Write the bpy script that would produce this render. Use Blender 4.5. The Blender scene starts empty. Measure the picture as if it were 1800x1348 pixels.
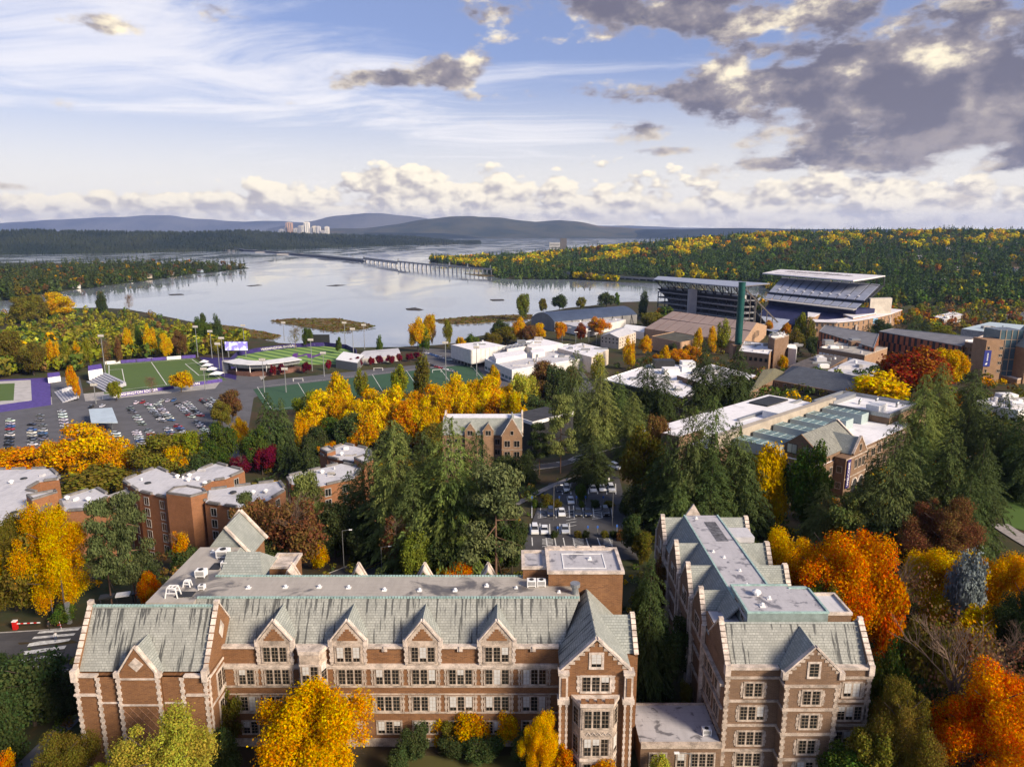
import bpy, bmesh, math, random
import numpy as np
from mathutils import Vector, Matrix
from math import radians as R, sin, cos, pi
SC = bpy.context.scene
COL = SC.collection
# ------------------------------------------------------------------ camera
F, TH, H = 1250.0, R(12.1), 69.0            # focal length (px of an 1800 px wide frame), pitch, height
cam = bpy.data.objects.new('camera', bpy.data.cameras.new('camera'))
COL.objects.link(cam); SC.camera = cam
cam.data.sensor_width = 36; cam.data.lens = 36*F/1800
cam.data.clip_start = .5; cam.data.clip_end = 150000
cam.location = (0, 0, H); cam.rotation_euler = (R(90)-TH, 0, 0)
def ray(u, v):
    a, b = (u-900)/F, -(v-674)/F
    return Vector((a, cos(TH)+b*sin(TH), -sin(TH)+b*cos(TH)))
def azel(u, v):
    r = ray(u, v).normalized(); return math.atan2(r.x, r.y), math.asin(r.z)
# ------------------------------------------------------------------ light and sky
SUN_EL, SUN_AZ = R(29), R(127)              # azimuth clockwise from +Y: right of and behind the camera
sun = bpy.data.objects.new('sun', bpy.data.lights.new('sun', 'SUN')); COL.objects.link(sun)
sun.data.energy = 4.2; sun.data.angle = R(16.0); sun.data.color = (1.0, .85, .66)
sdir = Vector((sin(SUN_AZ)*cos(SUN_EL), cos(SUN_AZ)*cos(SUN_EL), sin(SUN_EL)))
sun.rotation_euler = sdir.to_track_quat('Z', 'Y').to_euler(); sun.location = (120, -120, 160)
SC.view_settings.view_transform = 'Standard'; SC.view_settings.look = 'None'
SC.view_settings.gamma = 1; SC.view_settings.exposure = 0.93
SC.cycles.use_denoising = True; SC.cycles.max_bounces = 6; SC.cycles.diffuse_bounces = 2
SC.cycles.glossy_bounces = 2; SC.cycles.transmission_bounces = 3; SC.cycles.transparent_max_bounces = 6
SC.cycles.volume_bounces = 0; SC.cycles.sample_clamp_indirect = 6
W = bpy.data.worlds.new('World'); SC.world = W; W.use_nodes = True
class NT:
    """small helper around a node tree"""
    dim = '3D'
    def __init__(s, nt): s.nt = nt; s.L = nt.links.new
    def n(s, t, **kw):
        x = s.nt.nodes.new(t)
        for k, v in kw.items(): setattr(x, k, v)
        return x
    def put(s, sock, v):
        if hasattr(v, 'is_linked') or isinstance(v, bpy.types.NodeSocket): s.L(v, sock)
        else: sock.default_value = v
    def m(s, op, a, b=0.0, c=None, clamp=False):
        x = s.n('ShaderNodeMath', operation=op); x.use_clamp = clamp
        s.put(x.inputs[0], a); s.put(x.inputs[1], b)
        if c is not None: s.put(x.inputs[2], c)
        return x.outputs[0]
    def vm(s, op, a, b=(0, 0, 0)):
        x = s.n('ShaderNodeVectorMath', operation=op); s.put(x.inputs[0], a); s.put(x.inputs[1], b)
        return x.outputs['Value'] if op in ('LENGTH', 'DOT_PRODUCT', 'DISTANCE') else x.outputs[0]
    def comb(s, x, y, z=0.0):
        c = s.n('ShaderNodeCombineXYZ')
        for i, q in enumerate((x, y, z)): s.put(c.inputs[i], q)
        return c.outputs[0]
    def sep(s, v):
        c = s.n('ShaderNodeSeparateXYZ'); s.put(c.inputs[0], v); return c.outputs
    def noise(s, vec, scale, detail=6, rough=.55, lac=2.0, dist=0.0):
        x = s.n('ShaderNodeTexNoise', noise_dimensions=s.dim); s.L(vec, x.inputs['Vector'])
        for k, q in (('Scale', scale), ('Detail', detail), ('Roughness', rough), ('Lacunarity', lac), ('Distortion', dist)): s.put(x.inputs[k], q)
        return x.outputs[0]
    def ss(s, v, a, b, o0=0.0, o1=1.0):
        x = s.n('ShaderNodeMapRange', interpolation_type='SMOOTHSTEP'); s.put(x.inputs[0], v)
        for i, q in enumerate((a, b, o0, o1)): s.put(x.inputs[i+1], q)
        return x.outputs[0]
    def mix(s, f, a, b, mode='MIX'):
        x = s.n('ShaderNodeMix', data_type='RGBA', blend_type=mode); s.put(x.inputs[0], f)
        s.put(x.inputs[6], a if not isinstance(a, tuple) else (*a[:3], 1)); s.put(x.inputs[7], b if not isinstance(b, tuple) else (*b[:3], 1))
        return x.outputs[2]
def build_sky():
    t = NT(W.node_tree); t.dim = '2D'; W.cycles.sampling_method = 'MANUAL'; W.cycles.sample_map_resolution = 512; bg = W.node_tree.nodes['Background']; bg.inputs[1].default_value = .098
    sky = t.n('ShaderNodeTexSky', sky_type='NISHITA'); sky.sun_disc = False
    sky.sun_elevation = SUN_EL; sky.sun_rotation = SUN_AZ; sky.altitude = 100
    sky.air_density = 1.0; sky.dust_density = .6; sky.ozone_density = 1.6
    d = t.n('ShaderNodeTexCoord').outputs['Generated']
    x, y, z = t.sep(d)
    K = 180/pi
    az = t.m('MULTIPLY', t.m('ARCTAN2', x, y), K); el = t.m('MULTIPLY', t.m('ARCSINE', z), K)
    p = t.comb(az, el)
    zz = t.m('ADD', t.m('MAXIMUM', z, 0.0), .07)
    q = t.comb(t.m('DIVIDE', x, zz), t.m('DIVIDE', y, zz))       # a flat layer overhead
    def blob(u, v, su, sv):                                       # a cloud that stands in this direction
        a, e = azel(u, v)
        w = t.vm('MULTIPLY', t.vm('SUBTRACT', p, (a*K, e*K, 0)), (1250/(su*57.3), 1250/(sv*57.3), 0))
        return t.ss(t.vm('LENGTH', w), 0.0, 1.9, 1.0, 0.0)
    base = t.mix(1.0, sky.outputs[0], (.68, .66, .88), 'MULTIPLY')
    base = t.mix(.5, base, (1.62, 1.95, 2.95))
    base = t.mix(t.ss(el, 0, 13, .95, .0), base, (5.9, 5.5, 4.85))   # milky air low over the horizon
    # cirrus: soft drawn-out veils
    cq = t.vm('MULTIPLY', q, (.34, .95, 1)); cq = t.vm('ADD', cq, t.vm('MULTIPLY', t.comb(t.noise(q, .5, 2), t.noise(t.vm('ADD', q, (5, 9, 2)), .5, 2)), (.9, .9, 0)))
    ci = t.noise(cq, 1.5, 7, .64)
    cover = t.noise(q, .23, 2)
    left = t.m('ADD', t.m('ADD', t.m('MULTIPLY', blob(120, 30, 330, 90), 1.1), t.m('MULTIPLY', blob(330, 182, 300, 30), .9)), t.m('ADD', t.m('MULTIPLY', blob(520, 120, 300, 70), .55), t.m('ADD', t.m('MULTIPLY', blob(920, 242, 190, 34), 1.0), t.m('MULTIPLY', blob(420, 135, 60, 16), .8))))
    ci = t.ss(t.m('ADD', ci, t.m('ADD', t.m('MULTIPLY', left, .20), t.m('MULTIPLY', cover, .12))), .60, 1.0, 0, .72)
    c1 = t.mix(ci, base, (6.0, 5.75, 5.7))
    # cumulus bank over the horizon, lit from the right
    def cum(off):
        v = t.vm('ADD', p, off); vs = t.vm('MULTIPLY', v, (.62, 1.0, 1))
        n1 = t.noise(vs, .30, 7, .52, 2.1); n2 = t.noise(t.vm('ADD', vs, (40, 12, 0)), .11, 2)
        vo = t.n('ShaderNodeTexVoronoi', feature='F1', voronoi_dimensions='2D'); t.L(t.vm('ADD', vs, t.vm('MULTIPLY', t.comb(n1, n2), (.8, .8, 0))), vo.inputs['Vector'])
        vo.inputs['Scale'].default_value = .60; vo.inputs['Detail'].default_value = 2; vo.inputs['Roughness'].default_value = .6
        puff = t.m('SUBTRACT', .60, vo.outputs['Distance'])
        e = t.sep(v)[1]
        b = t.m('MULTIPLY', t.m('SUBTRACT', e, 1.9), -.10)
        low = t.ss(e, -.2, .9, -.25, 0)
        return t.m('ADD', t.m('ADD', t.m('ADD', n1, t.m('MULTIPLY', puff, .36)), t.m('MULTIPLY', t.m('SUBTRACT', n2, .5), .5)), t.m('ADD', b, low))
    band = t.m('ADD', t.m('ADD', t.m('MULTIPLY', blob(965, 298, 130, 75), .9), t.m('MULTIPLY', blob(1300, 345, 430, 52), 1.25)), t.m('ADD', t.m('ADD', t.m('MULTIPLY', blob(640, 322, 200, 42), .9), t.m('MULTIPLY', blob(820, 345, 200, 45), .9)), t.m('ADD', t.m('MULTIPLY', blob(250, 374, 450, 22), 1.0), t.m('MULTIPLY', blob(1620, 360, 250, 30), .8))))
    band = t.m('ADD', t.m('MULTIPLY', t.m('MINIMUM', band, 1.35), .30), -.11)
    dA = t.m('ADD', cum((0, 0, 0)), band); dB = t.m('ADD', cum((.42, .50, 0)), band)
    aC = t.ss(dA, .41, .55)
    fine = t.noise(t.vm('MULTIPLY', p, (.8, 1.2, 1)), 1.5, 5, .62)
    lit = t.ss(t.m('ADD', t.m('SUBTRACT', dA, dB), t.m('MULTIPLY', t.m('SUBTRACT', fine, .5), .30)), -.20, .22)
    cc = t.mix(lit, (3.2, 2.9, 2.8), (6.6, 5.9, 4.6))
    cc = t.mix(t.ss(el, .0, 2.4, .6, 0), cc, (5.4, 4.85, 4.2))
    c2 = t.mix(t.m('MULTIPLY', aC, .97), c1, cc)
    # higher broken cloud with dark undersides
    def strat(off):
        v = t.vm('ADD', p, off); vs = t.vm('MULTIPLY', v, (.50, 1.0, 1))
        n1 = t.noise(vs, .32, 7, .54, 2.1); n2 = t.noise(t.vm('ADD', vs, (11, 27, 0)), .85, 5, .6)
        return t.m('ADD', t.m('ADD', t.m('MULTIPLY', t.m('SUBTRACT', n1, .5), 1.5), .5), t.m('MULTIPLY', t.m('SUBTRACT', n2, .5), .42))
    bl = [(1650, 145, 330, 88, 1.45), (1820, 180, 340, 88, 1.5), (1470, 180, 240, 60, 1.25), (1150, 15, 260, 46, 1.05), (1330, 12, 160, 45, .9), (1590, 40, 170, 50, .82), (1760, 60, 130, 80, .95), (1150, 164, 130, 24, .9), (1000, 166, 90, 18, .82), (1245, 150, 60, 30, .72),
          (662, 134, 60, 30, 1.0), (795, 121, 66, 28, 1.0), (1140, 223, 84, 22, .9), (1188, 264, 52, 9, .8), (1270, 205, 100, 14, .74), (190, 42, 64, 14, .66), (340, 10, 60, 18, .66), (185, 286, 56, 8, .72), (30, 328, 60, 7, .66), (1370, 285, 60, 16, .66), (1480, 262, 60, 12, .66), (1620, 280, 120, 22, .75), (860, 168, 70, 10, .6)]
    msk = None
    for (u, v, su, sv, k) in bl:
        g = t.m('MULTIPLY', blob(u, v, su, sv), k); msk = g if msk is None else t.m('MAXIMUM', msk, g)
    msk = t.m('ADD', t.m('ADD', t.m('MULTIPLY', msk, .66), t.m('MULTIPLY', t.m('MULTIPLY', t.ss(az, 38, 60), t.ss(el, 5, 10)), .30)), -.12)
    s0 = t.m('ADD', strat((0, 0, 0)), msk); s1 = t.m('ADD', strat((.6, 1.1, 0)), msk)
    aS = t.ss(s0, .70, .95)
    core = t.ss(s0, .76, .98)
    edge = t.ss(t.m('SUBTRACT', s0, s1), .05, .30)
    tops = t.m('MULTIPLY', edge, t.ss(s0, 1.12, .84))
    mid = t.noise(t.vm('ADD', t.vm('MULTIPLY', p, (.6, 1.0, 1)), (3, 8, 0)), .34, 6, .55, 2.1)
    sc = t.mix(core, (2.5, 2.3, 2.5), (1.0, .93, 1.22))
    sc = t.mix(t.ss(mid, .42, .66, 0, .7), sc, (2.7, 2.35, 2.3))
    sc = t.mix(t.m('MULTIPLY', t.ss(mid, .57, .74), t.ss(el, 6, 11)), sc, (6.4, 5.6, 4.1))
    sc = t.mix(t.m('MULTIPLY', tops, .6), sc, (6.0, 5.2, 4.0))
    c3 = t.mix(t.m('MULTIPLY', aS, .95), c2, sc)
    c3 = t.mix(t.ss(el, -1.0, -.05, 1, 0), c3, (3.6, 3.6, 3.8))
    t.L(c3, bg.inputs[0])
build_sky()
# ------------------------------------------------------------------ geometry helpers
def onz(u, v, z):
    r = ray(u, v); k = (z-H)/r.z; return Vector((r.x*k, r.y*k, z))
def aty(u, v, Y):
    r = ray(u, v); k = Y/r.y; return Vector((r.x*k, Y, H+r.z*k))
def proj(P):
    x, y, z = P[0], P[1], P[2]-H
    d = y*cos(TH)-z*sin(TH); up = y*sin(TH)+z*cos(TH)
    return 900+F*x/d, 674-F*up/d
def sst(a, b, x):
    t = min(1, max(0, (x-a)/(b-a))); return t*t*(3-2*t)
def lerp_tab(tab, x):
    if x <= tab[0][0]: return tab[0][1:]
    for p, q in zip(tab, tab[1:]):
        if x <= q[0]:
            k = (x-p[0])/(q[0]-p[0]); return tuple(a+(b-a)*k for a, b in zip(p[1:], q[1:]))
    return tab[-1][1:]
LAKE = -47.0
SLOPE = [(-.30, 120, 262), (-.12, 130, 330), (0, 140, 415), (.08, 150, 430), (.36, 275, 650), (.5, 290, 700)]
SHORE_PX = [(-900, 575), (-200, 562), (0, 552), (60, 545), (120, 541), (200, 542), (262, 550), (330, 566), (400, 578), (440, 592), (480, 606), (560, 607), (700, 610), (800, 603),
            (880, 584), (925, 566), (960, 548), (1050, 535), (1130, 526), (1200, 512), (1290, 498), (1330, 480), (1400, 455), (1460, 430)]
SHORE = [((u-900)/F, onz(u, v, LAKE).y) for u, v in SHORE_PX]
SHORE = [(onz(u, v, LAKE).x/onz(u, v, LAKE).y, onz(u, v, LAKE).y) for u, v in SHORE_PX]
def wob(x, y): return sin(x*.021+1.3)*cos(y*.017)+.5*sin(x*.053+y*.037)
def gz(x, y):
    a = x/max(y, 40.0)
    y0, y1 = lerp_tab(SLOPE, a)
    z = -45.3*sst(y0, y1, y)
    if y < 110 and x < -58: z -= 5*sst(-58, -85, x)*sst(112, 95, y)
    ys = lerp_tab(SHORE, a)[0]
    if y > 300:
        sh = (ys+9*wob(x, y)-y)*.035
        z = min(z, max(-52.0, -46.9+sh)) if sh < 3 else z
        if a > .36 or y > 1100:
            hill = sst(1150, 2350, y)*sst(.20, .62, a)*128
            z = max(z, -45.3) + hill if a > .36 else z
    return z
def ong(u, v):
    r = ray(u, v); k = 60.0
    for _ in range(4000):
        P = Vector((r.x*k, r.y*k, H+r.z*k))
        if P.z <= gz(P.x, P.y): return P
        k += max(.5, (P.z-gz(P.x, P.y))*.5)
        if k > 9000: break
    return P
class MB:
    def __init__(s): s.v = []; s.f = []; s.mi = []
    def poly(s, pts, mi=0):
        b = len(s.v); s.v += [tuple(p) for p in pts]; s.f.append(tuple(range(b, b+len(pts)))); s.mi.append(mi); return s
    def box(s, x0, x1, y0, y1, z0, z1, mi=0):
        b = len(s.v); s.v += [(x, y, z) for z in (z0, z1) for x, y in ((x0, y0), (x1, y0), (x1, y1), (x0, y1))]
        for q in ((0, 3, 2, 1), (4, 5, 6, 7), (0, 1, 5, 4), (1, 2, 6, 5), (2, 3, 7, 6), (3, 0, 4, 7)):
            s.f.append(tuple(b+i for i in q)); s.mi.append(mi)
        return s
    def prism(s, pts, z0, z1, mi=0, top=None, cap=True):
        a = sum(p[0]*q[1]-q[0]*p[1] for p, q in zip(pts, list(pts[1:])+[pts[0]]))
        if a < 0: pts = list(pts)[::-1]
        b = len(s.v); n = len(pts)
        s.v += [(p[0], p[1], z0) for p in pts]+[(p[0], p[1], z1) for p in pts]
        for i in range(n):
            j = (i+1) % n; s.f.append((b+i, b+j, b+n+j, b+n+i)); s.mi.append(mi)
        if cap:
            s.f.append(tuple(range(b+n, b+2*n))); s.mi.append(mi if top is None else top)
            s.f.append(tuple(range(b+n-1, b-1, -1))); s.mi.append(mi)
        return s
    def slab(s, top, th, mi=0):
        """a planar polygon with real thickness (downwards)"""
        b = len(s.v); n = len(top); nz = Vector(top[1])-Vector(top[0]); nn = nz.cross(Vector(top[2])-Vector(top[0])).normalized()
        if nn.z < 0: nn = -nn
        s.v += [tuple(p) for p in top]+[tuple(Vector(p)-nn*th) for p in top]
        s.f.append(tuple(range(b, b+n))); s.f.append(tuple(range(b+2*n-1, b+n-1, -1))); s.mi += [mi, mi]
        for i in range(n):
            j = (i+1) % n; s.f.append((b+j, b+i, b+n+i, b+n+j)); s.mi.append(mi)
        return s
    def tube(s, p, q, r0, r1=None, n=8, mi=0, cap=True):
        p, q = Vector(p), Vector(q); r1 = r0 if r1 is None else r1
        d = (q-p).normalized(); a = d.orthogonal().normalized(); c = d.cross(a); b = len(s.v)
        for o, r in ((p, r0), (q, r1)):
            for i in range(n):
                t = 2*pi*i/n; s.v.append(tuple(o+(a*cos(t)+c*sin(t))*r))
        for i in range(n):
            j = (i+1) % n; s.f.append((b+i, b+j, b+n+j, b+n+i)); s.mi.append(mi)
        if cap: s.f.append(tuple(range(b+n, b+2*n))); s.f.append(tuple(range(b+n-1, b-1, -1))); s.mi += [mi, mi]
        return s
    def beam(s, p, q, w, h=None, mi=0):
        return s.tube(p, q, w*.7071, None, 4, mi)
    def pieces(s):
        """groups of faces that touch each other, one MB for each"""
        par = list(range(len(s.v)))
        def fd(i):
            while par[i] != i: par[i] = par[par[i]]; i = par[i]
            return i
        for f in s.f:
            a = fd(f[0])
            for i in f[1:]: par[fd(i)] = a
        comp = {}
        for k, f in enumerate(s.f): comp.setdefault(fd(f[0]), []).append(k)
        cs = list(comp.values()); bb = []
        for c in cs:
            q = np.array([s.v[i] for k in c for i in s.f[k]]); bb.append((q.min(0)-.06, q.max(0)+.06))
        g = list(range(len(cs)))
        def fg(i):
            while g[i] != i: i = g[i]
            return i
        for i in range(len(cs)):
            for j in range(i):
                if fg(i) != fg(j) and np.all(bb[i][0] <= bb[j][1]) and np.all(bb[j][0] <= bb[i][1]): g[fg(i)] = fg(j)
        out = {}
        for i, c in enumerate(cs): out.setdefault(fg(i), []).extend(c)
        R_ = []
        for c in out.values():
            m = MB(); mp = {}
            for k in sorted(c):
                fi = []
                for i in s.f[k]:
                    if i not in mp: mp[i] = len(m.v); m.v.append(s.v[i])
                    fi.append(mp[i])
                m.f.append(tuple(fi)); m.mi.append(s.mi[k])
            R_.append(m)
        return R_
    def mesh(s, name, mats, off=(0, 0, 0), smooth=False):
        me = bpy.data.meshes.new(name)
        o = Vector(off); vv = [(a-o.x, b-o.y, c-o.z) for a, b, c in s.v] if o.length else s.v
        me.from_pydata(vv, [], s.f)
        for m in (mats if isinstance(mats, (list, tuple)) else [mats]): me.materials.append(m)
        if any(s.mi): me.polygons.foreach_set('material_index', s.mi)
        if smooth: me.polygons.foreach_set('use_smooth', [True]*len(s.f))
        me.update(); return me
    def build(s, name, mats, parent=None, local=False, smooth=False, kind=None, label=None, split=True):
        if parent is not None and kind is None and split and len(s.f) < 4000:
            pcs = s.pieces()
            if len(pcs) > 1: return [p.build(name, mats, parent, local, smooth, None, label, False) for p in pcs][0]
        off = (0, 0, 0) if (parent is None or local) else parent.get('_wl', (0, 0, 0))
        o = bpy.data.objects.new(name, s.mesh(name, mats, off, smooth)); COL.objects.link(o)
        if parent: o.parent = parent
        if kind: o['kind'] = kind
        if label: o['label'] = label
        return o
WL = {}
def thing(name, label, cat, loc=(0, 0, 0), rz=0.0, group=None):
    o = bpy.data.objects.new(name, None); COL.objects.link(o)
    o.location = loc; o.rotation_euler.z = rz; o['label'] = label; o['category'] = cat
    o['_wl'] = tuple(loc)
    o.empty_display_size = .5
    if group: o['group'] = group
    return o
def tag(o, label, cat, group=None):
    o['label'] = label; o['category'] = cat
    if group: o['group'] = group
    return o
def structure(o): o['kind'] = 'structure'; return o
def put(mesh, name, parent, loc, rz=0.0, scale=None):
    """place shared mesh data as a part (loc in world when parent is unrotated)"""
    o = bpy.data.objects.new(name, mesh); COL.objects.link(o)
    if parent:
        o.parent = parent
        if parent.get('_wl') is not None: loc = Vector(loc)-Vector(parent['_wl'])
    o.location = loc; o.rotation_euler.z = rz
    if scale: o.scale = scale
    return o
# ------------------------------------------------------------------ materials
MATS = {}
def newmat(name):
    m = bpy.data.materials.new(name); m.use_nodes = True; t = NT(m.node_tree)
    return m, t, m.node_tree.nodes['Principled BSDF']
def wallco(t):
    """(along the wall, up) in object space for walls and slopes of any main direction"""
    tc = t.n('ShaderNodeTexCoord'); x, y, z = t.sep(tc.outputs['Object']); nx, ny, nz = t.sep(tc.outputs['Normal'])
    f = t.m('GREATER_THAN', t.m('ABSOLUTE', nx), t.m('ABSOLUTE', ny))
    col = t.m('ADD', t.m('MULTIPLY', f, y), t.m('MULTIPLY', t.m('SUBTRACT', 1.0, f), x))
    return t.comb(col, z), tc.outputs['Object'], col, z
def M(name, c, rough=.8, var=.25, scale=.6, bump=0.0, metal=0.0, c2=None, spec=.3, fine=True):
    if name in MATS: return MATS[name]
    m, t, b = newmat(name)
    o = t.n('ShaderNodeTexCoord').outputs['Object']
    n1 = t.noise(o, scale, 5, .6); n2 = t.noise(o, scale*9, 3, .6)
    f = t.m('ADD', t.m('MULTIPLY', n1, .65), t.m('MULTIPLY', n2, .35))
    c2 = c2 or tuple(q*(1-var*1.4) for q in c)
    hi = tuple(min(1, q*(1+var*.6)) for q in c)
    col = t.mix(t.ss(f, .35, .65), c2, hi)
    t.L(col, b.inputs['Base Color'])
    t.L(t.ss(n2, .3, .7, max(.02, rough-.12), min(1, rough+.1)), b.inputs['Roughness'])
    b.inputs['Metallic'].default_value = metal; b.inputs['Specular IOR Level'].default_value = spec
    if bump:
        bp = t.n('ShaderNodeBump'); bp.inputs['Strength'].default_value = bump; bp.inputs['Distance'].default_value = .05
        t.L(n2, bp.inputs['Height']); t.L(bp.outputs[0], b.inputs['Normal'])
    MATS[name] = m; return m
def brick(name, c1, c2, mortar, w=.55, h=.17):
    if name in MATS: return MATS[name]
    m, t, b = newmat(name); v, o, col, z = wallco(t)
    br = t.n('ShaderNodeTexBrick'); t.L(v, br.inputs['Vector'])
    br.inputs['Scale'].default_value = 1; br.inputs['Brick Width'].default_value = w; br.inputs['Row Height'].default_value = h
    br.inputs['Mortar Size'].default_value = .018; br.inputs['Bias'].default_value = -.1
    for i, c in ((1, c1), (2, c2), (3, mortar)): br.inputs[i].default_value = (*c, 1)
    n = t.noise(o, .35, 4, .6); n2 = t.noise(t.comb(t.m('MULTIPLY', col, 3.0), t.m('MULTIPLY', z, 9.0)), 1.0, 3, .7)
    c = t.mix(t.ss(n, .3, .72, 0, .5), br.outputs[0], tuple(q*.62 for q in c1))
    c = t.mix(t.ss(n2, .52, .72, 0, .65), c, tuple(min(1, q*1.55) for q in c1))
    t.L(c, b.inputs['Base Color']); b.inputs['Roughness'].default_value = .88; b.inputs['Specular IOR Level'].default_value = .2
    bp = t.n('ShaderNodeBump'); bp.inputs['Strength'].default_value = .35; bp.inputs['Distance'].default_value = .03
    t.L(br.outputs[1], bp.inputs['Height']); bp.invert = True; t.L(bp.outputs[0], b.inputs['Normal'])
    MATS[name] = m; return m
def slate(name, c1, c2, streak=.0, w=.46, h=.26):
    if name in MATS: return MATS[name]
    m, t, b = newmat(name); v, o, col, z = wallco(t)
    br = t.n('ShaderNodeTexBrick'); t.L(v, br.inputs['Vector'])
    br.inputs['Scale'].default_value = 1; br.inputs['Brick Width'].default_value = w; br.inputs['Row Height'].default_value = h
    br.inputs['Mortar Size'].default_value = .022; br.inputs['Mortar Smooth'].default_value = .3
    for i, c in ((1, c1), (2, c2), (3, tuple(q*.42 for q in c1))): br.inputs[i].default_value = (*c, 1)
    n = t.noise(o, .5, 5, .65)
    c = t.mix(t.ss(n, .35, .7, 0, .55), br.outputs[0], tuple(q*.72 for q in c2))
    if streak:
        st = t.noise(t.comb(t.m('MULTIPLY', col, 2.3), t.m('MULTIPLY', z, .17)), 1.0, 4, .62)
        c = t.mix(t.ss(t.m('ADD', st, t.m('MULTIPLY', t.noise(o, .14, 3), .22)), .64, .71, 0, streak), c, (.035, .037, .038))
    t.L(c, b.inputs['Base Color']); b.inputs['Roughness'].default_value = .72; b.inputs['Specular IOR Level'].default_value = .35
    bp = t.n('ShaderNodeBump'); bp.inputs['Strength'].default_value = .6; bp.inputs['Distance'].default_value = .06
    t.L(br.outputs[1], bp.inputs['Height']); bp.invert = True; t.L(bp.outputs[0], b.inputs['Normal'])
    MATS[name] = m; return m
def membrane(name, c, dark, amt=.8, scale=.16):
    """flat roof: rolled sheets, puddle marks and dirt"""
    if name in MATS: return MATS[name]
    m, t, b = newmat(name); o = t.n('ShaderNodeTexCoord').outputs['Object']
    n1 = t.noise(o, scale, 6, .62, 2, .6); n2 = t.noise(t.vm('MULTIPLY', o, (1, .25, 1)), 1.1, 5, .7); n3 = t.noise(t.vm('MULTIPLY', o, (.3, 3, 1)), .8, 3, .6)
    x, y, z = t.sep(o)
    seam = t.m('LESS_THAN', t.m('FRACT', t.m('MULTIPLY', y, .55)), .05)
    cc = t.mix(t.ss(n2, .35, .7, 0, .45), c, tuple(q*.66 for q in c))
    cc = t.mix(t.ss(n1, .535, .64, 0, amt), cc, dark)
    cc = t.mix(t.ss(n3, .58, .75, 0, .4), cc, tuple(q*.5 for q in c))
    cc = t.mix(t.m('MULTIPLY', seam, .3), cc, tuple(q*.55 for q in c))
    t.L(cc, b.inputs['Base Color']); t.L(t.ss(n1, .55, .66, .75, .3), b.inputs['Roughness'])
    MATS[name] = m; return m
def glass(name, c, rough=.12):
    if name in MATS: return MATS[name]
    m, t, b = newmat(name); o = t.n('ShaderNodeTexCoord').outputs['Object']; oi = t.n('ShaderNodeObjectInfo').outputs['Random']
    n = t.noise(o, 1.3, 2)
    t.L(t.mix(t.m('MULTIPLY', t.m('ADD', n, oi), .5), tuple(q*.45 for q in c), tuple(q*1.6 for q in c)), b.inputs['Base Color'])
    b.inputs['Roughness'].default_value = rough; b.inputs['Specular IOR Level'].default_value = .6
    MATS[name] = m; return m
STONE = M('pale_stone', (.43, .35, .285), .85, .4, .7)
WHITESTONE = M('cream_coping', (.55, .465, .40), .8, .34, .8)
BRICK = brick('brown_brick', (.225, .105, .046), (.125, .058, .030), (.24, .15, .085))
BRICK2 = brick('dull_brick', (.20, .12, .072), (.125, .076, .048), (.25, .18, .13))
DORMBRICK = brick('orange_brick', (.27, .115, .050), (.20, .082, .038), (.24, .15, .10))
TANBRICK = brick('tan_brick', (.31, .185, .105), (.23, .135, .08), (.32, .23, .16))
SLATE = slate('green_slate', (.325, .34, .312), (.25, .266, .246), .0)
SLATE_S = slate('streaked_slate', (.335, .338, .308), (.26, .264, .24), .85)
ROOF = membrane('grey_membrane', (.36, .325, .285), (.075, .068, .064), .9, .14)
ROOF2 = membrane('lilac_membrane', (.40, .385, .405), (.115, .11, .12), .9, .5)
ROOF3 = membrane('dorm_membrane', (.50, .49, .51), (.32, .31, .32), .6)
WROOF = membrane('white_membrane', (.74, .72, .74), (.5, .48, .48), .5)
GLASS = glass('dark_glass', (.016, .016, .015))
BLIND = M('white_blind', (.50, .49, .47), .6, .12, 2)
METAL = M('grey_metal', (.33, .34, .35), .45, .15, 2, metal=.6)
WHITE = M('white_paint', (.74, .73, .72), .5, .1, 1.5)
DARK = M('dark_panel', (.028, .029, .031), .6, .3, 1)
CONC = M('concrete', (.36, .34, .32), .85, .25, .7)
COPPER = M('copper_flashing', (.30, .43, .40), .6, .25, 1.5)
FRAME = M('tan_frame', (.34, .26, .19), .7, .15, 2)
# ------------------------------------------------------------------ ground, lake, far land
rng = random.Random(4)
def groundmat():
    m, t, b = newmat('ground_cover'); o = t.n('ShaderNodeTexCoord').outputs['Object']
    n1 = t.noise(o, .045, 5, .6); n2 = t.noise(o, .6, 4, .65); n3 = t.noise(o, .011, 3)
    c = t.mix(t.ss(n1, .4, .6), (.035, .042, .018), (.055, .040, .024))
    c = t.mix(t.ss(n2, .5, .7, 0, .6), c, (.085, .052, .022))
    c = t.mix(t.ss(n3, .48, .62, 0, .5), c, (.060, .066, .026))
    t.L(c, b.inputs['Base Color']); b.inputs['Roughness'].default_value = .95; b.inputs['Specular IOR Level'].default_value = .1
    return m
def asphaltmat(name, c, wear=.3):
    m, t, b = newmat(name); o = t.n('ShaderNodeTexCoord').outputs['Object']
    n1 = t.noise(o, .12, 6, .6); n2 = t.noise(o, 1.5, 4, .7); n3 = t.noise(t.vm('MULTIPLY', o, (.2, 1, 1)), .35, 4, .6)
    cc = t.mix(t.ss(n1, .35, .65), c, tuple(q*(1+wear) for q in c)); cc = t.mix(t.ss(n2, .5, .75, 0, .4), cc, tuple(q*.6 for q in c))
    cc = t.mix(t.ss(n3, .6, .7, 0, .35), cc, tuple(q*1.7 for q in c))
    t.L(cc, b.inputs['Base Color']); b.inputs['Roughness'].default_value = .88; b.inputs['Specular IOR Level'].default_value = .25
    return m
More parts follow.
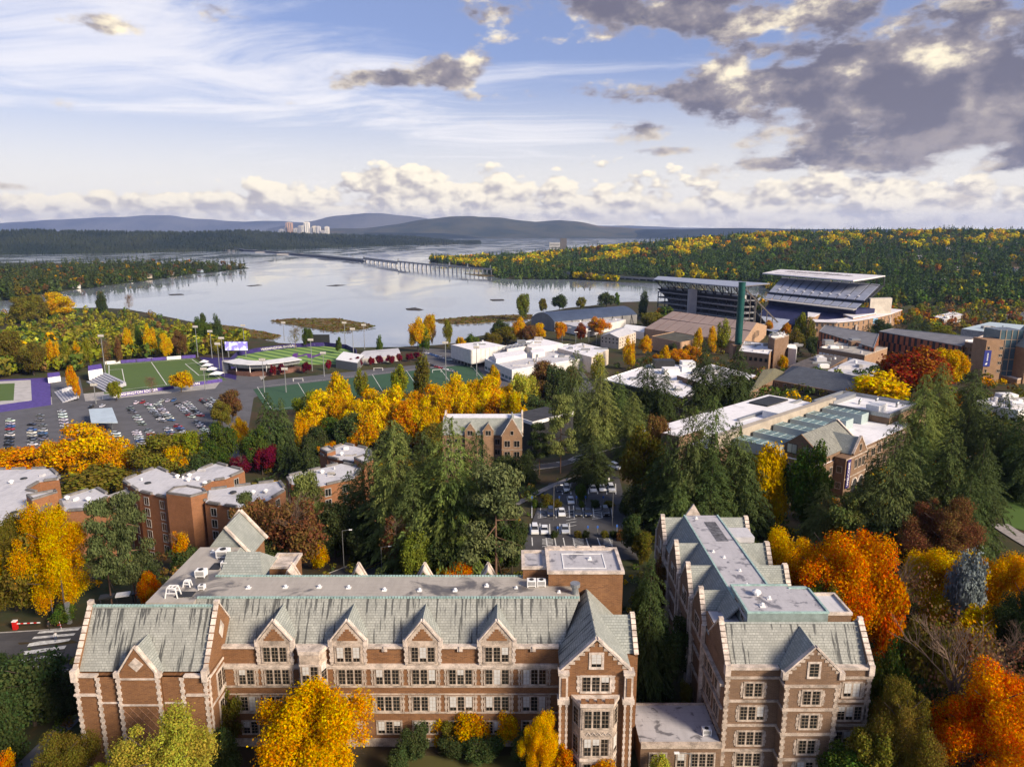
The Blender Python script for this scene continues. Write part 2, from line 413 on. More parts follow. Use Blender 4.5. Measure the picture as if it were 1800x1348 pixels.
def grassmat(name, a, bb, stripe=None):
    m, t, b = newmat(name); o = t.n('ShaderNodeTexCoord').outputs['Object']
    n1 = t.noise(o, .09, 5, .6); n2 = t.noise(o, 1.6, 3, .7)
    c = t.mix(t.m('ADD', t.m('MULTIPLY', n1, .6), t.m('MULTIPLY', n2, .4)), a, bb)
    if stripe:
        x, y, z = t.sep(o); w = t.m('ADD', t.m('MULTIPLY', x, stripe[0]), t.m('MULTIPLY', y, stripe[1]))
        c = t.mix(t.m('GREATER_THAN', t.m('FRACT', w), .5), c, stripe[2])
    t.L(c, b.inputs['Base Color']); b.inputs['Roughness'].default_value = .9; b.inputs['Specular IOR Level'].default_value = .15
    return m
GROUND = groundmat(); ASPH = asphaltmat('asphalt', (.052, .050, .052)); ASPH2 = asphaltmat('lot_asphalt', (.085, .084, .092), .25)
LAWN = grassmat('lawn_grass', (.045, .085, .018), (.085, .135, .030)); OLIVELAWN = grassmat('olive_lawn', (.05, .05, .018), (.085, .075, .022))  # the second grass is browner and duller than the first
TURF = grassmat('green_turf', (.066, .110, .032), (.095, .140, .042)); TURF2 = grassmat('old_turf', (.030, .072, .040), (.046, .095, .055))
PATH = M('pale_paving', (.27, .24, .22), .9, .2, 1.2)
PAINT = M('road_paint', (.62, .61, .58), .7, .25, 2); YPAINT = M('yellow_paint', (.5, .27, .03), .7, .25, 2)
REED = M('marsh_reed', (.115, .075, .025), .95, .6, .09, c2=(.050, .050, .016)); 
PURPLE = M('purple_surface', (.085, .055, .24), .8, .2, .4); NAVY = M('navy_panel', (.035, .022, .13), .6, .3, .6)
def lines(*seg):
    out = [];
    for a, b, s in seg:
        x = a
        while x < b-1e-6: out.append(x); x += s
    out.append(seg[-1][1]); return out
def terrain():
    xs = lines((-1400, -500, 45), (-500, -220, 14), (-220, 220, 5), (220, 600, 14), (600, 1500, 45)); ys = lines((-220, 40, 26), (40, 420, 5), (420, 1180, 11))
    mb = MB(); nx = len(xs)
    for y in ys:
        for x in xs: mb.v.append((x, y, gz(x, y)))
    for j in range(len(ys)-1):
        for i in range(nx-1): mb.f.append((j*nx+i, j*nx+i+1, (j+1)*nx+i+1, (j+1)*nx+i)); mb.mi.append(0)
    structure(mb.build('ground', GROUND, smooth=True))
terrain()
def watermat():
    m, t, b = newmat('lake_water'); o = t.n('ShaderNodeTexCoord').outputs['Object']
    n1 = t.noise(t.vm('MULTIPLY', o, (1, .45, 1)), .006, 5, .6, 2, 1.0); n2 = t.noise(o, .22, 4, .6); n3 = t.noise(o, .05, 3, .5)
    t.L(t.mix(n1, (.17, .195, .235), (.22, .245, .285)), b.inputs['Base Color'])
    t.L(t.ss(n1, .42, .60, .03, .14), b.inputs['Roughness']); b.inputs['IOR'].default_value = 1.33; b.inputs['Specular IOR Level'].default_value = 1.0
    bp = t.n('ShaderNodeBump'); bp.inputs['Distance'].default_value = .25
    t.L(t.ss(n1, .40, .58, .01, .09), bp.inputs['Strength'])
    t.L(t.m('ADD', n2, t.m('MULTIPLY', n3, 1.5)), bp.inputs['Height']); t.L(bp.outputs[0], b.inputs['Normal'])
    return m
w = MB().poly([(-30000, -600, LAKE), (30000, -600, LAKE), (90000, 90000, LAKE), (-90000, 90000, LAKE)]).build('lake', watermat()); structure(w)
def quadsheet(name, c, mat, dz=.12, n=12, m=12, flat=None, kind='structure'):
    mb = MB(); P = [Vector((p[0], p[1])) for p in c]
    for j in range(m+1):
        for i in range(n+1):
            s, t = i/n, j/m; q = (P[0]*(1-s)+P[1]*s)*(1-t)+(P[3]*(1-s)+P[2]*s)*t
            mb.v.append((q.x, q.y, (gz(q.x, q.y) if flat is None else flat)+dz))
    for j in range(m):
        for i in range(n): mb.f.append((j*(n+1)+i, j*(n+1)+i+1, (j+1)*(n+1)+i+1, (j+1)*(n+1)+i)); mb.mi.append(0)
    o = mb.build(name, mat, smooth=True)
    if kind: o['kind'] = kind
    return o
def strip(name, pts, wid, mat, dz, kerb=None, kind='structure', step=4.0):
    """a road or path along world points, draped on the ground"""
    mb = MB(); P = []
    for a, b in zip(pts, pts[1:]):
        a, b = Vector(a[:2]), Vector(b[:2]); k = max(1, int((b-a).length/step)); P += [a.lerp(b, i/k) for i in range(k)]
    P.append(Vector(pts[-1][:2]))
    for _ in range(6): P = [P[0]]+[(P[i-1]+P[i]*2+P[i+1])/4 for i in range(1, len(P)-1)]+[P[-1]]
    N = 4
    for i, p in enumerate(P):
        d = (P[min(i+1, len(P)-1)]-P[max(i-1, 0)]).normalized(); s = Vector((-d.y, d.x))
        for j in range(N+1):
            q = p+s*wid*(j/N-.5); mb.v.append((q.x, q.y, gz(q.x, q.y)+dz))
    for i in range(len(P)-1):
        for j in range(N): b = i*(N+1)+j; mb.f.append((b, b+1, b+N+2, b+N+1)); mb.mi.append(0)
    o = mb.build(name, mat)
    if kind: o['kind'] = kind
    if kerb:
        for sg in (-1, 1):
            kb = MB(); L = []
            for i, p in enumerate(P):
                d = (P[min(i+1, len(P)-1)]-P[max(i-1, 0)]).normalized(); s = Vector((-d.y, d.x)); q = p+s*sg*(wid/2+.1)
                L.append((Vector((q.x, q.y, gz(q.x, q.y)+.1)), s))
            for (a, s), (b, s2) in zip(L, L[1:]): kb.tube(a, b, .16, None, 4)
            kb.build('kerb', CONC, o)
    return o, P
def px(pts, z=None): return [(onz(u, v, z) if z is not None else ong(u, v)) for u, v in pts]
# roads
road, RP = strip('road', [(-140, 104), (-95, 106.5), (-70, 109.5), (-52, 117), (-40, 128), (-30, 139), (-21, 152), (-15, 165), (-14, 185)], 11, ASPH, .16, kerb=True)
mid = strip('road_marking', [(-62, 112.2), (-50, 118.6), (-40, 128), (-30, 139), (-21, 152), (-15, 165)], .28, YPAINT, .20)
upper, _ = strip('road', [(4, 236), (25, 238), (48, 240), (75, 262), (90, 285)], 13, ASPH, .22, kerb=True)
strip('road_marking', [(30, 238.6), (48, 240), (75, 262)], .3, YPAINT, .28)
strip('footpath', [p for p in px([(905, 888), (945, 868), (975, 850), (1000, 842)])], 2.6, PATH, .22)
def crosswalk(P0, along, across, n, w, l, gap, dz=.215):
    for i in range(n):
        c = Vector(P0)+Vector(across)*(i*(w+gap)); a = Vector(along)*l; b = Vector(across)*w
        q = [c, c+b, c+b+a, c+a]
        quadsheet('road_marking', q, PAINT, dz, 1, 4)
crosswalk((-82.0, 104.0), (.985, .17), (-.12, .99), 6, .75, 6.6, .95)
for i in range(6): crosswalk((-113+i*3.9, 107.0+i*.28), (-.25, .97), (.97, .25), 2, .45, 3.2, .35)
crosswalk((19.5, 231), (.9, .35), (-.30, .95), 7, .9, 9, 1.1, .27)
# courtyard and lawns
quadsheet('lawn', [(-16, 70), (6, 70), (6, 83), (-16, 83)], OLIVELAWN, .1, 4, 4)
quadsheet('lawn', px([(1738, 838), (1900, 850), (1900, 960), (1768, 925)]), LAWN, .14, 8, 8)
strip('footpath', px([(1755, 922), (1800, 955), (1860, 985)]), 4.5, PATH, .2)
strip('footpath', px([(1690, 795), (1740, 830), (1790, 850), (1860, 880)]), 5, CONC, .18)
strip('footpath', [(-67, 60), (-66, 72), (-65, 84), (-64, 92)], 3.0, asphaltmat('path_asphalt', (.10, .10, .11)), .15)
# near car park between the firs
LOTC = px([(912, 985), (1122, 985), (1088, 838), (965, 850)])
quadsheet('car_park', LOTC, ASPH, .17, 14, 18)
# large car park by the sports fields
FL = -45.3
lot = quadsheet('car_park', px([(-250, 850), (420, 850), (450, 676), (-250, 745)], FL), ASPH2, .10, 4, 4, flat=FL)
quadsheet('road', px([(-250, 745), (450, 676), (470, 660), (-250, 732)], FL), CONC, .12, 3, 3, flat=FL)
quadsheet('road', px([(330, 745), (470, 690), (450, 650), (400, 655)], FL), ASPH2, .14, 3, 3, flat=FL)
quadsheet('car_park', px([(720, 690), (1050, 690), (1010, 630), (745, 612)], FL), ASPH2, .10, 3, 3, flat=FL)
# ------------------------------------------------------------------ far land
def forestmat(name, a, b_, c_, sc):
    m, t, b = newmat(name); o = t.n('ShaderNodeTexCoord').outputs['Object']
    n1 = t.noise(o, sc, 6, .7); n2 = t.noise(o, sc*.13, 4, .6)
    c = t.mix(t.ss(n1, .35, .62), a, b_); c = t.mix(t.ss(n2, .52, .64, 0, .7), c, c_)
    t.L(c, b.inputs['Base Color']); b.inputs['Roughness'].default_value = .95; b.inputs['Specular IOR Level'].default_value = .05
    return m
FOREST = forestmat('forest_floor', (.020, .030, .014), (.040, .045, .018), (.075, .055, .020), .02)
FARF = forestmat('far_forest', (.014, .022, .018), (.028, .036, .024), (.050, .046, .028), .0022)
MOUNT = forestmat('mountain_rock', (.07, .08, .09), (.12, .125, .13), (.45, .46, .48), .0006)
HFRONT = [(755, 461), (800, 466), (850, 472), (864, 487), (900, 492), (1000, 492), (1100, 497), (1200, 500), (1300, 497), (1340, 500), (1400, 535), (1500, 541), (1800, 541), (2600, 541)]
HCREST = [(755, 464), (850, 455), (950, 450), (1050, 441), (1150, 431), (1250, 422), (1350, 415), (1500, 411), (1800, 409), (2600, 409)]
YC = 2700.0
def hill_front(u): return onz(u, lerp_tab(HFRONT, u)[0], LAKE).y
def hill_z(u, y):
    yf = hill_front(u); zc = max(-42.0, aty(u, lerp_tab(HCREST, u)[0], YC).z)
    s = min(1.0, max(0.0, (y-yf)/(YC-yf))); base = LAKE-.6+3.0*sst(0, 60, y-yf)
    return base+(zc-base)*(s**1.25)*(1-.0)+5*sin(u*.021+y*.004)*s if y < YC else zc-(y-YC)*.018
def wooded_hill():
    mb = MB(); us = [755+ (2600-755)*(i/110)**1.15 for i in range(111)]; M_ = 40
    for j in range(M_+1):
        for u in us:
            yf = hill_front(u); y = yf+(4300-yf)*(j/M_)**1.3; a = (u-900)/F; r = ray(u, 420)
            mb.v.append((r.x/r.y*y, y, hill_z(u, y)))
    n = len(us)
    for j in range(M_):
        for i in range(n-1): mb.f.append((j*n+i, j*n+i+1, (j+1)*n+i+1, (j+1)*n+i)); mb.mi.append(0)
    structure(mb.build('wooded_hill', FOREST, smooth=True))
wooded_hill()
def hillpos(u, y):
    r = ray(u, 420); return Vector((r.x/r.y*y, y, hill_z(u, y)))
def patch(name, pts, top, mat, n=3):
    """low land with a shoreline: rings drawn in towards the middle"""
    P = [onz(u, v, LAKE-.4) for u, v in pts]; Q = []
    for i, p in enumerate(P):
        q = P[(i+1) % len(P)]
        for k in range(5):
            e = p.lerp(q, k/5); L = (q-p).length; Q.append(e+Vector((rng.uniform(-.05, .05)*L*.5, rng.uniform(-.05, .05)*L*.5, 0)))
    c = sum(Q, Vector())/len(Q); mb = MB(); m = len(Q)
    for s, h in ((1, 0), (.96, .5), (.85, .8), (.6, 1), (.3, 1)):
        for e in Q: g = c.lerp(e, s); mb.v.append((g.x, g.y, LAKE-.4+h*(top+.4)*rng.uniform(.8, 1.15)))
    for k in range(4):
        for i in range(m): j = (i+1) % m; mb.f.append((k*m+i, k*m+j, (k+1)*m+j, (k+1)*m+i)); mb.mi.append(0)
    mb.f.append(tuple(4*m+i for i in range(m))); mb.mi.append(0)
    return structure(mb.build(name, mat))
PENIN = [(-500, 560), (-100, 552), (0, 530), (60, 519), (140, 509), (200, 501), (260, 494), (330, 484), (400, 477), (442, 472), (420, 467), (300, 464), (0, 462), (-500, 460)]
patch('wooded_peninsula', PENIN, 3.5, FOREST)
patch('marsh_island', [(472, 565), (500, 561), (590, 560), (650, 570), (662, 574), (640, 580), (590, 585), (540, 577)], 1.4, REED)
patch('marsh_island', [(760, 563), (830, 557), (935, 553), (940, 561), (880, 567), (800, 571), (770, 569)], 1.4, REED)
patch('marsh_island', [(330, 566), (400, 573), (470, 585), (497, 591), (480, 598), (420, 596), (350, 590)], 1.6, REED)
patch('marsh_island', [(815, 482), (862, 483), (870, 486), (850, 487)], 1.2, REED)
for q in ([(295, 518), (320, 517), (325, 519), (300, 520)], [(572, 503), (590, 501), (610, 501.5), (590, 504)], [(712, 543), (730, 541), (746, 545), (738, 547), (715, 546)], [(860, 527), (885, 526.5), (888, 529), (865, 530)], [(432, 503), (455, 501), (462, 502), (440, 504)]):
    patch('marsh_islet', q, .7, M('wet_reed', (.05, .045, .04), .9, .4, .3))
def ribbon(name, prof, Y, depth, mat, rough=.12, seed=1, vbase=None, rows=14):
    """a range of hills: rises from the water at Y (or where vbase meets it) to the skyline profile"""
    rg = random.Random(seed); mb = MB(); u0, u1 = prof[0][0], prof[-1][0]; n = int((u1-u0)/4)
    ph = [rg.uniform(0, 6.28) for _ in range(12)]
    for j in range(rows+1):
        s = j/rows
        for i in range(n+1):
            u = u0+(u1-u0)*i/n; v = lerp_tab(prof, u)[0]
            yf = Y if vbase is None else onz(u, lerp_tab(vbase, u)[0], LAKE).y
            y = yf+depth*s; zc = aty(u, v, yf+depth*.8).z; x = ray(u, 410).x/ray(u, 410).y*y
            h = sst(0, .8, s) if s <= .8 else 1-(s-.8)*2
            nz = sum(sin(u*.013*(k+1)*1.7+ph[k]+s*(3+k)*1.9)*cos(s*9+ph[-k])/(k+1.4) for k in range(6))
            hh = max(8.0, zc-LAKE)
            mb.v.append((x, y, LAKE-3+(hh+3)*max(0, h*(1+rough*nz*(1-h*.72)))))
    for j in range(rows):
        for i in range(n): b = j*(n+1)+i; mb.f.append((b, b+1, b+n+2, b+n+1)); mb.mi.append(0)
    return structure(mb.build(name, mat, smooth=True))
FARTOP = [(-700, 408), (0, 407), (60, 405), (120, 407), (230, 408), (330, 409), (430, 406), (520, 411), (640, 414), (720, 416), (800, 424), (845, 428)]
FARBASE = [(-700, 450), (0, 448.5), (130, 447), (280, 444), (400, 442), (560, 437), (700, 432), (800, 429.5), (846, 428.6)]
ribbon('far_shore', FARTOP, 0, 1500, FARF, .10, 3, FARBASE)
ribbon('far_shore', [(640, 409), (800, 410), (900, 409), (1000, 407), (1100, 403), (1200, 403), (1300, 401), (1400, 403), (1480, 403), (1700, 404), (2600, 402)], 0, 2500, FARF, .1, 5, [(640, 423), (840, 419.5), (1000, 418), (1200, 420), (2600, 421)])
ribbon('hills', [(560, 402), (640, 401), (700, 394), (760, 385), (830, 380), (880, 383), (940, 389), (985, 387), (1030, 393), (1060, 399), (1150, 403), (1300, 404)], 11500, 2600, forestmat('hill_forest', (.035, .045, .032), (.07, .07, .042), (.16, .12, .07), .0016), .20, 7)
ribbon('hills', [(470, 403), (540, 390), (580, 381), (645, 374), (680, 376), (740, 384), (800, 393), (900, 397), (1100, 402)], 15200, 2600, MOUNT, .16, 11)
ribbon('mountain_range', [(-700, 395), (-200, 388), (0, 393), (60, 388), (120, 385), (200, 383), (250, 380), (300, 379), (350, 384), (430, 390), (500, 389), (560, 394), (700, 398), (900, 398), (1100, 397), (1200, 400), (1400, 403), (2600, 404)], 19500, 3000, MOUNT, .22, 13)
# ------------------------------------------------------------------ gothic halls: shared pieces
wr = random.Random(11)
_wm = {}
def window_mesh(w, h, n, sur=.22):
    k = ('f', round(w, 2), round(h, 2), n, sur)
    if k not in _wm:
        mb = MB()                                         # stone surround with mullions; wall plane is y = 0, outside is -y
        mb.box(-w/2-sur, w/2+sur, -.10, .02, -h/2-sur*1.1, -h/2); mb.box(-w/2-sur, w/2+sur, -.07, .02, h/2, h/2+sur)
        for s in (-1, 1): mb.box(s*(w/2+sur/2)-sur/2, s*(w/2+sur/2)+sur/2, -.06, .02, -h/2, h/2)
        for i in range(1, n): x = -w/2+w*i/n; mb.box(x-.08, x+.08, -.055, .02, -h/2, h/2)
        _wm[k] = mb.mesh('window', STONE if sur < .25 else WHITESTONE)
    return _wm[k]
def pane_mesh(w, h, blind=0, cols=2, rows=4):
    k = ('p', round(w, 2), round(h, 2), blind, cols, rows)
    if k not in _wm:
        mb = MB(); mb.box(-w/2, w/2, -.015, .0, -h/2, h/2, 0)
        for i in range(1, cols): x = -w/2+w*i/cols; mb.box(x-.018, x+.018, -.035, -.016, -h/2, h/2, 1)
        for j in range(1, rows): z = -h/2+h*j/rows; mb.box(-w/2, w/2, -.034, -.017, z-.018, z+.018, 1)
        mb.box(-w/2, -w/2+.035, -.036, -.016, -h/2, h/2, 1); mb.box(w/2-.035, w/2, -.036, -.016, -h/2, h/2, 1)
        if blind: mb.box(-w/2+.05, w/2-.05, -.0335, -.0165, h/2-h*blind, h/2, 2)
        _wm[k] = mb.mesh('pane', [GLASS, FRAME, BLIND])
    return _wm[k]
def window(parent, x, y, z, w, h, n=3, rz=0.0, sur=.18, blindp=.26, cols=2, rows=4):
    """one window: surround and mullions, with each pane below it; the front faces -Y before turning by rz"""
    f = put(window_mesh(w, h, n, sur), 'window', parent, (x, y, z), rz)
    pw = w/n-.16 if n > 1 else w-.02
    for i in range(n):
        bl = wr.choice((.5, .75, 1.0, .35)) if wr.random() < blindp else 0
        p = bpy.data.objects.new('pane', pane_mesh(pw, h-.02, bl, cols, rows)); COL.objects.link(p); p.parent = f
        p.location = (-w/2+w*(i+.5)/n, -.02, 0)
    return f
def quoin(parent, x, y, z0, z1, rz=0.0, wide=.75, thin=.45, mat=None):
    """a toothed strip of stone blocks up a corner (x is its middle)"""
    mb = MB(); z = z0; i = 0
    while z < z1-.1:
        w = wide if i % 2 else thin; mb.box(-w/2, w/2, -.05, .03, z, min(z1, z+.40)); z += .43; i += 1
    o = bpy.data.objects.new('quoin', mb.mesh('quoin', mat or WHITESTONE)); COL.objects.link(o); o.parent = parent
    o.location = Vector((x, y, 0))-Vector(parent.get('_wl', (0, 0, 0))); o.rotation_euler.z = rz; o['kind'] = 'stuff'
    return o
def coping(mb, p, q, w=.55, h=.28, mi=0):
    """stone capping along a sloping or level edge"""
    p, q = Vector(p), Vector(q); d = (q-p).normalized(); s = d.cross(Vector((0, 0, 1))).normalized()*w/2; up = s.cross(d).normalized()*h
    if up.z < 0: up = -up
    b = len(mb.v)
    for o in (p, q):
        for a, c in ((-1, 0), (1, 0), (1, 1), (-1, 1)): mb.v.append(tuple(o+s*a+up*c))
    for f in ((0, 1, 2, 3), (7, 6, 5, 4), (0, 4, 5, 1), (1, 5, 6, 2), (2, 6, 7, 3), (3, 7, 4, 0)): mb.f.append(tuple(b+i for i in f)); mb.mi.append(mi)
def tooth(mb, p, q, k=9, w=.6, h=.16, mi=0):
    """stepped coping blocks along a gable edge"""
    p, q = Vector(p), Vector(q)
    for i in range(k): coping(mb, p.lerp(q, i/k), p.lerp(q, (i+.86)/k), w, h, mi)
def gable_wall(mb, ax, c, h0, h1, zb, ze, zr, th=.5, mi=0):
    """solid gable: ax='x' -> plane across x at Y=c (from h0 to h1); ax='y' -> plane across y at X=c"""
    m = (h0+h1)/2; P = [(h0, zb), (h1, zb), (h1, ze), (m, zr), (h0, ze)]
    b = len(mb.v)
    for o in (0, th):
        for a, z in P: mb.v.append((a, c+o, z) if ax == 'x' else (c+o, a, z))
    mb.f += [(b, b+1, b+2, b+3, b+4), (b+9, b+8, b+7, b+6, b+5)]; mb.mi += [mi, mi]
    for i in range(5): j = (i+1) % 5; mb.f.append((b+i, b+5+i, b+5+j, b+j)); mb.mi.append(mi)
def dormer(parent, x, yf, zbase, ze, zr, half, roofback, brickm, slatem):
    """gabled dormer rising out of the front wall; ridge runs back into the roof"""
    mb = MB(); gable_wall(mb, 'x', yf, x-half, x+half, zbase, ze, zr, .4); d = mb.build('dormer', STONE, parent)
    d['_wl'] = parent['_wl']
    g = MB()                                             # brick infill of the gable, proud of the stone
    k = 5; zt = ze+.1; hh = (zr-ze)*.60
    for i in range(k):
        ww = (half*.62)*(1-i/k); g.box(x-ww, x+ww, yf-.04, yf-.002, zt+hh*i/k, zt+hh*(i+1)/k)
    g.build('gable_infill', brickm, d)
    r = MB(); r.slab([(x-half-.1, yf+.4, ze-.1), (x, yf+.4, zr), (x, roofback[1], zr), (x-half-.1, roofback[0], ze-.1)], .14); r.slab([(x, yf+.4, zr+.002), (x+half+.1, yf+.4, ze-.1), (x+half+.1, roofback[0], ze-.1), (x, roofback[1], zr+.002)], .14)
    r.build('dormer_roof', slatem, d)
    c = MB(); coping(c, (x-half-.12, yf+.18, ze), (x, yf+.18, zr+.12), .62, .2); coping(c, (x, yf+.18, zr+.12), (x+half+.12, yf+.18, ze), .62, .2)
    for s in (-1, 1): c.box(x+s*(half+.18)-.28, x+s*(half+.18)+.28, yf-.06, yf+.5, ze-.75, ze+.15)
    c.build('coping', WHITESTONE, d)
    return d
def roofunit(parent, kind, x, y, z, s=1.0):
    """small things bolted to a flat roof"""
    s = s*(.72 if kind in ('unit', 'frame', 'vent') else .85)
    mb = MB()
    if kind == 'vent':
        mb.box(x-.45*s, x+.45*s, y-.45*s, y+.45*s, z, z+.12*s); mb.tube((x, y, z+.1*s), (x, y, z+.5*s), .16*s, None, 8); mb.tube((x, y, z+.5*s), (x, y, z+.62*s), .32*s, .12*s, 8)
        return mb.build('roof_vent', WHITE, parent)
    if kind == 'mushroom':
        mb.tube((x, y, z), (x, y, z+.5*s), .4*s, None, 10); mb.tube((x, y, z+.5*s), (x, y, z+.75*s), .75*s, .7*s, 10); mb.tube((x, y, z+.75*s), (x, y, z+1.05*s), .7*s, .15*s, 10)
        return mb.build('roof_vent', WHITE, parent, smooth=False)
    if kind == 'unit':
        mb.box(x-1.0*s, x+1.0*s, y-.8*s, y+.8*s, z+.25*s, z+1.5*s, 0); mb.box(x-.8*s, x+.8*s, y-.83*s, y-.80*s, z+.45*s, z+1.3*s, 1)
        for i in range(4): mb.box(x-.8*s, x+.8*s, y-.86*s, y-.831*s, z+(.5+.2*i)*s, z+(.56+.2*i)*s, 0)
        for a in (-1, 1):
            for b in (-1, 1): mb.box(x+a*.85*s-.07, x+a*.85*s+.07, y+b*.65*s-.07, y+b*.65*s+.07, z, z+.26*s, 0)
        mb.tube((x, y, z+1.5*s), (x, y, z+1.62*s), .5*s, .5*s, 12, 1)
        return mb.build('air_handler', [WHITE, DARK], parent)
    if kind == 'frame':
        for a in (-1, 1):
            for b in (-1, 1): mb.beam((x+a*1.2*s, y+b*.8*s, z), (x+a*.8*s, y+b*.6*s, z+2.0*s), .12)
        for b in (-1, 1): mb.beam((x-.8*s, y+b*.6*s, z+2.0*s), (x+.8*s, y+b*.6*s, z+2.0*s), .14); mb.beam((x-1.0*s, y+b*.7*s, z+1.0*s), (x+1.0*s, y+b*.7*s, z+1.0*s), .1)
        for a in (-1, 0, 1): mb.beam((x+a*.8*s, y-.6*s, z+2.0*s), (x+a*.8*s, y+.6*s, z+2.0*s), .12)
        return mb.build('steel_frame', WHITE, parent)
# ------------------------------------------------------------------ the long brick hall in front
def main_hall():
    T = thing('gothic_hall', 'long brown brick gothic hall with four dormers and streaked slate roof, nearest the camera', 'hall', (-18, 92, 0))
    w = MB(); w.box(-38.5, 6.2, 85, 101, 0, 14.9); w.build('wall', BRICK, T)
    w = MB(); w.box(-55.5, -38.5, 80.2, 90, 0, 13.9); w.box(-54, -39, 90.0, 108, 0, 14.2); w.build('wall', BRICK, T)
    w = MB(); gable_wall(w, 'y', -39.0, 80.2, 90.2, 13.8, 14.6, 21.2, .5); gable_wall(w, 'y', -55.5, 80.2, 90.2, 13.8, 14.6, 21.2, .5); w.build('gable_wall', BRICK, T)
    w = MB(); w.box(6.2, 15.0, 80, 99, 0, 14.2); gable_wall(w, 'x', 80.0, 6.2, 15.0, 14.2, 14.6, 18.9, .5); w.build('wall', BRICK, T)
    # roofs
    r = MB(); r.slab([(-45.5, 85.7, 14.7), (6.6, 85.7, 14.7), (9.4, 90, 19.5), (-45.5, 90, 19.5)], .3); r.build('roof', SLATE_S, T)
    r = MB(); r.slab([(-38.5, 96.2, 19.5), (9.4, 96.2, 19.5), (9.4, 100.6, 14.6), (-38.5, 100.6, 14.6)], .3); r.build('roof', SLATE, T)
    r = MB(); r.box(-43.5, 9.4, 90, 96.2, 18.9, 19.46); r.box(-50, -43.5, 88.6, 106, 18.9, 19.45); r.build('flat_roof', ROOF, T)
    r = MB()
    for y0 in (89.95, 96.15):
        i = -43.5
        while i < 9.2: r.box(i, i+.32, y0-.16, y0+.16, 19.4, 19.62); i += .42
    r.build('ridge_tiles', COPPER, T, kind='stuff')
    r = MB(); r.slab([(-55.2, 80.7, 14.3), (-38.9, 80.7, 14.3), (-38.9, 85.2, 20.9), (-55.2, 85.2, 20.9)], .3); r.build('roof', SLATE_S, T)
    r = MB(); r.slab([(-38.9, 89.9, 14.3), (-55.2, 89.9, 14.3), (-55.2, 85.2, 20.898), (-38.9, 85.2, 20.898)], .3); r.build('roof', SLATE, T)
    r = MB(); i = -55
    while i < -39.2: r.box(i, i+.32, 85.04, 85.36, 20.82, 21.06); i += .42
    r.build('ridge_tiles', COPPER, T, kind='stuff')
    r = MB(); r.slab([(-54.3, 91, 14.4), (-54.3, 107.5, 14.4), (-50, 106, 19.45), (-50, 89.2, 19.45)], .25); r.slab([(-43.5, 96.2, 19.45), (-43.5, 106, 19.45), (-39, 107.5, 14.4), (-39, 97.5, 14.4)], .25); r.slab([(-50, 106, 19.45), (-54.3, 107.8, 14.4), (-39, 107.8, 14.4), (-43.5, 106, 19.45)], .25); r.build('roof', SLATE, T)
    # rear cross gable with its white-capped peak
    r = MB(); r.slab([(-46, 106.3, 22.6), (-49.8, 106.3, 17.8), (-49.8, 113, 17.8), (-46, 113, 22.6)], .25); r.slab([(-46, 106.3, 22.602), (-42.0, 106.3, 17.8), (-42, 113, 17.8), (-46, 113, 22.602)], .25); r.poly([(-49.7, 106.4, 17.8), (-42.1, 106.4, 17.8), (-46, 106.4, 22.5)]); r.build('roof', SLATE, T)
    w = MB(); w.box(-49.6, -42.2, 107.8, 112.8, 0, 17.8); w.build('wall', BRICK, T)
    c = MB(); coping(c, (-50, 113, 17.8), (-46, 113, 22.8), .6, .3); coping(c, (-46, 113, 22.8), (-41.8, 113, 17.8), .6, .3); coping(c, (-46, 106.2, 22.75), (-41.9, 106.2, 17.8), .5, .3); c.build('coping', WHITESTONE, T)
    r = MB(); r.slab([(-43.4, 100.5, 21.3), (-38.4, 100.5, 21.3), (-37.0, 97, 18.6), (-43.4, 97, 18.6)], .2); r.slab([(-43.4, 100.5, 21.298), (-43.4, 104, 18.6), (-37.0, 104, 18.6), (-38.4, 100.5, 21.298)], .2); r.slab([(-38.4, 100.5, 21.296), (-37, 104, 18.6), (-37, 97, 18.6)], .2); r.build('roof', SLATE, T)
    w = MB(); w.box(-37.4, -33.8, 101.2, 105.6, 0, 18.2); w.build('stair_block', BRICK, T)
    w = MB(); w.box(-37.6, -33.6, 101.0, 101.4, 18.2, 18.6); w.box(-37.6, -33.6, 105.4, 105.8, 18.2, 18.6); w.box(-37.6, -37.2, 101.4, 105.4, 18.2, 18.6); w.box(-34.0, -33.6, 101.4, 105.4, 18.2, 18.6); w.box(-37.2, -34, 101.4, 105.4, 18.2, 18.3); w.build('parapet', WHITESTONE, T)
    # pavilion roof, its right-hand cross roof and the gable copings
    r = MB(); r.slab([(6.1, 80.5, 14.4), (10.6, 80.5, 19.15), (10.6, 93, 19.15), (6.1, 90, 14.4)], .25); r.build('roof', SLATE_S, T)
    r = MB(); r.slab([(10.6, 80.5, 19.152), (15.2, 80.5, 14.4), (15.2, 95, 14.4), (10.6, 93, 19.152)], .25); r.build('roof', SLATE, T)
    r = MB(); r.slab([(11.6, 88.2, 17.9), (16.3, 88.2, 17.9), (16.3, 84.6, 14.3), (14.6, 84.6, 14.3)], .2); r.slab([(11.6, 88.2, 17.898), (14.6, 91.8, 14.3), (16.3, 91.8, 14.3), (16.3, 88.2, 17.898)], .2); r.build('roof', SLATE, T)
    w = MB(); w.box(15.0, 16.6, 84.2, 92, 0, 14.2); gable_wall(w, 'y', 16.2, 84.2, 92.2, 14.1, 14.4, 18.1, .4); w.build('gable_wall', BRICK, T)
    c = MB(); coping(c, (6.0, 80.2, 14.6), (10.6, 80.2, 19.2), .65, .25); coping(c, (10.6, 80.2, 19.2), (15.2, 80.2, 14.6), .65, .25)
    tooth(c, (16.4, 84.2, 14.4), (16.4, 88.2, 18.2), 7); tooth(c, (16.4, 92.2, 14.4), (16.4, 88.2, 18.2), 7)
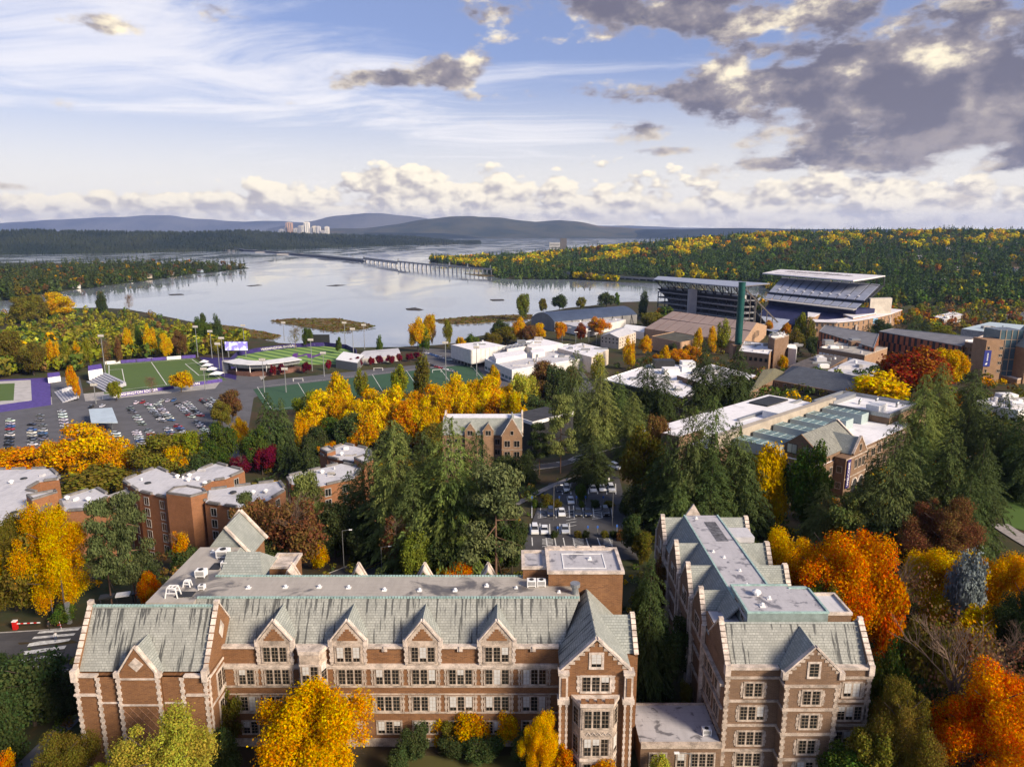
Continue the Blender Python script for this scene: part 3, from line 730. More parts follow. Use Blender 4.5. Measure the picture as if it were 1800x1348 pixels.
    for X in (-38.75, -55.25):
        tooth(c, (X, 80.3, 14.7), (X, 85.2, 21.3), 9); tooth(c, (X, 90.2, 14.7), (X, 85.2, 21.3), 9)
        c.box(X-.35, X+.35, 79.7, 80.6, 13.4, 15.0); c.box(X-.3, X+.3, 84.9, 85.5, 21.2, 21.7)
    c.build('coping', WHITESTONE, T)
    k = MB()                                               # stepped brickwork trim on the pavilion gable
    for s in (-1, 1):
        for i in range(7): k.box(10.6+s*(4.2-i*.6)-.32, 10.6+s*(4.2-i*.6)+.32, 79.93, 79.99, 14.55+i*.62, 14.95+i*.62)
    k.build('gable_trim', STONE, T, kind='stuff')
    # parapets, string courses
    p = MB(); p.box(-38.5, 6.2, 84.75, 85.5, 14.9, 15.2)
    for a in (-26.9, -16.9, -6.9, 2.8): p.box(a-.35, a+.35, 84.7, 84.78, 14.5, 15.0); p.box(a-.12, a+.12, 84.6, 84.72, 14.6, 15.3)
    p.build('parapet', WHITESTONE, T)
    p = MB(); p.box(-38.5, 6.2, 84.72, 85.0, 12.15, 12.6); p.box(-38.5, 6.2, 84.85, 85.0, 11.85, 12.15); p.build('string_course', WHITESTONE, T)
    p = MB(); p.box(-38.5, 6.2, 84.88, 85.0, 9.05, 9.3); p.box(-38.5, 6.2, 84.89, 85.0, 7.95, 8.1); p.box(-38.5, 6.2, 84.88, 85.0, 5.1, 5.3); p.box(-38.5, 6.2, 84.85, 85.0, .0, 1.2); p.build('string_course', STONE, T)
    p = MB()
    for (a, b, y, z) in ((-55.6, -52.6, 79.95, 11.3), (-41.4, -38.4, 79.95, 11.3), (-52.3, -49.9, 80.02, 10.2), (-44.2, -41.8, 80.02, 10.2), (-49.6, -44.5, 79.55, 13.9), (-49.6, -44.5, 79.55, 10.2)): p.box(a, b, y-.06, y+.3, z, z+.22)
    p.box(-55.6, -52.5, 79.95, 80.6, 13.9, 14.15); p.box(-41.5, -38.4, 79.95, 80.6, 13.9, 14.15); p.build('string_course', WHITESTONE, T)
    # left wing: projecting brick bays with quoins and a centre gable
    w = MB(); w.box(-52.45, -49.8, 80.05, 80.5, 0, 13.9); w.box(-44.3, -41.6, 80.05, 80.5, 0, 13.9); w.build('wall', BRICK, T)
    dg = MB(); dg.box(-49.7, -44.4, 79.6, 80.4, 0, 14.6); gable_wall(dg, 'x', 79.6, -49.3, -44.8, 14.6, 14.7, 18.2, .5); dg.build('gable_bay', BRICK, T)
    r = MB(); r.slab([(-47.05, 80.0, 18.1), (-49.9, 80.0, 14.4), (-49.9, 81.0, 14.4), (-47.05, 83.6, 18.1)], .15); r.slab([(-47.05, 80.0, 18.102), (-44.2, 80.0, 14.4), (-44.2, 81.0, 14.4), (-47.05, 83.6, 18.102)], .15); r.build('dormer_roof', SLATE, T)
    c = MB(); coping(c, (-49.4, 79.8, 14.7), (-47.05, 79.8, 18.3), .6, .2); coping(c, (-47.05, 79.8, 18.3), (-44.7, 79.8, 14.7), .6, .2); c.box(-50.0, -49.3, 79.45, 80.0, 14.2, 14.9); c.box(-44.8, -44.1, 79.45, 80.0, 14.2, 14.9); c.build('coping', WHITESTONE, T)
    s = MB(); s.poly([(-47.05, 79.54, 15.0), (-46.1, 79.54, 16.0), (-47.05, 79.54, 17.0), (-48.0, 79.54, 16.0)]); s.poly([(-48, 79.6, 16), (-47.05, 79.6, 17), (-47.05, 79.54, 17), (-48, 79.54, 16)]); s.poly([(-47.05, 79.6, 17), (-46.1, 79.6, 16), (-46.1, 79.54, 16), (-47.05, 79.54, 17)]); s.build('stone_diamond', WHITESTONE, T)
    s = MB(); s.poly([(-38.44, 84.3, 17.6), (-38.44, 85.2, 16.2), (-38.44, 86.1, 17.6), (-38.44, 85.2, 19.0)]); s.build('stone_diamond', WHITESTONE, T)
    for i in range(-6, 7):                                # raised diagonal brick diaper
        pass
    dp = MB()
    for i in range(-9, 12):
        for sg in (-1, 1):
            x0 = -47.05+i*1.1; a = [(x0+sg*(zz-4)*.8, zz) for zz in (1.0, 9.9)]
            xa, za = a[0]; xb, zb = a[1]
            L, Rr = -49.2, -44.9
            def clip(xa, za, xb, zb):
                if xa > xb: xa, za, xb, zb = xb, zb, xa, za
                if xb < L or xa > Rr: return None
                sl = (zb-za)/(xb-xa)
                if xa < L: za += (L-xa)*sl; xa = L
                if xb > Rr: zb -= (xb-Rr)*sl; xb = Rr
                return (xa, za, xb, zb)
            q = clip(xa, za, xb, zb)
            if q: dp.beam((q[0], 79.6, q[1]), (q[2], 79.6, q[3]), .09)
    dp.build('diaper_brickwork', M('light_brick', (.30, .16, .09), .9, .3, 2), T, kind='stuff')
    for X, y, z1 in ((-55.2, 80.15, 13.9), (-52.4, 80.0, 13.9), (-49.55, 79.58, 14.4), (-44.55, 79.58, 14.4), (-41.75, 80.0, 13.9), (-38.85, 80.15, 13.9)): quoin(T, X, y, .2, z1, wide=.62, thin=.36)
    quoin(T, -38.47, 80.5, .2, 13.9, R(90), .6, .35)
    window(T, -38.47, 84.6, 11.2, 3.6, 2.6, 3, R(90), .3); window(T, -38.47, 84.6, 7.0, 3.6, 2.8, 3, R(90), .3)
    p = MB(); p.box(-38.5, -38.4, 80.2, 85, 13.3, 13.6); p.box(-38.5, -38.4, 80.2, 85, 9.2, 9.45); p.build('string_course', WHITESTONE, T)
    # main front windows
    XS = [-35.6, -31.4, -26.6, -21.7, -16.7, -11.8, -6.9, -2.0, 3.0]
    for i, X in enumerate(XS):
        for z, hh in ((10.6, 2.15), (6.55, 2.1), (2.9, 1.8)):
            if i == 2 and z > 8: continue
            n = 2 if i == 0 else 3
            window(T, X, 84.98, z, 2.1 if n == 2 else 3.2, hh, n, 0, .18)
            if z > 4:
                for sg in (-1, 1): quoin(T, X+sg*((1.05 if n == 2 else 1.6)+.42), 84.98, z-hh/2-.15, z+hh/2+.2, 0, .4, .2, STONE)
    for X in (XS[1], XS[3], XS[5], XS[7]):
        dormer(T, X, 84.6, 12.6, 16.1, 18.9, 2.15, (86.9, 89.5), BRICK, SLATE)
        window(T, X, 84.58, 14.2, 3.2, 2.1, 3, 0, .2)
        for sg in (-1, 1): quoin(T, X+sg*2.25, 84.6, 12.7, 15.6, 0, .5, .3)
    # oriel
    o = MB(); o.prism([(-28.5, 85), (-27.9, 83.6), (-25.3, 83.6), (-24.7, 85)], 9.2, 14.8); orl = o.build('oriel', STONE, T)
    o = MB(); o.prism([(-28.7, 85), (-28.0, 83.45), (-25.2, 83.45), (-24.5, 85)], 14.8, 15.3); o.prism([(-28.6, 85), (-27.95, 83.5), (-25.25, 83.5), (-24.6, 85)], 13.1, 13.35); o.build('parapet', WHITESTONE, T)
    window(T, -26.6, 83.58, 11.8, 2.2, 2.5, 2, 0, .16)
    window(T, -25.0, 84.3, 11.8, 1.1, 2.5, 1, math.atan2(1.4, .6), .1); window(T, -28.2, 84.3, 11.8, 1.1, 2.5, 1, -math.atan2(1.4, .6), .1)
    # pavilion front: attic window, upper window, two-storey bay
    window(T, 10.6, 79.98, 16.3, 1.3, 1.7, 1, 0, .3, 1); window(T, 10.6, 79.98, 13.0, 3.5, 2.0, 3, 0, .25, .5)
    for sg in (-1, 1): quoin(T, 10.6+sg*2.2, 79.98, 11.9, 14.2, 0, .5, .3); quoin(T, 10.6+sg*4.15, 79.98, .3, 14.3, 0, .8, .5)
    b = MB(); b.prism([(7.7, 80), (8.6, 78.3), (12.6, 78.3), (13.5, 80)], 0, 11.0); b.build('bay', STONE, T)
    b = MB(); b.prism([(7.5, 80), (8.5, 78.1), (12.7, 78.1), (13.7, 80)], 11.0, 11.5); b.prism([(7.6, 80), (8.55, 78.2), (12.65, 78.2), (13.6, 80)], 3.2, 3.5); b.build('bay_cornice', WHITESTONE, T)
    b = MB()
    for a in (8.6, 9.6, 10.6, 11.6, 12.2): b.box(a, a+.55, 78.15, 78.45, 11.5, 12.05)
    b.box(8.6, 12.6, 78.2, 78.4, 11.5, 11.7); b.build('parapet', BRICK, T)
    for z in (9.2, 5.2, 1.6):
        window(T, 10.6, 78.28, z, 3.2, 2.4, 3, 0, .2)
        window(T, 13.08, 79.1, z, 1.1, 2.3, 1, math.atan2(1.7, .9), .12); window(T, 8.12, 79.1, z, 1.1, 2.3, 1, -math.atan2(1.7, .9), .12)
    b = MB()
    for i in range(5): b.beam((9.3+i*.65, 78.26, 6.95), (9.6+i*.65, 78.26, 7.35), .08); b.beam((9.6+i*.65, 78.26, 7.35), (9.9+i*.65, 78.26, 6.95), .08)
    b.build('carved_panel', WHITESTONE, T, kind='stuff')
    b = MB()
    for X in (6.5, 14.7): b.box(X-.6, X+.6, 79.4, 80.5, 0, 10.6, 1); b.box(X-.75, X+.75, 79.2, 80.6, 10.6, 11.2, 0); b.box(X-.55, X+.55, 79.45, 80.5, 11.2, 14.6, 0); b.box(X-.7, X+.7, 79.3, 80.6, 14.6, 15.0, 0); b.box(X-.28, X+.28, 79.36, 79.44, 11.6, 14.2, 1)
    b.build('buttress', [WHITESTONE, BRICK], T)
    for X in (6.1, 6.9, 14.3, 15.1): quoin(T, X, 79.4, .3, 10.5, 0, .34, .2)
    # penthouse
    h = MB(); h.box(5.2, 15.8, 93.2, 100.8, 13, 21.4); h.build('penthouse', BRICK, T); h = MB(); h.box(1.6, 5.19, 95.4, 100.7, 13, 21.0); h.build('penthouse', BRICK, T)
    h = MB(); h.box(5.4, 15.6, 93.4, 100.6, 21.4, 21.48); h.box(1.8, 5.0, 95.6, 100.5, 21.0, 21.08); h.build('flat_roof', ROOF2, T)
    h = MB()
    for (a, b2, c_, d_, z) in ((5.0, 16.0, 93.0, 101.0, 21.4), (1.4, 5.0, 95.2, 100.9, 21.0)):
        h.box(a, b2, c_, c_+.45, z, z+.4); h.box(a, b2, d_-.45, d_, z, z+.4); h.box(a, a+.45, c_+.45, d_-.45, z, z+.4); h.box(b2-.45, b2, c_+.45, d_-.45, z, z+.4)
    h.build('parapet', WHITESTONE, T)
    h = MB(); h.box(7.4, 13.6, 94.6, 94.75, 21.49, 21.56); h.box(7.4, 13.6, 99.2, 99.35, 21.49, 21.56); h.box(7.4, 7.55, 94.75, 99.2, 21.49, 21.56); h.box(13.45, 13.6, 94.75, 99.2, 21.49, 21.56); h.build('walkway_strip', WHITE, T)
    h = MB()
    for a in (5.3, 7.6, 9.9, 12.2): h.box(a, a+2.0, 100.9, 101.3, 21.5, 21.9)
    h.build('parapet_block', WHITESTONE, T)
    roofunit(T, 'vent', 11.5, 97.5, 21.48); roofunit(T, 'unit', 2.8, 93.3, 19.46, .9); roofunit(T, 'unit', 4.2, 93.4, 19.46, .85)
    h = MB(); h.tube((8.8, 91, 19.4), (8.8, 91, 20.6), .45, None, 12); h.tube((8.8, 91, 20.6), (8.8, 91, 21.1), .7, .7, 12); h.build('exhaust_stack', METAL, T)
    for X in (-32.2, -27.4, -23.2, -18.0, -13.0, -8.0, -3.6): roofunit(T, 'vent', X, 92.3+wr.uniform(-.5, 1.0), 19.46, 1.0)
    roofunit(T, 'vent', .6, 92.6, 19.46, .8); roofunit(T, 'vent', 6.6, 91.4, 19.46, .8); roofunit(T, 'vent', -37.4, 92.6, 19.46)
    roofunit(T, 'frame', -47.0, 90.3, 19.45, 1.0); roofunit(T, 'unit', -45.6, 96.2, 19.45, 1.0); roofunit(T, 'unit', -44.8, 102.4, 19.45, 1.25); roofunit(T, 'unit', -43.9, 92.4, 19.45, .6)
    roofunit(T, 'vent', -47.2, 104.2, 19.45); roofunit(T, 'frame', -46.3, 93.2, 19.45, .6); roofunit(T, 'unit', -43.4, 99.4, 19.45, .7)
    dk = MB(); dk.box(-46.8, -44.4, 90.0, 91.6, 19.46, 19.52); dk.box(-45.4, -43.9, 98.2, 100.4, 19.46, 19.52); dk.build('walkway_mat', DARK, T)
    # small dormer peaks of the rear roof
    c = MB()
    for X in (-33.3, -23.2, -13.2, -3.6):
        c.slab([(X-1.5, 99.4, 16.9), (X, 99.4, 19.85), (X, 97.2, 19.85), (X-1.5, 98.9, 16.9)], .15); c.slab([(X+1.5, 99.4, 16.9), (X, 99.4, 19.852), (X, 97.2, 19.852), (X+1.5, 98.9, 16.9)], .15)
        coping(c, (X-1.6, 99.5, 16.9), (X, 99.5, 20.0), .3, .15); coping(c, (X, 99.5, 20.0), (X+1.6, 99.5, 16.9), .3, .15)
    c.build('rear_gables', WHITESTONE, T)
    return T
HALL = main_hall()
# ------------------------------------------------------------------ the low flat-roofed link and the second hall
def link_block():
    T = thing('link_building', 'low flat roofed brick link between the two gothic halls', 'building', (21, 85, 0))
    MB().box(16.7, 27.2, 80.4, 88.6, 0, 3.6).build('wall', BRICK2, T)
    MB().box(16.7, 27.2, 80.7, 88.4, 3.6, 3.75).build('flat_roof', ROOF2, T)
    p = MB(); p.box(16.7, 27.2, 80.1, 80.7, 3.5, 4.1); p.box(16.7, 27.2, 88.4, 88.7, 3.5, 3.95); p.build('parapet', STONE, T)
    for X, n in ((19.0, 2), (22.0, 1), (24.8, 3)): window(T, X, 80.38, 1.6, 1.0*n, 1.9, n, 0, .2)
    roofunit(T, 'unit', 25.8, 82.6, 3.75, .8)
    return T
link_block()
def second_hall():
    T = thing('gothic_hall', 'dull brick gothic hall with flat topped green slate roof, right of the longest one', 'hall', (36, 100, 0))
    FY = 81.0
    w = MB(); w.box(27.3, 46, FY, 89, 0, 14.4); w.build('wall', BRICK2, T)
    w = MB(); w.box(27.3, 42, 89.0, 122.5, 0, 14.4); w.build('wall', BRICK2, T)
    w = MB(); gable_wall(w, 'y', 27.3, FY, 89.0, 14.3, 14.8, 18.9, .5); gable_wall(w, 'y', 45.5, FY, 89.0, 14.3, 14.8, 18.9, .5); w.build('gable_wall', BRICK2, T)
    r = MB(); r.slab([(27.7, FY+.6, 14.5), (45.7, FY+.6, 14.5), (45.7, 85, 18.7), (27.7, 85, 18.7)], .25); r.build('roof', SLATE_S, T)
    r = MB(); r.slab([(27.7, 88.6, 14.5), (45.7, 88.6, 14.5), (45.7, 85, 18.698), (27.7, 85, 18.698)], .25); r.build('roof', SLATE, T)
    # long wing
    r = MB(); r.slab([(27.2, 89, 14.3), (31.2, 89, 18.65), (31.2, 121, 18.65), (27.2, 121, 14.3)], .25); r.slab([(42.2, 89, 14.3), (37.2, 89, 18.65), (37.2, 121, 18.65), (42.2, 121, 14.3)], .25); r.build('roof', SLATE, T)
    r = MB(); r.box(31.2, 37.2, 86, 121, 18.2, 18.63); r.build('flat_roof', ROOF2, T)
    r = MB(); r.box(34.0, 36.0, 110, 118, 18.635, 18.66); r.build('roof_patch', M('dark_patch', (.13, .13, .145), .8, .5, 1.2), T)
    c = MB()
    for X in (31.2, 37.2): c.box(X-.12, X+.12, 91, 121, 18.6, 18.78)
    c.build('edge_flashing', COPPER, T)
    g = MB(); gr = MB(); cp = MB()
    for Y in (120.3, 109.5, 101.5, 93.8):
        gable_wall(g, 'y', 26.9, Y-3, Y+3, 10.0, 14.7, 18.7, .5)
        gr.slab([(27.3, Y-3, 14.5), (27.3, Y, 18.55), (31.2, Y, 18.55), (27.3, Y-3, 14.45)], .05) if 0 else None
        gr.slab([(27.3, Y, 18.55), (31.15, Y, 18.55), (27.35, Y-2.95, 14.6)], .12); gr.slab([(27.3, Y, 18.552), (31.15, Y, 18.552), (27.35, Y+2.95, 14.6)], .12)
        tooth(cp, (27.15, Y-3.1, 14.7), (27.15, Y, 18.8), 7, .7, .2); tooth(cp, (27.15, Y+3.1, 14.7), (27.15, Y, 18.8), 7, .7, .2); cp.box(26.8, 27.5, Y-.25, Y+.25, 18.7, 19.1)
        cp.box(26.7, 27.2, Y-3.4, Y-2.9, 0, 14.9); cp.box(26.7, 27.2, Y+2.9, Y+3.4, 0, 14.9)
    for Y in (120.3, 109.5, 101.5):
        gable_wall(g, 'y', 41.9, Y-3, Y+3, 10.0, 14.7, 18.7, .5)
        gr.slab([(42, Y, 18.55), (37.25, Y, 18.55), (41.9, Y-2.95, 14.6)], .12); gr.slab([(42, Y, 18.552), (37.25, Y, 18.552), (41.9, Y+2.95, 14.6)], .12)
        tooth(cp, (42.15, Y-3.1, 14.7), (42.15, Y, 18.8), 7, .7, .2); tooth(cp, (42.15, Y+3.1, 14.7), (42.15, Y, 18.8), 7, .7, .2)
    g.build('side_gables', BRICK2, T); gr.build('side_gable_roof', SLATE, T)
    gable_wall(cp, 'x', 122.5, 30.0, 36.5, 14.0, 15.0, 20.2, .4)
    cp.build('coping', WHITESTONE, T)
    p = MB(); p.box(26.75, 27.3, FY+.3, 122.5, 11.7, 12.1); p.box(26.95, 27.3, FY+.3, 122.5, 8.4, 8.6); p.box(26.95, 27.3, FY+.3, 122.5, 4.8, 5.0); p.build('string_course', STONE, T)
    for Y in (84, 87.5, 90.2, 97.6, 105.5, 113.5, 117):
        for z in (10.2, 6.6, 3.0): window(T, 27.28, Y, z, 2.2, 2.0, 2, R(-90), .2)
    for Y in (93.8, 101.5, 109.5, 120): window(T, 26.88, Y, 13.4, 2.4, 2.2, 2, R(-90), .2)
    # front: projecting gabled bay, string courses, windows
    b = MB(); b.box(34.3, 41.2, 79.4, FY+.1, 0, 14.6); gable_wall(b, 'x', 79.4, 34.3, 41.2, 14.6, 14.8, 18.3, .5); b.build('gable_bay', BRICK2, T)
    r = MB(); r.slab([(37.75, 79.9, 18.35), (34.1, 79.9, 14.5), (34.1, 81.5, 14.5), (37.75, 84.6, 18.35)], .15); r.slab([(37.75, 79.9, 18.352), (41.4, 79.9, 14.5), (41.4, 81.5, 14.5), (37.75, 84.6, 18.352)], .15); r.build('dormer_roof', SLATE, T)
    c = MB(); coping(c, (34.2, 79.6, 14.8), (37.75, 79.6, 18.45), .6, .22); coping(c, (37.75, 79.6, 18.45), (41.3, 79.6, 14.8), .6, .22)
    for s in (34.2, 41.3): c.box(s-.35, s+.35, 79.2, 79.9, 14.1, 15.1)
    for X in (27.5, 45.8): tooth(c, (X, FY, 14.8), (X, 85, 19.0), 8, .7, .2); tooth(c, (X, 89, 14.8), (X, 85, 19.0), 8, .7, .2); c.box(X-.35, X+.35, FY-.3, FY+.5, 13.6, 15.1); c.box(X-.3, X+.3, 84.75, 85.25, 18.9, 19.4)
    c.box(27.6, 34, FY-.2, FY+.6, 14.4, 14.75); c.box(41.5, 45.7, FY-.2, FY+.6, 14.4, 14.75); c.build('coping', WHITESTONE, T)
    k = MB()
    for s in (-1, 1):
        for i in range(6): k.box(37.75+s*(3.0-i*.5)-.28, 37.75+s*(3.0-i*.5)+.28, 79.34, 79.39, 14.9+i*.52, 15.25+i*.52)
    k.build('gable_trim', STONE, T, kind='stuff')
    p = MB()
    for z in (13.1, 9.75, 6.2, 2.5):
        p.box(27.2, 34.3, FY-.16, FY, z, z+.32); p.box(41.2, 46.1, FY-.16, FY, z, z+.32); p.box(34.15, 41.35, 79.22, 79.4, z-.1, z+.25); p.box(34.12, 34.3, 79.4, FY, z-.1, z+.25); p.box(41.2, 41.38, 79.4, FY, z-.1, z+.25)
    p.build('string_course', STONE, T)
    for z in (11.5, 8.1, 4.4, 1.2):
        window(T, 31.0, FY-.02, z, 2.2 if z > 9 else 3.2, 1.9, 2 if z > 9 else 3, 0, .22, .35); window(T, 43.6, FY-.02, z, 2.2 if z > 9 else 3.2, 1.9, 2 if z > 9 else 3, 0, .22, .35); window(T, 37.75, 79.38, z, 2.2, 1.9, 2, 0, .22)
        for X, y in ((31.0, FY), (43.6, FY), (37.75, 79.4)):
            for sg in (-1, 1): quoin(T, X+sg*(1.9 if (z < 9 and y == FY) else 1.5), y, z-1.1, z+1.1, 0, .42, .22, STONE)
    window(T, 37.75, 79.38, 15.4, 1.2, 1.8, 1, 0, .25)
    for X, y in ((27.6, FY), (45.7, FY), (34.6, 79.4), (40.9, 79.4)): quoin(T, X, y, .2, 13.1, 0, .66, .4, STONE)
    # roof house and terrace
    h = MB(); h.box(27.4, 31.3, 86.6, 91.4, 14.0, 16.6); h.build('terrace', BRICK2, T); h = MB(); h.box(27.6, 31.2, 86.8, 91.2, 16.6, 16.68); h.build('flat_roof', ROOF2, T)
    h = MB(); h.box(31.3, 42.0, 85.9, 93.4, 16.5, 19.4); h.build('penthouse', M('green_cladding', (.23, .28, .265), .6, .2, 1), T)
    h = MB(); h.box(31.5, 39.2, 86.1, 93.2, 19.4, 19.48); h.box(39.2, 41.8, 86.1, 92.4, 19.4, 19.47); h.build('flat_roof', ROOF2, T)
    h = MB(); h.box(31.2, 42.1, 85.8, 86.05, 19.4, 19.65); h.box(31.2, 39.4, 93.25, 93.5, 19.4, 19.65); h.box(31.2, 31.45, 86.05, 93.25, 19.4, 19.65); h.box(41.85, 42.1, 86.05, 92.6, 19.4, 19.65); h.box(39.2, 42.1, 92.4, 92.6, 19.4, 19.65); h.build('edge_flashing', COPPER, T)
    for y in (87.8, 90.6): window(T, 31.28, y, 18.2, 1.0, 1.4, 1, R(-90), .1, 0)
    roofunit(T, 'mushroom', 34.0, 90.6, 19.48, 1.0); roofunit(T, 'vent', 33.8, 87.6, 19.48, 1.2); roofunit(T, 'vent', 35.4, 89.6, 19.48)
    h = MB(); h.box(42.1, 46.5, 88.6, 94.0, 0, 17.6); h.build('stair_tower', BRICK2, T)
    h = MB(); h.box(42.3, 46.3, 88.8, 93.8, 17.6, 17.68); h.build('flat_roof', ROOF3, T)
    h = MB(); h.box(42.0, 46.6, 88.5, 88.85, 17.6, 18.0); h.box(42.0, 46.6, 93.75, 94.1, 17.6, 18.0); h.box(42.0, 42.3, 88.85, 93.75, 17.6, 18.0); h.box(46.3, 46.6, 88.85, 93.75, 17.6, 18.0); h.build('parapet', WHITESTONE, T)
    for y in (95, 99.5, 104, 106): roofunit(T, 'vent', 33.0+wr.uniform(-1, 3), y, 18.63, .8)
    roofunit(T, 'vent', 33, 119.5, 18.63, .9)
    h = MB(); h.box(37.4, 41.2, 112.6, 116.6, 17.2, 18.2); h.build('roof_hatch', ROOF3, T)
    return T
second_hall()
# ------------------------------------------------------------------ buildings further off
def far_window(w, h, mat, fr):
    k = ('w', round(w, 2), round(h, 2), mat.name, fr.name if fr else '')
    if k not in _wm:
        mb = MB(); mb.box(-w/2, w/2, -.05, .02, -h/2, h/2, 0)
        if fr:
            e = min(.14, w*.12)
            mb.box(-w/2-e, w/2+e, -.12, .02, -h/2-e*1.3, -h/2, 1); mb.box(-w/2-e, w/2+e, -.1, .02, h/2, h/2+e, 1)
            for s in (-1, 1): mb.box(s*(w/2+e/2)-e/2, s*(w/2+e/2)+e/2, -.09, .02, -h/2, h/2, 1)
            if w > 1.2: mb.box(-.05, .05, -.08, -.051, -h/2, h/2, 1)
        _wm[k] = mb.mesh('window', [mat, fr or mat])
    return _wm[k]
def face(T, A, B, zs, n, w, h, mat=None, fr=None, m0=.5, m1=.5, name='window', local=False):
    """a grid of windows along the wall A-B (A left, B right as seen from outside)"""
    A, B = Vector(A[:2]), Vector(B[:2]); d = (B-A); L = d.length; d /= L; rz = math.atan2(d.y, d.x)
    me = far_window(w, h, mat or GLASS, fr)
    for z in zs:
        for i in range(n):
            s = L*((i+m0)/(n-1+m0+m1)) if n > 1 else L/2
            p = A+d*s; o = bpy.data.objects.new(name, me); COL.objects.link(o); o.parent = T
            o.location = Vector((p.x, p.y, z))-(Vector((0, 0, 0)) if local else Vector(T['_wl'])); o.rotation_euler.z = rz
def PX(pts, z): return [onz(u, v, z) for u, v in pts]
def ring(mb, P, z, w=.4, h=.5, mi=0):
    n = len(P); a = sum(p[0]*q[1]-q[0]*p[1] for p, q in zip(P, P[1:]+P[:1]))
    if a < 0: P = P[::-1]
    c = sum((Vector(p[:2]) for p in P), Vector((0, 0)))/n
    for i in range(n):
        p, q = Vector(P[i][:2]), Vector(P[(i+1) % n][:2]); d = (q-p).normalized(); s = Vector((-d.y, d.x))*w
        b = len(mb.v)
        for e in (p-d*.02, q+d*.02, q+s-d*.0, p+s): mb.v.append((e.x, e.y, z-.12))
        for e in (p-d*.02, q+d*.02, q+s, p+s): mb.v.append((e.x, e.y, z+h))
        for f in ((3, 2, 1, 0), (4, 5, 6, 7), (0, 1, 5, 4), (1, 2, 6, 5), (2, 3, 7, 6), (3, 0, 4, 7)): mb.f.append(tuple(b+i_ for i_ in f)); mb.mi.append(mi)
CLR = random.Random(17)
def clutter(T, P, z, n, big=1.0):
    """ducts, hatches and fans standing about on a flat roof"""
    c = sum((Vector((p[0], p[1])) for p in P), Vector((0, 0)))/len(P)
    for i in range(n):
        q = Vector(P[CLR.randrange(len(P))][:2]); e = c.lerp(q, CLR.uniform(.1, .72)); a, b, h = CLR.uniform(.5, 2.2)*big, CLR.uniform(.5, 1.6)*big, CLR.uniform(.5, 1.5)*big
        m = MB(); k = CLR.random()
        if k < .35: m.tube((e.x, e.y, z), (e.x, e.y, z+h), .5*big, .45*big, 8); nm = 'roof_vent'
        elif k < .6: m.box(e.x-a*2.4, e.x+a*2.4, e.y-.4*big, e.y+.4*big, z, z+.7*big); nm = 'duct'
        else: m.box(e.x-a, e.x+a, e.y-b, e.y+b, z, z+h); m.box(e.x-a*.8, e.x+a*.8, e.y-b*.8, e.y+b*.8, z+h, z+h+.15); nm = 'air_handler'
        m.build(nm, CLR.choice((METAL, WHITE, ROOF3, CONC)), T, split=False)
def block(T, pts, ztop, zbase, wall, roof, par=None, ph=.5, pw=.4, world=False, name='wall'):
    P = [Vector(p) for p in pts] if world else PX(pts, ztop)
    P2 = [(p[0], p[1]) for p in P]
    MB().prism(P2, zbase, ztop).build(name, wall, T)
    c = sum((Vector(p) for p in P2), Vector((0, 0)))/len(P2)
    MB().prism([tuple(c+(Vector(p)-c)*.985) for p in P2], ztop, ztop+.12).build('flat_roof', roof, T)
    if par:
        m = MB(); ring(m, P, ztop+.1, pw, ph); m.build('parapet', par, T, split=False)
    return P
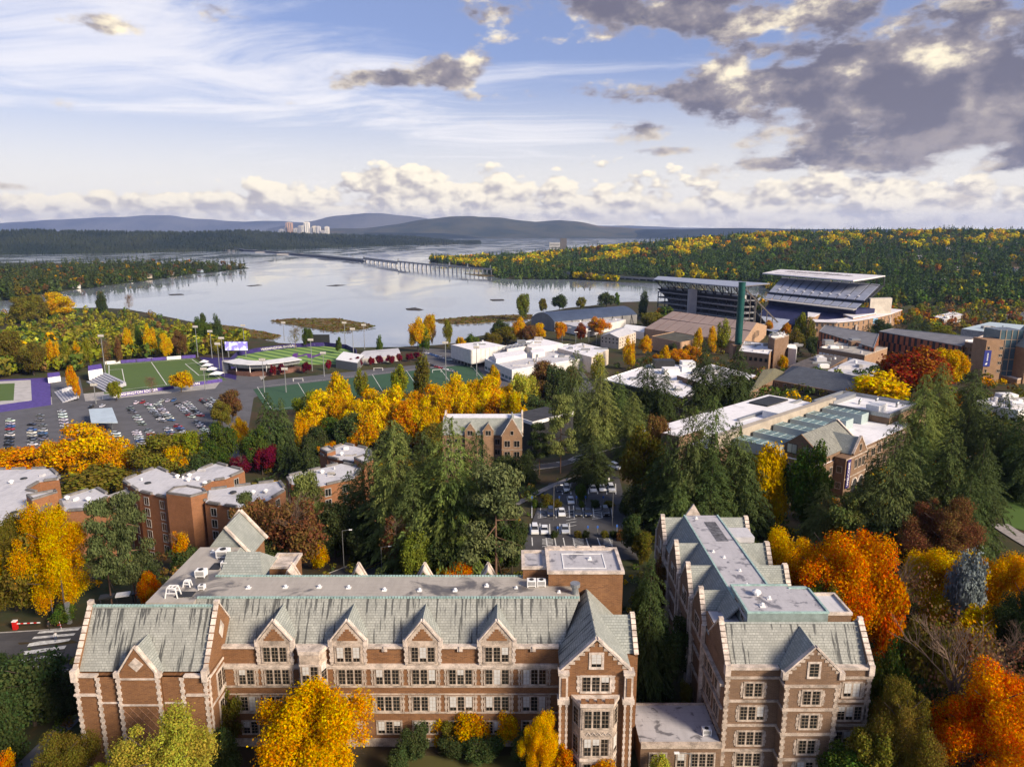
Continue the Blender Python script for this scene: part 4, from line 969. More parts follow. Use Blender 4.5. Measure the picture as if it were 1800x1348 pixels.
# ---- brick residence hall on the slope
def dormitory():
    T = thing('residence_hall', 'rambling orange brick residence hall with pale flat roofs below the road', 'building', (-105, 180, -20))
    zt, zb = 4.0, -24.0
    COP = M('lead_coping', (.17, .16, .155), .8, .25, 1)
    blocks = [[(-90, 828), (88, 824), (104, 838), (104, 843), (70, 847), (44, 862), (96, 872), (98, 882), (60, 906), (0, 926), (-90, 934)],
              [(104, 878), (168, 858), (193, 872), (152, 897), (112, 899)],
              [(215, 846), (275, 822), (300, 833), (316, 840), (380, 815), (430, 828), (398, 842), (372, 846), (352, 857), (298, 877), (243, 864)],
              [(360, 884), (366, 862), (490, 846), (502, 862), (472, 880), (420, 893)],
              [(504, 838), (600, 815), (638, 822), (622, 842), (560, 856), (512, 852)],
              [(562, 797), (605, 781), (650, 790), (655, 806), (625, 816), (572, 803)]]
    for k, b in enumerate(blocks):
        P = block(T, b, zt-.3*(k % 2), zb, DORMBRICK, ROOF3)
        clutter(T, P, P[0].z+.12, 3, .5)
        n = len(P); e = MB()
        for i in range(n):                               # concrete parapet blocks, broken like battlements
            p, q = P[i], P[(i+1) % n]; L = (q-p).length; d = (q-p)/L; m = max(1, int(L/5))
            for j in range(m):
                a = p+d*(L*(j+.12)/m); c = p+d*(L*(j+.78)/m)
                me = MB(); coping(me, (a.x, a.y, P[0].z+.1), (c.x, c.y, P[0].z+.1), .7, .55); me.build('parapet_block', COP, T)
        for i in range(n):
            p, q = P[i], P[(i+1) % n]
            a = sum(P[j].x*P[(j+1) % n].y-P[(j+1) % n].x*P[j].y for j in range(n))
            if a < 0: p, q = q, p
            d = (q-p); L = d.length; d.normalize(); out = Vector((d.y, -d.x))
            if out.y < -.15 and L > 6:                    # walls that face the road: tall slots of windows between brick piers
                m = max(1, int(L/4.6))
                face(T, p+(out*.02).to_3d(), q+(out*.02).to_3d(), [P[0].z-2.0-3.0*r for r in range(6)], m, 1.5, 1.9, GLASS, CONC)
    # stair towers
    for b, z in (([(292, 868), (305, 858), (330, 855), (358, 860), (364, 866), (335, 874)], 5.6), ([(46, 872), (98, 862), (101, 866), (56, 880)], 6.6), ([(562, 790), (578, 785), (590, 792), (575, 797)], 5.0), ([(622, 806), (640, 800), (656, 808), (640, 816)], 6.0)):
        P = [Vector((p.x, p.y, z)) for p in PX(b, z)]
        block(T, P, z, zb, DORMBRICK, ROOF3, COP, .4, .5, True, 'stair_tower')
    c = PX([(190, 870), (240, 853), (248, 860), (200, 880)], 2.5); MB().prism([(p.x, p.y) for p in c], 0, 2.5).build('covered_bridge', CONC, T)
    for (u, v) in ((312, 840), (331, 846), (333, 838), (347, 844), (360, 852), (445, 868), (467, 866), (118, 878), (155, 880), (540, 846), (566, 832), (20, 850), (600, 800)):
        p = onz(u, v, zt); roofunit(T, 'mushroom', p.x, p.y, zt+.1, 1.1)
    for (u, v) in ((42, 842), (25, 902), (410, 866), (585, 835), (260, 850)):
        p = onz(u, v, zt); MB().tube((p.x, p.y, zt+.1), (p.x, p.y, zt+.35), .9, .8, 10).build('roof_drain', DARK, T)
    return T
dormitory()
# ---- sandstone-coloured hall between the firs
def tan_hall():
    T = thing('gothic_hall', 'small tan brick gothic hall with steep gables among the firs', 'hall', (-16, 252, -20))
    y0, ze, zr = 246.0, -2.6, 2.6
    MB().box(-25, 3.6, y0, y0+14, -22, ze).build('wall', TANBRICK, T)
    MB().slab([(-25, y0-.3, ze), (3.6, y0-.3, ze), (3.6, y0+4, zr), (-25, y0+4, zr)], .3).build('roof', SLATE, T)
    MB().slab([(-25, y0+14.3, ze), (3.6, y0+14.3, ze), (3.6, y0+10, zr), (-25, y0+10, zr)], .3).build('roof', SLATE, T)
    MB().box(-25, 3.4, y0+4, y0+10, zr-.6, zr-.04).build('flat_roof', WROOF, T)
    w = MB(); w.box(-3.6, 3.6, y0-3.2, y0, -22, ze); gable_wall(w, 'x', y0-3.2, -3.6, 3.6, ze, ze+.4, 4.0, .5); w.build('gable_bay', TANBRICK, T)
    MB().slab([(0, y0-2.8, 3.9), (-3.8, y0-2.8, ze), (-3.8, y0+2, ze), (0, y0+5, 3.9)], .2).build('roof', SLATE, T); MB().slab([(0, y0-2.8, 3.902), (3.8, y0-2.8, ze), (3.8, y0+8, ze), (0, y0+8, 3.902)], .2).build('roof', SLATE, T)
    for X in (-8.5, -15.0):
        d = MB(); gable_wall(d, 'x', y0-.8, X-1.9, X+1.9, -22, -1.2, 1.6, .5); d.build('dormer', TANBRICK, T)
        r = MB(); r.slab([(X, y0-.4, 1.6), (X-2, y0-.4, -1.3), (X-2, y0+2, -1.3), (X, y0+4, 1.6)], .12); r.slab([(X, y0-.4, 1.602), (X+2, y0-.4, -1.3), (X+2, y0+2, -1.3), (X, y0+4, 1.602)], .12); r.build('dormer_roof', SLATE, T)
        c = MB(); coping(c, (X-2, y0-.6, -1.2), (X, y0-.6, 1.75), .5, .2); coping(c, (X, y0-.6, 1.75), (X+2, y0-.6, -1.2), .5, .2); c.build('coping', STONE, T)
        face(T, (X-1.9, y0-.82), (X+1.9, y0-.82), [-1.7], 1, 1.8, 1.7, GLASS, STONE)
    c = MB(); coping(c, (-3.8, y0-3.0, ze+.3), (0, y0-3.0, 4.2), .5, .25); coping(c, (0, y0-3.0, 4.2), (3.8, y0-3.0, ze+.3), .5, .25); c.build('coping', WHITESTONE, T)
    for X, zz in ((-24.5, 0), (3.5, 0)):
        g = MB(); gable_wall(g, 'y', X, y0+.4, y0+13.6, ze-.4, ze+.4, 4.4, .5); g.build('gable_wall', TANBRICK, T)
        c = MB(); coping(c, (X+.25, y0+.3, ze+.5), (X+.25, y0+7, 4.6), .6, .25); coping(c, (X+.25, y0+7, 4.6), (X+.25, y0+13.7, ze+.5), .6, .25); c.build('coping', WHITESTONE, T)
    face(T, (-24, y0-.02), (-3.8, y0-.02), [-5.2, -9.0, -12.8, -16.4], 7, 1.7, 2.0, GLASS, STONE)
    face(T, (-3.4, y0-3.22), (3.4, y0-3.22), [-1.0], 1, 1.0, 1.4, GLASS, STONE); face(T, (-3.4, y0-3.22), (3.4, y0-3.22), [-5.0, -9.0, -13.0, -16.8], 2, 1.9, 2.2, GLASS, STONE)
    p = MB(); p.box(-3.75, 3.75, y0-3.32, y0-3.2, -7.3, -7.0); p.build('string_course', STONE, T); p = MB(); p.box(-25, -3.7, y0-.12, y0, -11.0, -10.7); p.build('string_course', STONE, T)
    return T
tan_hall()
# ---- dark flat-roofed pavilion and white fascia behind it
def station():
    T = thing('flat_roof_pavilion', 'dark glass pavilion with black roof and white fascia behind the tan hall', 'building', (10, 300, -25))
    z = -8.0; P = PX([(898, 728), (958, 714), (1008, 722), (936, 741)], z)
    block(T, P, z-1.6, -34, DARK, DARK, None, world=True)
    MB().prism([(p.x, p.y) for p in P], z-1.7, z-.2).build('fascia', WHITE, T)
    c = sum(P, Vector())/4; MB().prism([tuple((c+(p-c)*.95).xy) for p in P], z-.2, z).build('roof', M('black_roof', (.045, .045, .05), .8, .3, .3), T)
    Q = PX([(930, 775), (975, 760), (985, 770), (945, 786)], -22); MB().prism([(p.x, p.y) for p in Q], -22.4, -22).build('canopy', WHITE, T)
    return T
station()
# ---- student union: rotated block with skylights and a gabled brick front
def union():
    a = math.atan2(.66, .75)
    T = thing('union_building', 'large union building with white roofs, glass skylights and brick gabled front', 'building', (80, 175, 0), a)
    L = dict(local=True)
    MB().box(0, 62, 0, 24, -1, 9.5).build('wall', BRICK2, T, **L); MB().box(-12, 62, 24, 50, -1, 10.5).build('wall', BRICK2, T, **L)
    MB().box(.4, 61.6, .4, 24, 9.5, 9.65).build('flat_roof', WROOF, T, **L); MB().box(-11.6, 61.6, 26.6, 49.6, 10.5, 10.65).build('flat_roof', WROOF, T, **L)
    MB().box(-12, 60, 24.2, 26.2, 9, 14.2).build('spine_wall', M('beige_panel', (.36, .31, .25), .8, .15, .3), T, **L)
    GL = glass('green_glass', (.10, .17, .16), .15); FR = M('skylight_frame', (.33, .40, .40), .5, .1, 2)
    for i, X in enumerate((-3.5, 6.5, 18.0, 28.0, 38.0, 49.0)):
        b = MB(); b.box(X, X+5.0, 11, 23.5, 9.65, 12.6, 0); sk = b.build('skylight', GL, T, **L)
        f = MB()
        for j in range(6): f.box(X-.06, X+5.06, 11-.06+j*2.45, 11.1+j*2.45, 9.65, 12.72, 0)
        for j in range(3): f.box(X-.05+j*2.4, X+.15+j*2.4, 10.93, 23.57, 9.65, 12.7, 0)
        f.build('glazing_bars', FR, sk, True, kind='stuff')
    # gabled roof over the entrance
    w = MB(); w.box(1, 22, 0.5, 13, 9.5, 11.6); gable_wall(w, 'y', 1.0, .5, 13, 11.5, 11.6, 16.6, .4); gable_wall(w, 'y', 21.6, .5, 13, 11.5, 11.6, 16.6, .4); w.build('gable_block', BRICK2, T, split=False, **L)
    MB().slab([(1.4, .2, 11.6), (21.6, .2, 11.6), (21.6, 6.7, 16.5), (1.4, 6.7, 16.5)], .25).build('roof', slate('old_slate', (.25, .25, .22), (.18, .18, .16), .4), T, **L); MB().slab([(1.4, 13.2, 11.6), (21.6, 13.2, 11.6), (21.6, 6.7, 16.498), (1.4, 6.7, 16.498)], .25).build('roof', MATS['old_slate'], T, **L)
    c = MB(); coping(c, (21.8, .2, 11.7), (21.8, 6.75, 16.9), .6, .25); coping(c, (21.8, 6.75, 16.9), (21.8, 13.3, 11.7), .6, .25); c.build('coping', WHITESTONE, T, **L)
    face(T, (1.0, 11), (1.0, 2.5), [12.2], 2, 2.6, 2.4, METAL, DARK, local=True)
    w = MB(); w.box(7, 20, -3.0, 0, -1, 10.8); gable_wall(w, 'x', -3.0, 11.5, 19.0, 10.7, 11.2, 15.2, .5); w.build('gable_bay', BRICK2, T, split=False, **L)
    r = MB(); r.slab([(15.25, -2.5, 15.1), (11.2, -2.5, 11), (11.2, 1.5, 11), (15.25, 5, 15.1)], .2); r.build('roof', SLATE, T, **L); r = MB(); r.slab([(15.25, -2.5, 15.1), (19.3, -2.5, 11), (19.3, 1.5, 11), (15.25, 5, 15.1)], .2); r.build('roof', SLATE, T, **L)
    c = MB(); coping(c, (11.3, -2.8, 11.2), (15.25, -2.8, 15.4), .6, .25); coping(c, (15.25, -2.8, 15.4), (19.2, -2.8, 11.2), .6, .25); c.build('coping', WHITESTONE, T, **L)
    p = MB(); p.box(6.9, 20.1, -3.1, -3.0, 10.2, 10.6); p.build('string_course', STONE, T, **L); p = MB(); p.box(6.9, 20.1, -3.12, -3.0, 5.0, 5.3); p.build('string_course', STONE, T, **L); p = MB(); p.box(20, 62, -.1, 0, 8.6, 8.9); p.build('string_course', STONE, T, **L)
    face(T, (6.98, 0), (6.98, -3), [3.2, 7.6], 1, 1.2, 1.6, GLASS, STONE, local=True); face(T, (7, -3.02), (11, -3.02), [3.2, 7.6], 1, 1.2, 1.8, GLASS, STONE, local=True); face(T, (12, -3.02), (19, -3.02), [8.2], 3, 1.5, 2.4, GLASS, STONE, local=True); face(T, (13, -3.02), (17.5, -3.02), [12.4], 1, 1.1, 1.8, GLASS, STONE, local=True)
    face(T, (0, -.02), (7, -.02), [3.2, 7.2], 2, 1.4, 1.9, GLASS, STONE, local=True); face(T, (21, -.02), (60, -.02), [3.0, 7.0], 9, 2.2, 2.2, GLASS, STONE, local=True); face(T, (-.02, 22), (-.02, 2), [3.2, 7.2], 4, 1.8, 2.0, GLASS, STONE, local=True)
    for X in (13.2, 17.0):                                # round-headed entrance arches
        m = MB(); pts = [(X-1.5, 0)]+[(X-1.5*cos(t*pi/8), 2.6+1.5*sin(t*pi/8)) for t in range(9)]+[(X+1.5, 0)]
        b = len(m.v); m.v += [(x, -3.06, z-1+1) for x, z in pts]+[(x, -2.9, z) for x, z in pts]; n = len(pts)
        m.f.append(tuple(range(n))); m.mi.append(0)
        for i in range(n): j = (i+1) % n; m.f.append((i, n+i, n+j, j)); m.mi.append(0)
        m.build('entrance_arch', DARK, T, **L)
        s = MB()
        for t in range(8): s.beam((X-1.7*cos(t*pi/8), -3.08, 2.6+1.7*sin(t*pi/8)), (X-1.7*cos((t+1)*pi/8), -3.08, 2.6+1.7*sin((t+1)*pi/8)), .35)
        s.build('arch_stone', WHITESTONE, T, split=False, **L)
    # banner reading WELCOME, hung upright
    MB().box(7.5, 9.5, -3.35, -3.25, 2.6, 10.4).build('banner', NAVY, T, label='navy banner with white lettering', **L)
    cu = bpy.data.curves.new('banner_text', 'FONT'); cu.body = 'WELCOME'; cu.size = 1.75; cu.align_x = 'CENTER'; cu.align_y = 'CENTER'; cu.extrude = .01; cu.offset = .03
    to = bpy.data.objects.new('tmp', cu); COL.objects.link(to); dg = bpy.context.evaluated_depsgraph_get(); me = bpy.data.meshes.new_from_object(to.evaluated_get(dg)); bpy.data.objects.remove(to)
    me.materials.clear(); me.materials.append(WHITE); o = bpy.data.objects.new('banner_lettering', me); COL.objects.link(o); o.parent = T; o.location = (8.5, -3.38, 6.4); o.rotation_euler = (R(90), R(-90), 0)
    xs = [v.co.x for v in me.vertices]; k = 6.6/(max(xs)-min(xs)); o.scale = (k, k*.95, 1)
    # left brick stair block, right raised wing
    MB().box(-16, -4, 33, 39, -1, 13.2).build('stair_block', BRICK2, T, **L); face(T, (-4.0+.02, 33.5), (-4+.02, 38.5), [10.5], 2, .9, 3.0, GLASS, STONE, local=True); MB().box(-15.6, -4.4, 33.4, 38.6, 13.2, 13.3).build('flat_roof', WROOF, T, **L)
    MB().box(55, 78, 5, 30, -1, 11.8).build('wing', BRICK2, T, **L); MB().box(55.4, 77.6, 5.4, 29.6, 11.8, 11.95).build('flat_roof', WROOF, T, **L)
    m = MB(); ring(m, [(55, 5), (78, 5), (78, 30), (55, 30)], 11.9, .6, 1.2); m.build('parapet', METAL, T, True, split=False)
    m = MB(); m.box(58, 75, 24, 27, 12, 13.4); m.build('louvre_screen', METAL, T, **L)
    MB().box(56.5, 63, 9, 13, 12, 14.6).build('air_handler', WHITE, T, **L); MB().box(30, 46, 28, 34, 10.7, 13.0).build('air_handler', WHITE, T, **L); MB().box(12, 26, 28, 30, 10.7, 11.8).build('air_handler', ROOF3, T, **L)
    MB().box(20, 60, 36, 37, 10.7, 11.5).build('roof_kerb', METAL, T, **L); MB().box(44, 58, 40, 47, 10.7, 11.2).build('solar_array', DARK, T, **L)
    for i, (X, Y) in enumerate(((66, 12), (71, 9), (66, 19), (72, 16))): roofunit_local(T, X, Y, 11.95)
    w = MB(); w.box(70, 79.5, 1.5, 5, -1, 9.4); gable_wall(w, 'x', 1.5, 71.5, 78, 9.3, 9.6, 13.2, .4); w.build('gable_bay', BRICK2, T, split=False, **L)
    face(T, (70, 1.48), (79.5, 1.48), [2.6, 6.6], 2, 2.4, 2.4, GLASS, STONE, local=True); MB().box(79.5, 84, 6, 16, -1, 9.6).build('glass_stair', glass('stair_glass', (.03, .04, .045)), T, **L)  # glass stair in one even dark tint
    return T
def roofunit_local(T, x, y, z):
    mb = MB(); mb.tube((x, y, z), (x, y, z+1.0), .35, None, 10); mb.tube((x, y, z+1.0), (x+.9, y, z+1.4), .4, .5, 10); mb.build('exhaust_cowl', METAL, T, local=True)
union()
# ---- the group of engineering buildings on the right
def hip(T, P, ze, zr, mat, inset=.5):
    c = [Vector((p[0], p[1], ze)) for p in P]; a = (c[0]+c[3])/2; b = (c[1]+c[2])/2; A = a.lerp(b, .22); B = a.lerp(b, .78); A.z = B.z = zr
    MB().slab([c[0], c[1], B, A], .3).build('roof', mat, T); MB().slab([c[2], c[3], A, B], .3).build('roof', mat, T); MB().slab([c[1], c[2], B], .3).build('roof', mat, T); MB().slab([c[3], c[0], A], .3).build('roof', mat, T)
def simple(name, label, cat, poly, ztop, zbase, wall, roof, par=None, wins=None, extra=None, ph=.5):
    P = PX(poly, ztop); c = sum(P, Vector())/len(P)
    T = thing(name, label, cat, (c.x, c.y, zbase)); block(T, P, ztop, zbase, wall, roof, par, world=True, ph=ph)
    for w in wins or ():
        i, j, zs, n, ww, hh = w[:6]; a, b = P[i], P[j]; d = (b-a).normalized(); out = Vector((d.y, -d.x, 0))*.03
        face(T, a+out, b+out, zs, n, ww, hh, w[6] if len(w) > 6 else GLASS, w[7] if len(w) > 7 else None)
    if extra: extra(T, P)
    clutter(T, P, ztop+.12, 9, 1.5)
    return T
BLUEROOF = slate('blue_slate', (.085, .095, .115), (.065, .072, .090), 0, 1.2, .5)
def blue_hall():
    T = thing('brick_hall', 'brown brick hall under a long dark blue slate roof behind the union', 'building', (110, 300, -12))
    z = 3.0
    for k, (poly, zr) in enumerate((([(1358, 668), (1500, 694), (1528, 664), (1392, 642)], 7.2), ([(1318, 690), (1352, 672), (1384, 655), (1345, 650)], 7.6), ([(1500, 694), (1555, 690), (1560, 665), (1528, 660)], 6.4))):
        P = PX(poly, z); MB().prism([(p.x, p.y) for p in P], -14, z).build('wall', BRICK2, T)
        hip(T, P, z-.2, zr, BLUEROOF if k != 1 else slate('mossy_slate', (.16, .15, .09), (.12, .11, .07), .3))
        if k < 2: face(T, P[0], P[1], [z-1.8, z-5.5], 9 if k == 0 else 4, 1.5, 1.8, GLASS, STONE)
    return T
blue_hall()
def louvre(T, P):
    pass
def striped():
    for nm, poly, lab, n in (('classroom_block', [(1440, 583), (1536, 612), (1545, 588), (1450, 572)], 'smaller orange and black striped block with grey roof behind the brown laboratory', 13), ('classroom_block', [(1545, 583), (1690, 609), (1720, 594), (1570, 578)], 'larger orange and black striped block with dark roof at right', 13)):
        z = -4.5 if n else 0; P = PX(poly, z); c = sum(P, Vector())/4
        T = thing(nm, lab, 'building', (c.x, c.y, -26)); block(T, P, z, -26, DARK, M('slate_grey_roof', (.14, .14, .155), .8, .2, .2), METAL, .4, world=True)
        OB = M('terracotta_panel', (.33, .12, .055), .8, .2, .5)
        for (a, b, k) in ((P[0], P[1], n), (P[1], P[2], 5), (P[3], P[0], 4)):
            d = (b-a); L = d.length; d.normalize(); out = Vector((d.y, -d.x, 0))
            for row in range(3):
                for i in range(k+1):
                    f = (i+(.5 if row % 2 else .1))/(k+1); q = a+d*L*f; w = L/(k+1)*(.48 if i % 4 else .62)
                    m = MB(); q2 = q+d*w
                    m.prism([tuple((q+out*.35).xy), tuple((q2+out*.35).xy), tuple((q2-out*.1).xy), tuple((q-out*.1).xy)], z-.6-6.2*(row+1)+.5, z-.3-6.2*row)
                    m.build('facade_panel', OB, T)
striped()
simple('laboratory', 'brown brick laboratory with white strip windows and cluttered flat roof', 'building', [(1440, 612), (1520, 626), (1560, 612), (1478, 600)], -7, -24, TANBRICK, ROOF, STONE, [(0, 1, [-10.5], 12, 2.2, 1.8, WHITE)],
       lambda T, P: [MB().box(P[0].x+a, P[0].x+a+6, P[0].y+b, P[0].y+b+5, -7, -3.6).build('roof_house', BRICK2 if k % 2 else METAL, T) for k, (a, b) in enumerate(((9, 12), (24, 6), (30, 18)))])
simple('workshop', 'low workshop with lavender grey sheet roof between brick buildings', 'building', [(1452, 652), (1532, 668), (1545, 640), (1500, 630)], -2.5, -22, BRICK2, ROOF3)
simple('workshop', 'low workshop with dark shingled roof left of the lavender grey one', 'building', [(1385, 644), (1450, 652), (1490, 628), (1440, 622)], -4, -22, BRICK2, M('brown_shingle', (.10, .085, .08), .9, .3, .5))
simple('stair_tower', 'square brown brick tower with rooftop pipes near the green chimney', 'tower', [(1351, 592), (1362, 597), (1387, 590), (1376, 586)], -5.5, -28, BRICK2, ROOF, STONE, None,
       lambda T, P: [MB().tube((P[0].x+4+i*3, P[0].y+3+i, -5.4), (P[0].x+4+i*3, P[0].y+3+i, -2.2), .45, None, 8).build('pipe', METAL, T) for i in range(4)])
simple('plant_house', 'tan brick power plant house at the foot of the green chimney', 'building', [(1298, 618), (1352, 624), (1362, 606), (1308, 600)], -14, -30, TANBRICK, WROOF, STONE, [(0, 1, [-18], 6, 2, 2.4)])
simple('storage_shed', 'small white box shed right of the brown brick tower', 'shed', [(1386, 612), (1400, 614), (1402, 606), (1389, 604)], -14, -28, WHITE, WHITE)
def chimney():
    b = onz(1297, 612, -20); T = thing('chimney', 'tall dark green cylindrical chimney rising beside the stadium', 'chimney', (b.x, b.y, -24))
    G = M('green_steel', (.006, .065, .058), .45, .2, .3)
    top = aty(1302, 496, b.y).z
    MB().tube((b.x, b.y, -24), (b.x, b.y, top), 2.7, 2.6, 24).build('shaft', G, T, smooth=False)
    for z in (-8, 8, top-.8): MB().tube((b.x, b.y, z), (b.x, b.y, z+.6), 2.78, None, 24).build('flange', G, T)
    MB().prism([(b.x-5, b.y-5), (b.x+5, b.y-5), (b.x+5, b.y+5), (b.x-5, b.y+5)], -28, -17).build('plinth', TANBRICK, T)
chimney()
# dark building with white roofs seen through the firs
simple('lecture_hall', 'dark walled lecture building with bright white roof half hidden by firs', 'building', [(1060, 668), (1200, 700), (1300, 668), (1160, 636)], -12, -34, DARK, WROOF, WHITE, [(0, 1, [-16, -20], 8, 3, 2)],
       lambda T, P: [MB().box(P[3].x+a, P[3].x+a+w, P[3].y-12+b, P[3].y-4+b, -12, -12+h).build('roof_house', m, T) for a, b, w, h, m in ((-8, -12, 12, 5, DARK), (6, -22, 9, 3, WHITE), (10, -6, 8, 3, WHITE), (-6, -30, 9, 3.4, WHITE))])
simple('lecture_hall', 'second dark building with white roof behind the firs left of the union', 'building', [(1190, 660), (1280, 690), (1330, 660), (1250, 640)], -9, -30, BRICK2, WROOF, None, None,
       lambda T, P: [MB().box(P[0].x+a, P[0].x+a+5, P[0].y+b, P[0].y+b+4, -9, -6.4).build('air_handler', METAL, T) for a, b in ((10, 3), (17, 5), (24, 7))])
# banner building and other brick at the far right
def banner_hall():
    T = thing('brick_hall', 'brown brick hall with tall blue banner and glass bay at the right edge', 'building', (235, 335, -6))
    z = 6; P = PX([(1722, 606), (1752, 612), (1800, 600), (1790, 596)], z); y0 = 330
    a = aty(1722, 690, y0); b = aty(1752, 690, y0); c = aty(1795, 690, y0); e = aty(1900, 690, y0)
    def up(v): return aty(1750, v, y0).z
    MB().box(a.x, b.x, y0, y0+10, -14, up(598)).build('stair_tower', TANBRICK, T)
    MB().box(b.x+.5, c.x, y0+4, y0+16, -14, up(583)).build('glass_bay', glass('blue_glass', (.07, .12, .15)), T)
    f = MB()
    for i in range(5): x = b.x+.5+(c.x-b.x-.5)*i/4; f.box(x-.15, x+.15, y0+3.8, y0+4, -14, up(583)+.3)
    for zz in (up(600), up(615), up(635), up(655)): f.box(b.x+.5, c.x, y0+3.82, y0+3.98, zz, zz+.3)
    f.build('glazing_bars', FRAME, T, kind='stuff')
    g = MB(); gable_wall(g, 'x', y0-4, c.x-3, e.x, -14, up(610), up(545), 14); g.build('gable_wall', TANBRICK, T)
    m = (c.x-3+e.x)/2
    MB().slab([(c.x-3.4, y0-4.4, up(610)), (m, y0-4.4, up(544)), (m, y0+11, up(544)), (c.x-3.4, y0+11, up(610))], .5).build('roof', SLATE, T); MB().slab([(e.x+.4, y0-4.4, up(610)), (m, y0-4.4, up(544)), (m, y0+11, up(544)), (e.x+.4, y0+11, up(610))], .5).build('roof', SLATE, T)
    face(T, (c.x+1, y0-4.02), (c.x+6, y0-4.02), [up(635), up(650)], 1, 3.4, 3.6, glass('blue_glass', (.07, .12, .15)), STONE)
    bx = aty(1739, 600, y0).x; MB().box(bx-1.6, bx+1.6, y0-.3, y0-.1, up(644), up(616)).build('banner', M('blue_banner', (.02, .03, .20), .7, .1, .5), T, label='blue banner with white lettering')
    mk = MB(); mk.poly([(bx-.8, y0-.33, up(641)), (bx+.1, y0-.33, up(641)), (bx+.3, y0-.33, up(637)), (bx-.4, y0-.33, up(638))]); mk.build('banner_emblem', WHITE, T)
    for i in range(9): q = up(634)+i*.42; mk = MB(); mk.box(bx-.25, bx+.35, y0-.34, y0-.32, q, q+.24); mk.build('banner_letter', WHITE, T)
    face(T, (a.x+.2, y0-.02), (a.x+2.4, y0-.02), [up(612), up(625), up(638), up(652)], 1, .9, 1.4, GLASS, STONE); face(T, (b.x-2, y0-.02), (b.x+.4, y0-.02), [up(612), up(625), up(638), up(652)], 1, 1.4, 1.2, GLASS, STONE)
banner_hall()
simple('annexe', 'low tan brick annexe with white roof at right edge below the banner', 'building', [(1735, 655), (1788, 668), (1860, 655), (1800, 640)], 1.0, -12, TANBRICK, WROOF, STONE, [(0, 1, [-2], 5, 1.6, 2.0)])
simple('annexe', 'white walled annexe with white roof behind the dark firs at right', 'building', [(1708, 706), (1790, 722), (1860, 706), (1760, 696)], 4.0, -8, WHITE, WROOF, None, [(0, 1, [0], 6, 2.0, 2.0)])
simple('shop_block', 'distant brick block with grey roof left of the banner hall', 'building', [(1696, 602), (1740, 608), (1800, 592), (1740, 586)], -2, -24, BRICK2, ROOF3, STONE, [(0, 1, [-6, -10], 5, 2, 2)])
simple('light_building', 'pale glass roofed building among trees beyond the striped block', 'building', [(1690, 578), (1800, 592), (1850, 576), (1740, 566)], -14, -40, CONC, glass('pale_glass', (.35, .42, .44), .3))
# ------------------------------------------------------------------ sports fields
def flat(name, poly, mat, dz, kind='structure'):
    P = PX(poly, FL); o = MB().prism([(p.x, p.y) for p in P], FL-.3, FL+dz).build(name, mat); o['kind'] = kind; return P
def field_lines(P, fr, dz, w=.25, mat=None):
    """painted lines: pairs of (s,t) in the bilinear frame of the field"""
    def b(s, t): return (P[0]*(1-s)+P[1]*s)*(1-t)+(P[3]*(1-s)+P[2]*s)*t
    for (s0, t0, s1, t1) in fr:
        a, c = b(s0, t0), b(s1, t1); d = (c-a).normalized(); n = Vector((-d.y, d.x, 0))*w
        MB().poly([(q.x, q.y, FL+dz) for q in (a-n, c-n, c+n, a+n)]).build('field_marking', mat or PAINT)['kind'] = 'structure'
soc = flat('soccer_pitch', [(183, 693), (398, 668), (340, 629), (185, 640)], TURF, .16)
field_lines(soc, [(.04, .06, .96, .06), (.04, .94, .96, .94), (.04, .06, .04, .94), (.96, .06, .96, .94), (.5, .06, .5, .94), (.04, .25, .17, .25), (.17, .25, .17, .75), (.04, .75, .17, .75), (.96, .25, .83, .25), (.83, .25, .83, .75), (.96, .75, .83, .75)], .18, .3)
flat('track', [(-120, 742), (90, 712), (88, 664), (-120, 672)], PURPLE, .14)
flat('infield', [(-120, 728), (56, 704), (54, 668), (-120, 676)], M('pale_apron', (.42, .40, .39), .85, .15, .2), .18)
flat('infield', [(-120, 712), (24, 704), (26, 674), (-120, 680)], TURF, .22)
flat('service_yard', [(92, 712), (150, 706), (140, 662), (88, 664)], ASPH2, .15)
flat('service_yard', [(380, 660), (415, 668), (420, 630), (350, 628)], NAVY, .15)
tp = flat('turf_field', [(470, 722), (880, 694), (830, 636), (442, 680)], TURF2, .16)
field_lines(tp, [(.02, .05, .98, .05), (.02, .95, .98, .95), (.02, .05, .02, .95), (.98, .05, .98, .95), (.34, .05, .34, .95), (.66, .05, .66, .95), (.18, .05, .18, .95), (.5, .05, .5, .95), (.82, .05, .82, .95)], .18, .18)
flat('footpath', [(395, 690), (830, 640), (828, 632), (400, 676)], ASPH2, .17)
